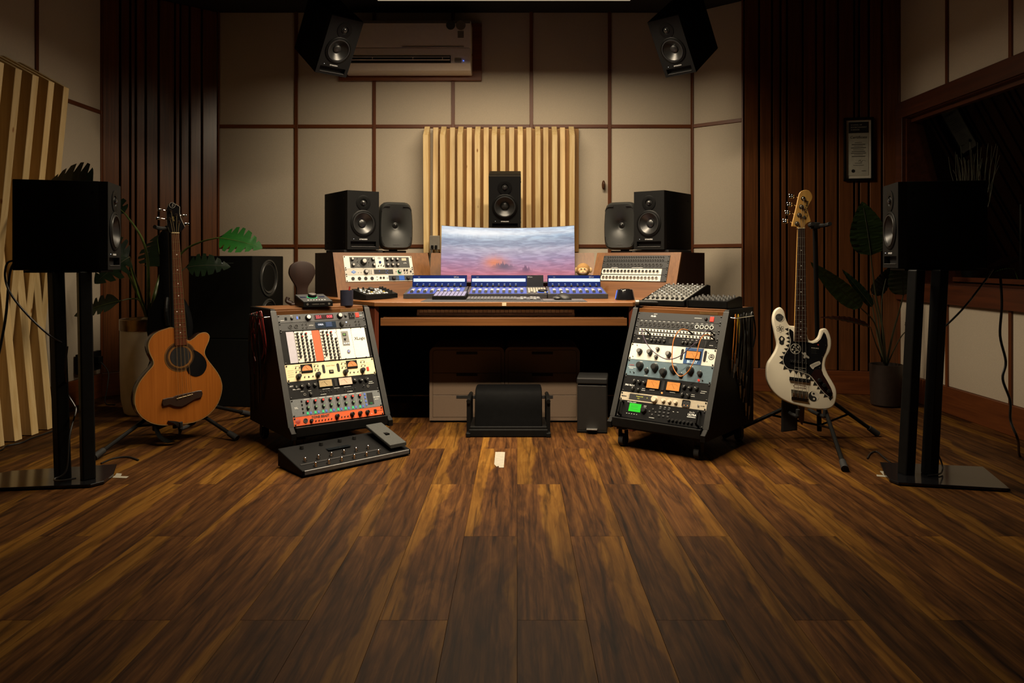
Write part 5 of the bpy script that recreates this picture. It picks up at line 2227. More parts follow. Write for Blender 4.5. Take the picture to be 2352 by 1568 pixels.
# ------------------------------------------------------------------ under the desk
t = thing('music_keyboard', 'white-keyed music keyboard on the pull-out tray under the desktop', 'keyboard', (-.122, 4.245, .641))
b = B()
box(b, (0, .14, .010), (.90, .24, .02), .003)
box(b, (0, .22, .030), (.90, .08, .03), .003)
for sx in (-1, 1):
    box(b, (sx * .440, .10, .026), (.012, .17, .03), .002)
part('case', b, mat('case_pinkgrey', (.45, .34, .29), .5), t)
b = B()
box(b, (0, 0, 0), (.0226, .14, .018), .0012, seg=1)
wk = mesh('white_key', b, mat('ivory', (.75, .64, .54), .35, var=.04))
b = B()
box(b, (0, 0, 0), (.011, .09, .014), .0015, seg=1)
bkm = mesh('black_key', b, blk2)
for k in range(36):
    put('white_key', wk, t, (-.4235 + .0242 * k, .092, .031))
    if k % 7 in (0, 1, 3, 4, 5) and k < 35:
        put('black_key', bkm, t, (-.4235 + .0242 * (k + .5), .117, .045))

dwm = mat('drawer_brown', (.135, .092, .062), .6, var=.08, vs=400)
for X, lb in ((-.298, 'brown three-drawer cabinet under the desk, half hidden by the footrest only'), (.149, 'brown three-drawer cabinet under the desk, beside the pedal bin')):
    t = thing('drawer_unit', lb, 'cabinet', (X, 4.45, 0), 0, 'three-drawer cabinets under the desk')
    r_ = .035
    W2, Z1 = .222, .447

    def rr(w2, z0, z1, r):
        pts = [(-w2, z0), (w2, z0)]
        for a in range(0, 91, 15):
            pts.append((w2 - r + r * cos(rad(a)), z1 - r + r * sin(rad(a))))
        for a in range(90, 181, 15):
            pts.append((-w2 + r + r * cos(rad(a)), z1 - r + r * sin(rad(a))))
        return pts
    b = B()
    prism(b, rr(W2, .012, Z1, r_), .006, .44, 'XZ', .002, 1)
    part('body', b, dwm, t)
    b = B()
    outer, inner = rr(W2, .012, Z1, r_), rr(W2 - .018, .03, Z1 - .016, r_ - .012)
    va = [[b.verts.new((p_[0], y, p_[1])) for p_ in q] for q, y in ((outer, 0), (inner, 0), (inner, .008), (outer, .008))]
    for q in range(3):
        for i in range(len(outer)):
            j = (i + 1) % len(outer)
            b.faces.new((va[q][i], va[q][j], va[q + 1][j], va[q + 1][i]))
    part('front_frame', b, dwm, t)
    for k, (za, zb) in enumerate(((.295, .429), (.164, .2925), (.032, .1615))):
        b = B()
        pts = rr(W2 - .020, za, zb, r_ - .014) if k == 0 else [(-W2 + .020, za), (W2 - .020, za), (W2 - .020, zb), (-W2 + .020, zb)]
        prism(b, pts, .001, .016, 'XZ', .001, 1)
        d_ = part('drawer', b, dwm, t)
        b = B()
        box(b, (0, .002, zb - .009 - .008 * (k == 0)), (.125, .006, .016))
        part('finger_slot', b, groove, d_)

t = thing('footrest', 'black padded footrest with side rails on the floor under the desk', 'footrest', (-.048, 4.10, 0))
b = B()
prism(b, [(p_.x, p_.y) for p_ in smooth_path([(.0, .055, 0), (.01, .10, 0), (.035, .20, 0), (.08, .245, 0), (.20, .25, 0), (.26, .22, 0), (.27, .055, 0)], 5)], -.185, .185, 'YZ', .01, 2)
part('cushion', b, mat('leatherette', (.0022, .0022, .0024), .7, var=.15, spec=.05), t, True)
for sx in (-1, 1):
    b = B()
    box(b, (sx * .218, .12, .012), (.025, .30, .024), .004)
    box(b, (sx * .218, .02, .10), (.022, .022, .17), .004)
    box(b, (sx * .218, .22, .10), (.022, .022, .17), .004)
    tube(b, [(sx * .218, .0, .19), (sx * .218, .12, .20), (sx * .218, .25, .19)], .012, 8)
    part('side_rail', b, blk2, t)
b = B()
box(b, (0, -.012, .022), (.43, .02, .04), .004)
box(b, (0, .12, .045), (.42, .26, .02), .004)
part('base', b, blk2, t)

t = thing('pedal_bin', 'dark square pedal bin with a small steel pedal, under the desk beside the drawers', 'bin', (.415, 4.17, 0), rad(-8))
b = B()
box(b, (0, .11, .140), (.165, .21, .255), .006)
part('bucket', b, mat('bin_dark', (.005, .004, .0033), .6, var=.15), t)
b = B()
box(b, (0, .108, .290), (.170, .216, .034), .006)
part('lid', b, mat('bin_lid', (.003, .0028, .0027), .6), t)
b = B()
box(b, (0, .11, .008), (.168, .213, .016), .004)
part('base', b, blk2, t)
b = B()
box(b, (0, -.012, .026), (.06, .035, .005), .002)
part('pedal', b, steel, t)

# foot pedalboard in front of the rack
t = thing('pedalboard', 'black floor pedalboard with steel footswitches and an expression pedal, at the foot of the rack', 'effects pedalboard', (-.946, 3.31, 0), rad(43))
W, D = .575, .245
b = B()
prism(b, [(0, .006), (0, .030), (.05, .040), (D, .085), (D, .006)], 0, W, 'YZ', .004, 2)
part('body', b, mat('pedal_black', (.0028, .0028, .003), .55, var=.15, spec=.10), t)
b = B()
prism(b, [(-.0015, .012), (-.0015, .029), (.001, .031), (.001, .012)], .01, W - .01, 'YZ')
part('front_trim', b, grey, t)


def pz(y):
    return .030 + .2 * y if y < .05 else .040 + (y - .05) * .045 / .195


for r_, (y, n_, x0) in enumerate(((.025, 6, .075), (.085, 6, .055))):
    for k in range(n_):
        x = x0 + .066 * k
        b = B()
        cyl(b, (x, y, pz(y) - .002), (x, y, pz(y) + .004), .0100, n=14)
        cyl(b, (x, y, pz(y) + .004), (x, y, pz(y) + .014), .0050, n=12)
        lathe(b, [(.0068, .012), (.0068, .018), (.005, .020), (0, .020)], 14, M.Translation((x, y, pz(y))))
        part('footswitch', b, chrome, t, True)
b = B()
prism(b, [(.054, pz(.054) + .0005), (.054, pz(.054) + .002), (.064, pz(.064) + .002), (.064, pz(.064) + .0005)], .02, .44, 'YZ')
part('scribble_strip', b, groove, t)
b = B()
prism(b, [(.012, .050), (.012, .066), (.235, .128), (.235, .112)], .465, .560, 'YZ', .004, 2)
part('expression_pedal', b, mat('pedal_rubber', (.024, .026, .024), .75, var=.3, vs=250, bump=.6), t)
b = B()
box(b, (.512, .12, .07), (.02, .03, .06))
part('pivot', b, blk, t)
for x in (.10, .20, .30, .38):
    b = B()
    cyl(b, (x, .205, pz(.205)), (x, .205, pz(.205) + .014), .010, .008, 14)
    part('knob', b, kb_black, t, True)
b = B()
vs = box(b, (.26, .155, pz(.155) + .001), (.12, .05, .002), rot=None)
part('display', b, mat('display_dark', (.008, .010, .012), .15), t)
for sx in (.04, W - .04):
    for y in (.03, D - .03):
        b = B()
        cyl(b, (sx, y, 0), (sx, y, .008), .010, n=10)
        part('foot', b, rub, t)

# ------------------------------------------------------------------ on and against the walls
t = thing('air_conditioner', 'white split air conditioner high on the back wall in a dark wooden surround', 'air conditioner', (-.824, 5.78, 2.38))
acw = mat('ac_white', (.80, .74, .63), .35, var=.03)
b = B()
box(b, (0, .012, .185), (1.10, .03, .44), .002)
part('surround', b, trim_w, t)
b = B()
prism(b, [(0, .0), (-.15, .004), (-.195, .045), (-.205, .12), (-.205, .155), (0, .155)], -.478, .478, 'YZ', .008, 2)
part('lower_body', b, acw, t, True)
b = B()
prism(b, [(0, .160), (-.208, .160), (-.214, .20), (-.205, .34), (-.17, .372), (0, .375)], -.478, .478, 'YZ', .010, 2)
part('front_panel', b, acw, t, True)
b = B()
box(b, (-.05, -.198, .072), (.76, .02, .050))
vent = part('air_outlet', b, groove, t)
b = B()
prism(b, [(-.203, .060), (-.214, .068), (-.213, .071), (-.203, .064)], -.425, .325, 'YZ')
part('flap', b, acw, vent)
b = B()
prism(b, [(-.203, .083), (-.212, .089), (-.211, .091), (-.203, .087)], -.425, .325, 'YZ')
part('flap', b, acw, vent)
for x in (-.25, .05, .27):
    b = B()
    box(b, (x, -.208, .078), (.006, .008, .016))
    part('guide', b, acw, vent)
b = B()
box(b, (.20, -.2135, .163), (.46, .003, .004))
part('trim_line', b, steel, t)
b = B()
box(b, (.385, -.204, .062), (.05, .004, .03))
part('display', b, mat('ac_display', (.30, .27, .23), .3), t)
b = B()
cyl(b, (.425, -.203, .062), (.425, -.208, .062), .004, n=8)
part('power_light', b, lblue, t, True)
for x, r in ((.33, .034), (.405, .036)):
    b = B()
    cyl(b, (x, -.2085, .325), (x, -.2065, .325), r, n=24)
    part('energy_sticker', b, mat('sticker_dark', (.05, .055, .05), .5) if r < .035 else mat('sticker_pale', (.16, .14, .10), .5), t, True)
b = B()
box(b, (.405, -.2115, .255), (.045, .002, .05))
part('energy_sticker', b, mat('sticker_pale', (.16, .14, .10), .5), t)

m_, _L = wall_frame(B1, B2)
x0, x1 = ray_x(1937, B1, B2), ray_x(2005, B1, B2)
t = thing('certificate', 'framed certificate with a black heading hung on the dark slats above the leafy plant', 'framed certificate', mx=m_ @ M.Translation(((x0 + x1) / 2, -.006, 1.755)))
W2, H2 = (x1 - x0) / 2, .225
b = B()
for a, c_, e, g in ((-W2, W2, H2 - .016, H2), (-W2, W2, -H2, -H2 + .016), (-W2, -W2 + .016, -H2, H2), (W2 - .016, W2, -H2, H2)):
    box(b, ((a + c_) / 2, -.006, (e + g) / 2), (c_ - a, .022, g - e), .001, seg=1)
part('frame', b, blk2, t)
b = B()
box(b, (0, .0, 0), (2 * W2 - .02, .006, 2 * H2 - .02))
part('mount', b, mat('mount_board', (.62, .57, .46), .7, var=.03), t)
b = B()
box(b, (0, -.004, .005), (2 * W2 - .064, .002, 2 * H2 - .064))
part('paper', b, mat('certificate_paper', (.42, .40, .32), .7, var=.08, vs=30), t)
b = B()
box(b, (0, -.006, H2 - .07), (2 * W2 - .066, .002, .078))
part('heading', b, mat('heading_black', (.012, .012, .012), .6), t)
cpl = mat('print_cert', (.5, .48, .42), .6)
for k, s_ in enumerate(('SCHOOL OF', 'ENTERTAINMENT', 'SCIENCES')):
    text(s_, .0135, cpl, t, (-W2 + .047, -.0075, H2 - .052 - .017 * k), align='LEFT')
text('Certificate', .027, bk, t, (0, -.0056, .085), shear=.15)
b = B()
for z, w_ in ((.048, .05), (.034, .09), (.022, .06), (.010, .10), (-.004, .07), (-.016, .09), (-.028, .10), (-.040, .06), (-.052, .09), (-.10, .05), (-.115, .07)):
    box(b, (0, -.0054, z), (w_, .0006, .004 if w_ > .08 else .0025))
o = part('small_print', b, bk, t)
o['kind'] = 'stuff'
b = B()
cyl(b, (-.035, -.005, -.155), (-.035, -.006, -.155), .012, n=18)
part('seal', b, bk, t, True)
b = B()
tube(b, [(.0, -.0056, -.088), (.012, -.0056, -.076), (.016, -.0056, -.094), (.03, -.0056, -.08), (.05, -.0056, -.085)], .0008, 4, 5)
part('signature', b, bk, t)
text('musitec', .010, bk, t, (.035, -.0056, -.155))

b = B()
q = at(1386, 425, 5.79)
ball(b, (0, -.012, 0), (.014, .016, .036), 20)
ball(b, (0, -.028, 0), (.007, .010, .026), 14)
solo('wooden_stud', b, wood('knob_wood', '#3b200c', '#5a3214', 'Z', 40, 12, .35), 'small oval wooden stud on a pale wall panel beside the pine slats', 'wall stud', smooth=True, loc=(q.x, 5.795, q.z))

# outlet on the low left wall
t = thing('wall_socket', 'black double wall socket low on the fabric wall behind the speaker stand', 'wall socket', (-2.908, 5.07, .22))
b = B()
box(b, (.015, 0, .055), (.03, .26, .13), .004)
part('plate', b, blk2, t)
for k in (-1, 1):
    b = B()
    box(b, (.045, k * .06, .06), (.04, .05, .05), .004)
    part('plug', b, blk, t)
b = B()
tube(b, [(.06, .06, .05), (.12, .05, -.02), (.14, 0, -.12), (.16, -.06, -.21), (.25, -.1, -.214)], .004, 6, 6)
part('cord', b, blkc, t)

# stacked main cabinets
for k, (za, zb, lb) in enumerate(((0, .444, 'large black loudspeaker cabinet standing on the floor under another, behind the rack'), (.446, .990, 'large black loudspeaker cabinet with a tiny white lamp, stacked on another behind the rack'))):
    t = thing('bass_cabinet', lb, 'loudspeaker', (-1.73, 4.91, za), rad(-8))
    h_ = zb - za
    b = B()
    box(b, (-.225, .225, h_ / 2), (.45, .45, h_), .006)
    part('cabinet', b, mat('cab_black', (.004, .0043, .004), .6, var=.15, vs=60, spec=.12), t)
    mx = TRS((.0005, .225, h_ - .13), ry=pi / 2)
    for z, r in (((h_ - .15, .115), (h_ - .40, .10)) if k else ((.22, .15),)):
        mx = M.Translation((.0, .225, z)) @ M.Rotation(pi / 2, 4, 'Y')
        b = B()
        lathe(b, [(r * 1.1, 0), (r * 1.1, .006), (r, .008), (r * .96, .002), (r * .9, .008), (r * .84, .002)], 36, mx)
        o = part('woofer', b, mat('cab_rim', (.022, .023, .022), .4), t, True)
        b = B()
        lathe(b, [(r * .85, .003), (r * .35, -.02), (r * .3, -.006), (0, -.001)], 32, mx)
        part('cone', b, cone_m, o, True)
    if k:
        b = B()
        cyl(b, (-.215, 0, h_ - .048), (-.215, -.003, h_ - .048), .003, n=10)
        part('power_light', b, MATS['lamp_white'], t, True)
        text('ADAM AUDIO', .010, mat('logo_dim2', (.05, .06, .05), .5), t, (-.165, -.0006, h_ - .048))

# ------------------------------------------------------------------ black gig bag behind the acoustic bass
t = thing('gig_bag', 'black soft guitar bag standing upright behind the acoustic bass', 'guitar bag', (-2.03, 4.42, .0), rad(12))
t.rotation_euler = (rad(-3), rad(-2), rad(10))
pr = smooth_path([(0, .0, 0), (-.10, .015, 0), (-.145, .12, 0), (-.13, .30, 0), (-.10, .42, 0), (-.12, .56, 0), (-.10, .68, 0), (-.055, .78, 0), (-.040, .98, 0), (-.045, 1.10, 0), (0, 1.15, 0), (.045, 1.10, 0), (.040, .98, 0), (.055, .78, 0), (.10, .68, 0), (.12, .56, 0), (.10, .42, 0), (.13, .30, 0), (.145, .12, 0), (.10, .015, 0)], 3, True)
b = B()
prism(b, [(p_.x, p_.y) for p_ in pr], -.05, .05, 'XZ', .015, 2)
part('shell', b, mat('nylon_black', (.0025, .0025, .003), .8, var=.2, vs=200, spec=.08), t, True)
b = B()
tube(b, [(0, -.052, .74), (0, -.075, .66), (0, -.052, .58)], .012, 8, 5)
part('handle', b, blk2, t)
b = B()
prism(b, [(-.09, .10), (.09, .10), (.10, .30), (.07, .38), (-.07, .38), (-.10, .30)], -.072, -.045, 'XZ', .008, 2)
part('pocket', b, MATS['nylon_black'], t)


# ------------------------------------------------------------------ guitars
def crop_map(cx, bot, k, sc):
    return lambda pts: [((x - cx) * k, (bot - y) * k) for x, y in pts]


def smooth2(pts, k=5, closed=True):
    return [(p_.x, p_.y) for p_ in smooth_path([(x, y, 0) for x, y in pts], k, closed)]


def ribbon(bm, pts, w, y, mi=0):
    """flat line of width w along 2D points, lying at depth y"""
    n = len(pts)
    l, r = [], []
    for i, (x, z) in enumerate(pts):
        ax, az = pts[max(0, i - 1)]
        cx, cz = pts[min(n - 1, i + 1)]
        d = V((cx - ax, cz - az)).normalized()
        l.append(bm.verts.new((x - d.y * w / 2, y, z + d.x * w / 2)))
        r.append(bm.verts.new((x + d.y * w / 2, y, z - d.x * w / 2)))
    for i in range(n - 1):
        bm.faces.new((l[i], l[i + 1], r[i + 1], r[i])).material_index = mi


KA = 1 / (2.307 * 435)
am = crop_map(485, 1330, KA, 1)
gx = M.Translation((-1.79, 3.97, .096)) @ M.Rotation(rad(40), 4, 'Z') @ M.Rotation(rad(-3.5), 4, 'X')
t = thing('acoustic_bass', 'orange-topped acoustic bass with a cutaway and black pickguard on a floor stand', 'bass guitar', mx=gx)
outl = smooth2(am([(470, 822), (425, 825), (388, 838), (360, 862), (344, 900), (350, 945), (366, 985), (364, 1012), (330, 1050), (294, 1100), (276, 1160), (280, 1220), (310, 1272), (365, 1312), (430, 1328), (500, 1332), (575, 1328), (640, 1300), (690, 1245), (714, 1170), (706, 1112), (680, 1062), (645, 1012), (626, 975), (628, 945), (646, 905), (651, 875), (636, 857), (612, 856), (590, 866), (568, 884), (535, 890)]), 4)
dep = .085
b = B()
prism(b, outl, .002, dep, 'XZ', .004, 2)
part('body', b, mat('body_dark', (.020, .009, .006), .18, var=.1), t, True)
b = B()
prism(b, [((x - 0) * .992, (z - .2) * .992 + .2) for x, z in outl], -.001, .004, 'XZ', .001, 1)
spr = wood('spruce_orange', '#915014', '#a5601f', 'Z', 90, 40, .38, bump=.05)
part('soundboard', b, spr, t, True)
b = B()
ribbon(b, outl + outl[:1], .0035, -.0014)
part('binding', b, mat('binding_cream', (.30, .17, .06), .4), t)
hc = am([(500, 975)])[0]
mxh = M.Translation((hc[0], -.0012, hc[1])) @ M.Rotation(pi / 2, 4, 'X')
b = B()
lathe(b, [(.053, -.001), (.053, .0002), (0, .0002)], 40, mxh)
part('sound_hole', b, groove, t, True)
for r0, r1, c_ in ((.080, .076, (.10, .06, .02)), (.074, .062, (.035, .018, .008)), (.060, .056, (.14, .09, .03))):
    b = B()
    lathe(b, [(r0, .0002), (r0, .0006), (r1, .0006), (r1, .0002)], 44, mxh)
    part('rosette_ring', b, mat('ring_%d' % int(r0 * 1000), c_, .4), t, True)
b = B()
pg = smooth2(am([(568, 945), (600, 965), (628, 1000), (634, 1040), (615, 1075), (580, 1088), (548, 1075), (530, 1045), (545, 1030), (565, 1000), (572, 970)]), 4)
prism(b, pg, -.003, -.001, 'XZ')
part('pickguard', b, blkgl, t, True)
b = B()
br = smooth2(am([(407, 1190), (455, 1185), (475, 1178), (560, 1168), (603, 1166), (604, 1200), (570, 1208), (545, 1220), (500, 1240), (460, 1232), (440, 1222), (408, 1226)]), 2)
prism(b, br, -.012, -.001, 'XZ', .002, 1)
bro = part('bridge', b, mat('rosewood', (.028, .013, .008), .4), t, True)
b = B()
sx0, sx1 = am([(474, 1195)])[0], am([(556, 1180)])[0]
tube(b, [(sx0[0], -.0135, sx0[1]), (sx1[0], -.0135, sx1[1])], .0022, 6)
part('saddle', b, mat('bone', (.60, .48, .28), .4), bro)
# neck, fingerboard, head
n0, n1 = am([(466, 314), (503, 314)]), am([(473, 915), (532, 915)])
b = B()
prism(b, [n0[0], n0[1], n1[1], n1[0]], -.006, -.0012, 'XZ')
fbm = wood('fingerboard_brown', '#4a2312', '#5c3019', 'Z', 60, 30, .4)
fbo = part('fingerboard', b, fbm, t)
b = B()
prism(b, [(n0[0][0] + .002, n0[0][1]), (n0[1][0] - .002, n0[1][1]), (n1[1][0] - .004, n1[1][1] + .10), (n1[0][0] + .004, n1[0][1] + .10)], -.001, .022, 'XZ', .006, 2)
part('neck', b, mat('neck_mahogany', (.05, .02, .01), .35), t, True)
topz, botz = n0[0][1], am([(0, 1182)])[0][1]
scale_l = topz - botz


def frets(parent, a0, a1, c0, c1, zt, zb, n, y, fm, dots):
    """a0/a1 top x pair, c0/c1 bottom x pair of the board; frets placed by the twelfth-root rule from zt towards the bridge zb"""
    ztop = zt

    def xs(z, tb):
        k = (zt - z) / (zt - tb)
        return a0 + (c0 - a0) * k, a1 + (c1 - a1) * k
    for i in range(1, n + 1):
        z = zt - (zt - zb) * (1 - 2 ** (-i / 12))
        xa, xb = xs(z, zend)
        b = B()
        box(b, ((xa + xb) / 2, y, z), (xb - xa, .0016, .0018))
        part('fret', b, fm, parent)
        if i in dots:
            zp = zt - (zt - zb) * (1 - 2 ** (-(i - 1) / 12))
            for dx in ((0,) if i != 12 else (-.012, .012)):
                b = B()
                cyl(b, ((xa + xb) / 2 + dx, y, (z + zp) / 2), (((xa + xb) / 2) + dx, y - .0004, (z + zp) / 2), .0028, n=10)
                part('inlay', b, wht, parent, True)


zend = n1[0][1]
frm = mat('fret_brass', (.45, .36, .20), .3, .8)
frets(fbo, n0[0][0], n0[1][0], n1[0][0], n1[1][0], topz, botz, 18, -.0062, frm, (3, 5, 7, 9, 12, 15, 17))
b = B()
box(b, ((n0[0][0] + n0[1][0]) / 2, -.006, topz + .001), (n0[1][0] - n0[0][0] + .001, .008, .005))
part('nut', b, MATS['bone'], t)
hd = am([(466, 312), (455, 290), (448, 262), (446, 235), (448, 190), (452, 168), (462, 152), (476, 149), (489, 156), (500, 164), (511, 172), (510, 200), (514, 225), (524, 252), (536, 278), (520, 300), (505, 312)])
b = B()
prism(b, smooth2(hd, 3), .002, .018, 'XZ', .002, 1)
ho = part('headstock', b, blkgl, t, True)
b = B()
ribbon(b, smooth2(am([(489, 156), (500, 164), (511, 172), (510, 200), (514, 225), (524, 252), (536, 278)]), 3, False), .002, .0012)
part('edge_line', b, mat('edge_cream', (.4, .36, .28), .4), ho)
lg = am([(473, 164)])[0]
b = B()
lathe(b, [(.0155, 0), (.0155, .001), (.0135, .001), (.0135, 0)], 28, M.Translation((lg[0], .0015, lg[1])) @ M.Rotation(pi / 2, 4, 'X'))
part('emblem_ring', b, mat('emblem_silver', (.5, .48, .42), .3, .5), ho, True)
text('S', .022, MATS['emblem_silver'], ho, (lg[0], .0008, lg[1]), shear=.3)
text('Silver', .012, mat('print_goldleaf', (.45, .34, .10), .4), ho, (am([(478, 236)])[0][0], .0008, am([(478, 236)])[0][1]), (pi / 2, rad(78), 0), shear=.2)
posts = [(465, 195), (460, 238), (493, 216), (505, 254)]
pegs = [(415, 190), (405, 236), (540, 216), (550, 262)]
for (px_, py_), (qx, qy) in zip(posts, pegs):
    p_, q_ = am([(px_, py_)])[0], am([(qx, qy)])[0]
    b = B()
    cyl(b, (p_[0], .002, p_[1]), (p_[0], -.012, p_[1]), .0065, .0050, 14)
    cyl(b, (p_[0], .002, p_[1]), (p_[0], .0005, p_[1]), .009, n=16)
    part('tuning_post', b, chrome, ho, True)
    b = B()
    cyl(b, (p_[0], .022, p_[1]), (q_[0] + (.018 if qx < px_ else -.018), .022, q_[1]), .003, n=8)
    vs = box(b, (q_[0], .022, q_[1]), (.024, .006, .015), .003)
    part('tuning_peg', b, chrome, ho, True)
for k, (px_, py_) in enumerate(posts[1:2] + posts[0:1] + posts[2:3] + posts[3:]):
    p_ = am([(px_, py_)])[0]
    xa = n0[0][0] + (n0[1][0] - n0[0][0]) * (.14 + .24 * k)
    xb = sx0[0] + (sx1[0] - sx0[0]) * (.10 + .27 * k)
    zb = sx0[1] + (sx1[1] - sx0[1]) * (.10 + .27 * k)
    b = B()
    tube(b, [(p_[0], -.006, p_[1]), (xa, -.0095, topz + .002), (xb, -.0165, zb), (xb, -.010, zb - .012)], .0013, 5)
    part('string', b, mat('string_bronze', (.62, .48, .24), .3, .85), t, True)


def guitar_stand(label, gxm, yoke, legs, hub_z, rest, front):
    """tripod with an upright tube; yoke and rest in world metres"""
    X, Y = gxm
    t = thing('guitar_stand', label, 'guitar stand', (X, Y, 0))
    b = B()
    tube(b, [(0, 0, .03), (yoke[0] - X, yoke[1] - Y, yoke[2])], .0125, 12)
    part('upright', b, blk2, t, True)
    b = B()
    cyl(b, (0, 0, hub_z - .04), (0, 0, hub_z + .04), .022, n=14)
    part('hub', b, blk2, t, True)
    for lx, ly in legs:
        b = B()
        tube(b, [(0, 0, hub_z), (lx - X, ly - Y, .018)], .0105, 10)
        o = part('leg', b, blk2, t, True)
        b = B()
        d = (V((lx - X, ly - Y, .018)) - V((0, 0, hub_z))).normalized()
        e = V((lx - X, ly - Y, .018))
        cyl(b, e - d * .05, e + d * .012, .015, .017, 12)
        part('rubber_foot', b, rub, o, True)
        b = B()
        tube(b, [(0, 0, .06), ((lx - X) * .5, (ly - Y) * .5, (hub_z + .018) * .5 - .008)], .006, 8)
        part('strut', b, blk2, t, True)
    b = B()
    yx, yy, yz = yoke[0] - X, yoke[1] - Y, yoke[2]
    tube(b, [(yx - .045, yy - .085, yz + .006), (yx - .040, yy - .03, yz), (yx, yy, yz), (yx + .040, yy - .03, yz), (yx + .045, yy - .085, yz + .006)], .011, 8, 4)
    box(b, (yx, yy, yz), (.05, .03, .035), .006)
    part('yoke', b, rub, t, True)
    for sx in (-1, 1):
        b = B()
        rx, ry, rz = rest
        tube(b, [(0, 0, rz + .02), (rx - X + sx * .06, ry - Y + .09, rz), (rx - X + sx * .07, front - Y - .006, rz - .004), (rx - X + sx * .07, front - Y - .022, rz + .006), (rx - X + sx * .07, front - Y - .026, rz + .035)], .010, 8, 3)
        part('cradle_arm', b, rub, t, True)
    return t


guitar_stand('black tripod stand holding the acoustic bass', (-1.90, 4.17), (-1.905, 4.125, 1.135), [(-2.03, 3.62), (-1.50, 4.00), (-1.66, 4.62)], .20, (-1.83, 4.04, .080), 3.955)
# strap hanging in a loop under it
b = B()
pts = smooth_path([(-.05, .0, .10), (-.048, -.02, .05), (-.02, -.03, .005), (.03, -.02, -.02), (.065, 0, .02), (.045, .02, .065), (0, .02, .085)], 6)
l_, r_ = [], []
for p_ in pts:
    l_.append(b.verts.new(p_ + V((0, -.022, 0))))
    r_.append(b.verts.new(p_ + V((0, .022, .004))))
for i in range(len(pts) - 1):
    b.faces.new((l_[i], l_[i + 1], r_[i + 1], r_[i]))
bmesh.ops.solidify(b, geom=b.faces[:], thickness=.003)
solo('guitar_strap', b, blk2, 'black webbing strap looped under the acoustic bass on its stand', 'strap', smooth=True, loc=(-1.83, 3.93, .035))

# --- white solid-body bass
KB = 1 / 440.


def bm7(pts):
    return [((x / 5.6 + 1740 - 1850) * KB, (942 - (y / 5.6 + 680)) * KB) for x, y in pts]


def bm5(pts):
    return [((x / 2.274 + 1680 - 1850) * KB, (942 - (y / 2.274 + 400)) * KB) for x, y in pts]


gx2 = M.Translation(at(1850, 942, 3.90)) @ M.Rotation(rad(-6), 4, 'Z') @ M.Rotation(rad(-7), 4, 'X')
t = thing('electric_bass', 'white solid-body bass guitar with black pickguard and stickers on a floor stand', 'bass guitar', mx=gx2)
ol = smooth2(bm7([(330, 150), (285, 180), (255, 240), (245, 330), (260, 430), (280, 540), (293, 630), (270, 710), (215, 800), (165, 880), (148, 980), (152, 1080), (185, 1180), (250, 1270), (340, 1340), (450, 1390), (560, 1420), (700, 1450), (850, 1455), (940, 1430), (990, 1370), (1012, 1270), (1005, 1190), (970, 1110), (920, 1020), (890, 940), (885, 880), (905, 800), (945, 730), (968, 650), (970, 560), (950, 480), (920, 430), (885, 418), (850, 435), (835, 480), (815, 530), (770, 570), (715, 582), (682, 552), (668, 480), (664, 400), (500, 392), (455, 385), (430, 350), (410, 290), (400, 230), (385, 190), (360, 160)]), 3)
b = B()
prism(b, ol, 0, .042, 'XZ', .008, 3)
part('body', b, mat('olympic_white', (.78, .72, .57), .25, var=.05, vs=8), t, True)
pgb = mat('pickguard_black', (.007, .007, .008), .2)
b = B()
pgp = bm7([(455, 430), (495, 465), (495, 590), (645, 592), (735, 615), (790, 600), (835, 558), (862, 498), (878, 466), (900, 500), (915, 560), (915, 640), (890, 720), (850, 800), (835, 880), (832, 944), (742, 950), (690, 1030), (650, 1006), (590, 986), (530, 968), (470, 955), (420, 945), (380, 910), (358, 860), (360, 800), (390, 740), (430, 680), (452, 620), (455, 560), (440, 500), (442, 440)])
prism(b, pgp, -.0022, -.0002, 'XZ')
pgo = part('pickguard', b, pgb, t)
b = B()
ribbon(b, smooth2(bm7([(442, 440), (440, 500), (455, 560), (452, 620), (430, 680), (390, 740), (360, 800), (358, 860), (380, 910), (420, 945), (470, 955), (530, 968), (590, 986), (650, 1006), (690, 1030), (740, 1090), (800, 1180), (860, 1250), (915, 1298)]), 3, False), .0028, -.0024)
part('edge_line', b, mat('edge_white', (.55, .52, .44), .4), pgo)
b = B()
prism(b, bm7([(742, 955), (832, 950), (850, 1010), (895, 1090), (940, 1180), (957, 1240), (950, 1285), (920, 1300), (860, 1250), (800, 1180), (740, 1090), (690, 1030)]), -.0020, -.0002, 'XZ')
cpo = part('control_plate', b, mat('plate_oxblood', (.020, .008, .007), .2), t)
for x, y, r in ((800, 1085, .011), (850, 1145, .011), (905, 1220, .010)):
    p_ = bm7([(x, y)])[0]
    b = B()
    lathe(b, [(r, 0), (r * .9, .014), (r * .8, .016), (0, .016)], 18, M.Translation((p_[0], -.002, p_[1])) @ M.Rotation(pi / 2, 4, 'X'))
    part('knob', b, kb_black, cpo, True)
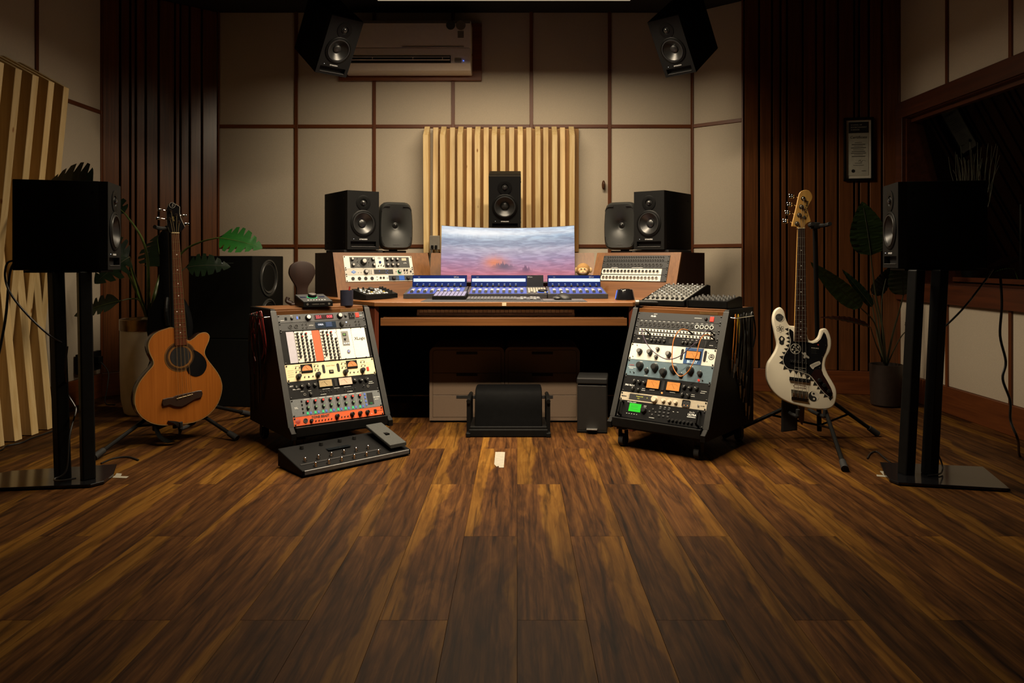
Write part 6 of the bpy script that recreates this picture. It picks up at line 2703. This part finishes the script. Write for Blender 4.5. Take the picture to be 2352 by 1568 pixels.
for pts in ([(390, 432), (435, 418), (430, 460)], [(397, 492), (435, 470), (440, 515)], [(405, 545), (447, 525), (450, 570)], [(408, 590), (450, 575), (450, 620)], [(395, 640), (447, 625), (430, 675)], [(372, 685), (425, 680), (405, 718)], [(345, 730), (395, 730), (375, 765)], [(310, 785), (368, 778), (355, 830)], [(305, 870), (355, 832), (360, 890)], [(355, 955), (370, 900), (410, 945)], [(440, 1000), (420, 950), (470, 958)], [(515, 1015), (490, 965), (540, 975)], [(575, 1045), (555, 978), (610, 1000)], [(640, 1070), (620, 1005), (685, 1035)], [(680, 1095), (690, 1040), (735, 1095)], [(720, 1150), (740, 1100), (775, 1150)], [(765, 1195), (785, 1155), (810, 1195)], [(795, 1250), (815, 1200), (860, 1250)], [(845, 1300), (860, 1255), (900, 1290)], [(925, 1340), (900, 1290), (955, 1300)]):
    b = B()
    prism(b, bm7(pts), -.0012, 0, 'XZ')
    part('tooth_sticker', b, bk, t)


def disc2(x, y, r, m, name, dy=-.0006, par=None, hole_r=0):
    p_ = bm7([(x, y)])[0]
    b = B()
    mx = M.Translation((p_[0], 0, p_[1])) @ M.Rotation(pi / 2, 4, 'X')
    if hole_r:
        lathe(b, [(r * KB / 5.6, -dy - .0004), (r * KB / 5.6, -dy), (hole_r * KB / 5.6, -dy), (hole_r * KB / 5.6, -dy - .0004)], 32, mx)
    else:
        lathe(b, [(r * KB / 5.6, 0), (r * KB / 5.6, -dy), (0, -dy)], 32, mx)
    return part(name, b, m, par or t, True)


sgrey = mat('sticker_grey', (.06, .06, .055), .4, var=.5, vs=90)
disc2(325, 285, 50, sgrey, 'round_sticker')
disc2(340, 297, 46, bk, 'round_sticker', -.0005, hole_r=42)
# atom sticker: three loops and a core
so = disc2(333, 430, 9, bk, 'atom_sticker', -.0012)
for a in (0, 60, 120):
    b = B()
    pts = []
    for i in range(33):
        th = 2 * pi * i / 32
        x, y = 50 * cos(th), 18 * sin(th)
        pts.append((333 + x * cos(rad(a + 30)) - y * sin(rad(a + 30)), 430 + x * sin(rad(a + 30)) + y * cos(rad(a + 30))))
    ribbon(b, bm7(pts), .0012, -.0009)
    part('atom_loop', b, bk, so)
b = B()
prism(b, smooth2(bm7([(310, 565), (325, 535), (345, 522), (375, 540), (388, 565), (375, 590), (372, 625), (345, 638), (318, 620), (318, 590)]), 3), -.0010, 0, 'XZ')
hs = part('dark_sticker', b, bk, t)
b = B()
prism(b, smooth2(bm7([(335, 555), (350, 540), (365, 555), (355, 580), (340, 580)]), 3), -.0014, -.0008, 'XZ')
part('pale_patch', b, MATS['olympic_white'], hs)  # small white patch on the dark sticker
o = disc2(515, 686, 68, mat('ring_sticker', (.42, .40, .34), .4), 'ring_sticker', -.0034, hole_r=60)
for dx, dy, r in ((0, -45, 14), (-38, 10, 13), (35, -20, 13), (-10, 42, 12), (-20, -20, 10), (12, 20, 9)):
    disc2(515 + dx, 686 + dy, r, MATS['ring_sticker'], 'dot', -.0032, par=o)
b = B()
ribbon(b, bm7([(510, 665), (555, 720)]), .003, -.0033)
part('hand', b, MATS['ring_sticker'], o)
b = B()
prism(b, smooth2(bm7([(590, 740), (600, 725), (612, 742), (630, 730), (648, 745), (650, 765), (680, 785), (682, 808), (660, 805), (640, 790), (625, 812), (608, 795), (618, 770)]), 2), -.0034, -.002, 'XZ')
part('white_sticker', b, MATS['ring_sticker'], t)
b = B()
prism(b, smooth2(bm7([(692, 890), (795, 842), (815, 850), (820, 880), (745, 920), (730, 945), (710, 935), (695, 915)]), 2), -.0034, -.002, 'XZ')
part('speech_sticker', b, MATS['edge_white'], t)
b = B()
for k, zz_ in enumerate((0, 14, 28)):
    ribbon(b, bm7([(708 + zz_ * .4, 900 + zz_ * .6), (800 + zz_ * .2, 856 + zz_ * .6)]), .0008, -.0037)
part('printed_lines', b, bk, t)['kind'] = 'stuff'
b = B()
pts = bm7([(497, 922), (637, 938), (634, 974), (494, 958), (497, 922)])
ribbon(b, pts, .0014, -.0026)
o = part('outlined_sticker', b, MATS['edge_white'], t)
text('bass', .0075, MATS['edge_white'], o, (bm7([(566, 948)])[0][0], -.0026, bm7([(566, 948)])[0][1]), (pi / 2, rad(6), 0))
p_ = bm7([(712, 672)])[0]
text('MORE BASS', .0075, MATS['edge_white'], t, (p_[0], -.0027, p_[1]), (pi / 2, rad(5), 0), align='LEFT')
b = B()
for k in range(4):
    ribbon(b, bm7([(712, 690 + 16 * k), (770 + 10 * (k % 2), 696 + 16 * k)]), .0010, -.0026)
part('printed_lines', b, sgrey, t)['kind'] = 'stuff'
disc2(800, 632, 10, mat('dot_red', (.35, .03, .02), .4), 'red_dot', -.0028)
for x, y in ((670, 605), (895, 637), (847, 785), (808, 925), (508, 823), (608, 835), (410, 740), (668, 995), (882, 490)):
    disc2(x, y, 4.5, steel, 'screw', -.0034)
# yin-yang sticker
o = disc2(725, 1288, 66, mat('yin_white', (.55, .51, .42), .4), 'yin_yang_sticker', -.0006)
b = B()
arc = [(725 + 66 * cos(pi / 2 + pi * i / 16), 1288 - 66 * sin(pi / 2 + pi * i / 16)) for i in range(17)]
low = [(725 + 33 * sin(pi * i / 10), 1288 + 33 + 33 * cos(pi * i / 10)) for i in range(1, 10)]
upp = [(725 - 33 * sin(pi * i / 10), 1288 - 33 + 33 * cos(pi * i / 10)) for i in range(0, 10)]
prism(b, bm7(arc + low + upp), -.0011, -.0004, 'XZ')
part('dark_half', b, bk, o)
disc2(725, 1321, 13, MATS['yin_white'], 'eye', -.0015, par=o)
disc2(725, 1255, 13, bk, 'eye', -.0011, par=o)
# pickups and bridge
for pts, nm in (([(428, 1045), (678, 1075), (672, 1120), (425, 1092)], 'bridge_pickup'), ([(440, 828), (660, 852), (656, 885), (436, 862)], 'neck_pickup')):
    b = B()
    prism(b, bm7(pts), -.010, -.001, 'XZ', .002, 1)
    po = part(nm, b, pgb, t)
    for k in range(8):
        u_ = (k + .7) / 8.4
        x = pts[0][0] + (pts[1][0] - pts[0][0]) * u_
        y = pts[0][1] + (pts[1][1] - pts[0][1]) * u_ + 20
        disc2(x, y, 5, steel, 'pole_piece', -.0108, par=po)
b = B()
ribbon(b, bm7([(475, 1160), (500, 1140), (560, 1150), (628, 1160), (600, 1172), (630, 1195), (560, 1185), (500, 1185), (475, 1160)]), .0022, -.0008)
part('arrow_sticker', b, mat('sticker_wine', (.10, .03, .02), .4), t)
b = B()
prism(b, bm7([(446, 1205), (650, 1232), (645, 1365), (446, 1338)]), -.004, 0, 'XZ', .001, 1)
bo = part('bridge', b, mat('bridge_chrome', (.28, .25, .20), .3, .9), t)
for k in range(4):
    b = B()
    x = 470 + 51 * k
    q1, q2 = bm7([(x, 1245 + 7 * k)])[0], bm7([(x, 1300 + 7 * k)])[0]
    cyl(b, (q1[0], -.009, q1[1]), (q2[0], -.007, q2[1]), .0075, n=12)
    part('saddle', b, chrome, bo, True)
b = B()
prism(b, bm7([(444, 1296), (648, 1325), (647, 1336), (443, 1307)]), -.014, 0, 'XZ')
part('bridge_lip', b, chrome, bo)
# neck and head
na, nb_ = bm5([(377, 278), (413, 278)]), bm5([(340, 880), (403, 880)])
b = B()
prism(b, [na[0], na[1], nb_[1], nb_[0]], -.009, -.0035, 'XZ')
fbo = part('fingerboard', b, wood('fingerboard_dark', '#23110a', '#2f180e', 'Z', 60, 30, .4), t)
b = B()
prism(b, [na[0], na[1], nb_[1], nb_[0]], -.0034, .014, 'XZ', .004, 2)
maple = wood('maple', '#b98a45', '#cba058', 'Z', 60, 30, .35, bump=.05)
part('neck', b, maple, t, True)
zt = (na[0][1] + na[1][1]) / 2
zend = nb_[0][1]
zbr = bm7([(0, 1270)])[0][1]
frets(fbo, na[0][0], na[1][0], nb_[0][0], nb_[1][0], zt, zbr, 20, -.0094, mat('fret_silver', (.5, .46, .40), .3, .8), (3, 5, 7, 9, 12, 15, 17, 19))
hd = bm5([(374, 276), (374, 268), (349, 264), (352, 240), (368, 180), (385, 110), (395, 80), (415, 68), (440, 70), (457, 90), (459, 115), (443, 143), (433, 170), (438, 200), (447, 238), (430, 246), (416, 262), (414, 276)])
b = B()
prism(b, smooth2(hd, 3), -.003, .012, 'XZ', .002, 1)
ho = part('headstock', b, maple, t, True)
p_ = bm5([(424, 190)])[0]
text('JAZZ BASS', .0145, bk, ho, (p_[0] + .003, -.0034, p_[1] + .03), (pi / 2, rad(-80), 0), bold=.0004)
text('Fender', .012, mat('print_brown', (.10, .06, .02), .5), ho, (bm5([(405, 215)])[0][0] + .02, -.0034, bm5([(405, 215)])[0][1] - .0), (pi / 2, rad(-72), 0), shear=.2)
b = B()
tube(b, [(na[0][0], -.009, na[0][1] + .002), (na[1][0], -.009, na[1][1] + .002)], .003, 6)
part('nut', b, MATS['bone'], t)
posts = [(374, 250), (387, 204), (399, 159), (411, 114)]
for k, (x, y) in enumerate(posts):
    p_ = bm5([(x, y)])[0]
    b = B()
    lathe(b, [(.0125, 0), (.0125, .002), (.008, .003), (.0075, .014), (.006, .016), (0, .015)], 18, M.Translation((p_[0], -.003, p_[1])) @ M.Rotation(pi / 2, 4, 'X'))
    part('tuning_post', b, MATS['bridge_chrome'] if k < 3 else chrome, ho, True)
    b = B()
    q_ = (p_[0] - .056, p_[1] + .018)
    cyl(b, (p_[0], .018, p_[1]), (q_[0] + .01, .018, q_[1]), .0032, n=8)
    for dx, dz in ((-.006, .006), (.006, .004), (-.004, -.006), (.006, -.006)):
        ball(b, (q_[0] + dx, .018, q_[1] + dz), (.0085, .004, .0085), 10)
    part('tuning_peg', b, chrome, ho, True)
    xa = na[0][0] + (na[1][0] - na[0][0]) * (.14 + .24 * k)
    q1 = bm7([(470 + 51 * k, 1250 + 7 * k)])[0]
    q2 = bm7([(470 + 51 * k, 1312 + 7 * k)])[0]
    b = B()
    tube(b, [(p_[0], -.012, p_[1]), (xa, -.0125, zt + .002), (q1[0], -.0175, q1[1]), (q2[0], -.010, q2[1])], .0012, 5)
    part('string', b, mat('string_steel', (.55, .52, .45), .3, .85), t, True)
bp_ = bm5([(412, 216)])[0]
b = B()
cyl(b, (bp_[0], -.003, bp_[1]), (bp_[0], -.007, bp_[1]), .008, n=14)
part('string_tree', b, MATS['bridge_chrome'], ho, True)

sp_ = at(1882, 700, 4.10)
guitar_stand('black tripod stand holding the white bass', (sp_.x, 4.10), (at(1872, 518, 4.04).x, 4.04, at(1872, 518, 4.04).z), [(1.49, 3.42), (1.96, 4.10), (1.12, 4.05)], .24, (at(1850, 942, 3.95).x, 3.96, .158), 3.895)
b = B()
prism(b, [(-.042, .0), (.040, .01), (.042, .17), (-.040, .17)], -.012, .012, 'XZ', .006, 2)
solo('strap_pad', b, mat('strap_black', (.010, .010, .010), .6), 'broad black strap end hanging below the white bass', 'strap', loc=(at(1813, 990, 3.99).x, 3.99, .05))
b = B()
prism(b, [(-.012, .04), (.004, .015), (.014, .04), (.018, .13), (-.018, .13)], -.004, .004, 'XZ', .002, 1)
solo('strap_tail', b, mat('leather_brown', (.09, .05, .022), .6), 'narrow brown leather strap tail hanging below the white bass', 'strap', loc=(at(1842, 975, 3.96).x, 3.97, .075))


# ------------------------------------------------------------------ plants
def leaf_mesh(L_, Wd_, droop, fold, notches=0, veins=True, seed=0, tip=.3):
    """blade grown along +Y from the stalk, drooping in Z, with an optional split margin"""
    rn = random.Random(seed)
    b = B()
    n = 26
    rows = []
    for i in range(n + 1):
        u_ = i / n
        wv = sin(pi * min(1, u_ ** .62 * .98 + .02)) ** .75 * Wd_ / 2
        if notches:
            ph = (u_ * notches) % 1
            if ph > .72 and .12 < u_ < .93:
                wv *= .42
        y = L_ * u_
        z = -droop * L_ * u_ * u_
        row = []
        for s_ in (-1, -.55, 0, .55, 1):
            yy = y + abs(s_) * (.22 * L_ * notches / 8 if notches else .03 * L_) * (1 - u_) * .6
            row.append(b.verts.new((s_ * wv, yy, z + fold * abs(s_) * wv + (.004 * sin(u_ * 60) * abs(s_) if not notches else 0))))
        rows.append(row)
    for r0, r1 in zip(rows, rows[1:]):
        for j in range(4):
            b.faces.new((r0[j], r0[j + 1], r1[j + 1], r1[j]))
    bmesh.ops.solidify(b, geom=b.faces[:], thickness=.0012)
    return b


def leaf_mat(name, c0, c1, rough=.4):
    m = wood(name, c0, c1, 'X', 26, 6, rough, bump=.3)
    return m


leafd = leaf_mat('leaf_dark', '#15271a', '#22351d')
leafg = leaf_mat('leaf_green', '#174c1a', '#256522')
leafb = leaf_mat('leaf_broad', '#33472a', '#4a6136')
leafr = leaf_mat('leaf_dry', '#2a140c', '#3a1c10')
stemm = wood('stem_green', '#3a4a1c', '#566a2c', 'Z', 20, 8, .4, bump=0)
stemd = wood('stem_dark', '#2a2c18', '#3b3a22', 'Z', 20, 8, .5, bump=0)


def grow(t, base, pts, r, m, blade=None):
    """stalk through points (world) and, at its end, a blade: (length, width, heading dir, up dir, droop, fold, notches, material)"""
    o0 = V(t.location)
    P = [V(base)] + [V(p_) for p_ in pts]
    b = B()
    tube(b, [q - o0 for q in P], r, 8, 6, r1=r * .45)
    st = part('stalk', b, m, t, True)
    if blade:
        L_, Wd_, d, up, droop, fold, no, lm = blade
        b = leaf_mesh(L_, Wd_, droop, fold, no, seed=len(t.children))
        d = V(d).normalized()
        up = V(up)
        up = (up - d * up.dot(d)).normalized()
        xx = d.cross(up)
        mx = M(((xx.x, d.x, up.x, 0), (xx.y, d.y, up.y, 0), (xx.z, d.z, up.z, 0), (0, 0, 0, 1)))
        bmesh.ops.transform(b, matrix=M.Translation(P[-1] - o0) @ mx, verts=b.verts[:])
        part('leaf', b, lm, t, True)
        # pale midrib
        b = B()
        rib = [M.Translation(P[-1] - o0) @ mx @ V((0, L_ * k / 8, -droop * L_ * (k / 8) ** 2 + .0015)) for k in range(8)]
        tube(b, rib, .0025, 5, 0, r1=.0008)
        part('midrib', b, m, t, True)


PX, PY = -2.34, 4.73
t = thing('potted_monstera', 'split-leaf plant in a tall white pot with a bronze rim, behind the acoustic bass', 'plant', (PX, PY, 0))
b = B()
lathe(b, [(0, .0), (.108, 0), (.122, .012), (.140, .10), (.146, .25), (.146, .525), (.135, .525), (.130, .50), (0, .50)], 48)
part('pot', b, mat('pot_white', (.50, .42, .30), .45, var=.08, vs=15), t, True)
b = B()
lathe(b, [(.1475, .525), (.150, .53), (.150, .592), (.146, .597), (.138, .592), (.136, .525)], 48)
part('rim', b, mat('rim_bronze', (.20, .12, .05), .25, .9), t, True)
b = B()
lathe(b, [(.137, .57), (.06, .585), (0, .588)], 24)
part('soil', b, mat('soil', (.02, .012, .008), .9, var=.4, bump=.8), t, True)
b = B()
ball(b, (.05, -.06, .595), (.045, .035, .016), 14)
part('pebble', b, mat('pebble_white', (.5, .47, .38), .5), t, True)
bs = (PX + .02, PY, .57)
U3 = (0, -.35, 1)
grow(t, bs, [at(341, 660, 4.50), at(338, 590, 4.46), at(322, 540, 4.42), at(287, 491, 4.40)], .011, stemm, (.16, .12, (-.7, -.3, .8), (.5, -1, .3), .2, .1, 4, leafd))
grow(t, bs, [at(358, 690, 4.55), at(385, 630, 4.60), at(420, 578, 4.62), at(460, 556, 4.60), at(500, 546, 4.56)], .010, stemm, (.27, .24, (1, -.05, -.10), (.15, -.7, .8), .18, .05, 6, leafg))
grow(t, bs, [at(325, 690, 4.58), at(308, 640, 4.62), at(297, 600, 4.6)], .014, stemm, (.26, .22, (-.4, -.3, .35), (.2, -.9, .6), .3, .1, 6, leafd))
grow(t, bs, [at(352, 690, 4.6), at(362, 650, 4.66), at(374, 615, 4.7)], .014, stemm, (.30, .26, (-.2, .2, .4), (0, -1, .6), .25, .05, 6, leafd))
grow(t, bs, [at(322, 692, 4.5), at(300, 686, 4.46), at(280, 690, 4.42)], .006, stemm, (.28, .16, (-1, -.2, -.22), (.1, -.7, .8), .15, .1, 7, leafd))
grow(t, bs, [at(300, 640, 4.45), at(262, 560, 4.3), at(232, 470, 4.15), at(218, 425, 4.05)], .008, stemm, (.28, .24, (-.85, -.1, .25), (.3, -1, .5), .45, .05, 6, leafd))
grow(t, bs, [at(318, 660, 4.42), at(305, 620, 4.3), at(298, 590, 4.25)], .007, stemd, (.22, .18, (-.3, -.4, -.3), (.4, -.8, .5), .3, .1, 5, leafd))
grow(t, bs, [at(370, 690, 4.66), at(400, 640, 4.74), at(425, 615, 4.78)], .008, stemd, (.26, .2, (.9, .1, .2), (0, -.8, .7), .3, .05, 6, leafd))

PX, PY = 2.44, 4.97
t = thing('potted_strelitzia', 'broad-leaved plant in a dark round pot before the dark slats, beside the window wall', 'plant', (PX, PY, 0))
b = B()
lathe(b, [(0, 0), (.082, 0), (.094, .012), (.102, .26), (.102, .275), (.094, .275), (.092, .25), (0, .25)], 40)
part('pot', b, mat('pot_dark', (.022, .014, .011), .45, var=.15), t, True)
b = B()
lathe(b, [(.093, .25), (.04, .258), (0, .26)], 24)
part('soil', b, MATS['soil'], t, True)
bs = (PX, PY, .25)
grow(t, bs, [at(2028, 760, 4.95), at(2012, 680, 4.95), at(2000, 587, 4.93)], .009, stemd, (.36, .25, (-.12, .0, 1), (0, -1, .1), .08, .05, 0, leafb))
grow(t, bs, [at(2022, 790, 4.95), at(2008, 740, 4.92), at(1978, 708, 4.90)], .008, stemd, (.47, .13, (-.80, -.1, .72), (-.5, -.8, -.2), -.05, .25, 0, leafb))
grow(t, bs, [at(2050, 770, 4.9), at(2064, 720, 4.85), at(2075, 678, 4.8)], .008, stemd, (.28, .20, (-.12, -.2, .9), (0, -1, .2), .1, .05, 0, leafb))
grow(t, bs, [at(2022, 780, 5.0), at(2015, 720, 5.02), at(2003, 676, 5.02)], .007, stemd, (.22, .12, (.55, -.1, .8), (.3, -1, 0), .1, .3, 0, leafd))
grow(t, bs, [at(2020, 790, 5.05), at(2010, 740, 5.1), at(2004, 705, 5.12)], .007, stemd, (.32, .07, (-.6, .0, .8), (0, -1, 0), .12, .4, 0, leafd))
grow(t, bs, [at(2012, 790, 4.9), at(2000, 752, 4.88)], .006, stemd, (.33, .06, (-1, -.1, .35), (0, -.6, .8), .18, .5, 0, leafr))
grow(t, bs, [at(2055, 800, 4.85), at(2072, 770, 4.8), at(2086, 757, 4.75)], .005, stemd, (.13, .07, (.25, -.1, 1), (0, -1, 0), .1, .2, 0, leafb))
grow(t, bs, [at(2030, 800, 4.9), at(2025, 700, 4.92), at(2035, 640, 4.95)], .006, stemd)

# ------------------------------------------------------------------ beyond the window
t = thing('twig_vase', 'bunch of pale dry twigs in a dark vase beyond the studio window', 'dried plant', (3.10, 5.10, 0))
b = B()
box(b, (0, 0, .40), (.30, .30, .80), .005)
part('pedestal', b, blk, t)
b = B()
lathe(b, [(0, .80), (.06, .80), (.085, .92), (.06, 1.08), (.045, 1.10), (.04, 1.08), (0, 1.0)], 28)
part('vase', b, blk2, t, True)
tw = mat('twig_pale', (.30, .26, .20), .8)
rn = random.Random(5)
for k in range(34):
    a, r0 = rn.uniform(0, 2 * pi), rn.uniform(.0, .03)
    sp = rn.uniform(.05, .17)
    b = B()
    pts = [(r0 * cos(a), r0 * sin(a), 1.0)]
    for j in range(1, 6):
        f_ = j / 5
        pts.append((r0 * cos(a) + sp * cos(a) * f_ ** 1.3 + rn.uniform(-.012, .012), r0 * sin(a) + sp * sin(a) * f_ ** 1.3 + rn.uniform(-.012, .012), 1.0 + f_ * rn.uniform(.58, .76)))
    tube(b, pts, .003, 5, 3, r1=.0012)
    part('twig', b, tw, t)
t = thing('indoor_fern', 'green leafy plant low beyond the studio window', 'plant', (3.30, 4.82, .0))
b = B()
lathe(b, [(0, 0), (.13, 0), (.15, .40), (.14, .42), (.12, .38), (0, .38)], 28)
part('pot', b, blk2, t, True)
for k in range(14):
    a = 2 * pi * k / 14 + rn.uniform(-.2, .2)
    h_ = rn.uniform(.55, .95)
    rr_ = rn.uniform(.06, .14)
    grow(t, (3.30, 4.82, .38), [(3.30 + rr_ * .5 * cos(a), 4.82 + rr_ * .5 * sin(a), h_ * .8), (3.30 + rr_ * cos(a), 4.82 + rr_ * sin(a), h_)], .004, stemm, (.11, .06, (cos(a), sin(a), .2), (0, 0, 1), .4, .1, 0, leafg))
t = thing('microphone_stand', 'thin pale microphone stand beyond the studio window', 'microphone stand', (3.50, 5.22, 0))
b = B()
cyl(b, (0, 0, .02), (0, 0, 1.35), .008, n=10)
part('pole', b, steel, t, True)
b = B()
lathe(b, [(0, 0), (.13, 0), (.13, .012), (.02, .022), (0, .022)], 28)
part('base', b, blk2, t, True)
t = thing('room_partition', 'dark upright wooden post panel beyond the studio window', 'partition', (3.55, 5.60, 0))
b = B()
box(b, (0, 0, 1.2), (.16, .16, 2.4), .004)
part('post', b, mat('post_brown', (.10, .055, .03), .5), t)
b = B()
box(b, (.55, .02, 1.2), (.9, .04, 2.3), .004)
part('infill', b, mat('infill_grey', (.05, .055, .055), .6), t)

# ------------------------------------------------------------------ floor odds and ends
tapem = mat('tape_white', (.26, .24, .19), .7, var=.08)
def tape(label, quads):
    x0, y0 = quads[0][0]
    t = thing('floor_tape', label, 'tape', (x0, y0, .0005))
    for k, q in enumerate(quads):
        b = B()
        prism(b, [(x - x0, y - y0) for x, y in q], 0, .0006 + .0004 * k, 'XY')
        part('strip', b, tapem, t)


def fl(px, py):
    y = F * H / (py - 598)
    return ((px - 1188) / F * y, y)


tape('double strip of white tape stuck on the bare floor in front of the desk', [[fl(1138, 1038), fl(1150, 1038), fl(1148, 1074), fl(1144, 1070), fl(1141, 1072), fl(1135, 1066)], [fl(1149, 1038), fl(1160, 1038.5), fl(1157, 1074), fl(1146, 1074)]])
tape('L-shaped white tape mark at the base plate near the pine slats', [[fl(262, 1093), fl(296, 1094), fl(290, 1098), fl(258, 1097)], [fl(268, 1087), fl(280, 1088), fl(277, 1094), fl(263, 1094)]])
tape('L-shaped white tape mark at the base plate near the window wall', [[fl(2013, 1090), fl(2037, 1092), fl(2040, 1096), fl(2014, 1094)], [fl(2021, 1082), fl(2027, 1082), fl(2036, 1091), fl(2029, 1091)]])


def cable(label, pts, r=.004, m=blkc):
    o = V(pts[0])
    b = B()
    tube(b, [V(p_) - o for p_ in pts], r, 7, 6)
    solo('loose_cable', b, m, label, 'cable', smooth=True, loc=o)


def gp(px, py, z=.005):
    y = F * (H - z) / (py - 598)
    return ((px - 1188) / F * y, y, z)


cable('thin black cable curling on the floor beside the acoustic bass stand', [gp(232, 1064), gp(262, 1052), gp(295, 1049), gp(318, 1056)])
cable('thin black cable along the foot of the pine slat diffuser', [gp(-60, 1047), gp(0, 1034), gp(14, 1024), gp(50, 1016), gp(70, 1007), gp(108, 994), gp(140, 983)], .0045)
cable('black cable hanging from the loudspeaker beside the pine slats to the post of its stand', [at(34, 598, 3.30), at(16, 605, 3.25), at(12, 640, 3.22), at(28, 680, 3.2), at(70, 730, 3.2), at(118, 773, 3.22), at(150, 790, 3.28)], .0045)
cable('black cable dropping from the loudspeaker beside the pine slats to the floor', [at(32, 604, 3.32), at(22, 630, 3.30), at(14, 720, 3.28), at(2, 790, 3.25), at(-20, 900, 3.2), gp(-40, 1115)], .0055)
cable('black cable wound round the stand post and its base plate near the pine slats', [at(155, 795, 3.21), at(150, 850, 3.22), at(154, 900, 3.30), at(170, 930, 3.3), at(174, 945, 3.28), at(160, 1000, 3.20), at(152, 1080, 3.17), at(125, 1100, 3.14), at(138, 1104, 3.11), at(175, 1098, 3.13)], .004)
cable('long black cable snaking down in front of the low fabric panels near the window', [at(2298, 640, 3.34), at(2301, 700, 3.30), at(2297, 770, 3.30), at(2310, 830, 3.28), at(2303, 870, 3.27), at(2320, 920, 3.25), at(2321, 965, 3.24), at(2338, 1010, 3.22), gp(2342, 1046), gp(2360, 1058), gp(2400, 1062)], .0055)
cable('black cable slung from the window sill to the speaker stand post', [at(2280, 618, 3.34), at(2262, 645, 3.36), at(2215, 705, 3.36), at(2170, 750, 3.36), at(2150, 766, 3.34)], .0045)
cable('thin black cable looping over the floor at the base plate near the window', [gp(1992, 1052), gp(2000, 1040), gp(2014, 1037), gp(2030, 1050), gp(2045, 1062)], .0035)
cable('black cable drooping onto the base plate from the stand post near the window', [at(2151, 1035, 3.36), at(2162, 1060, 3.36), at(2165, 1078, 3.34), at(2158, 1088, 3.30), at(2130, 1092, 3.28)], .0035)

# ------------------------------------------------------------------ lettering becomes ordinary mesh
dg = bpy.context.evaluated_depsgraph_get()
for o in [o for o in bpy.data.objects if o.type == 'FONT']:
    me = bpy.data.meshes.new_from_object(o.evaluated_get(dg))
    n = put('lettering', me, o.parent)
    n.matrix_local = o.matrix_local.copy()
    cu = o.data
    bpy.data.objects.remove(o)
    bpy.data.curves.remove(cu)
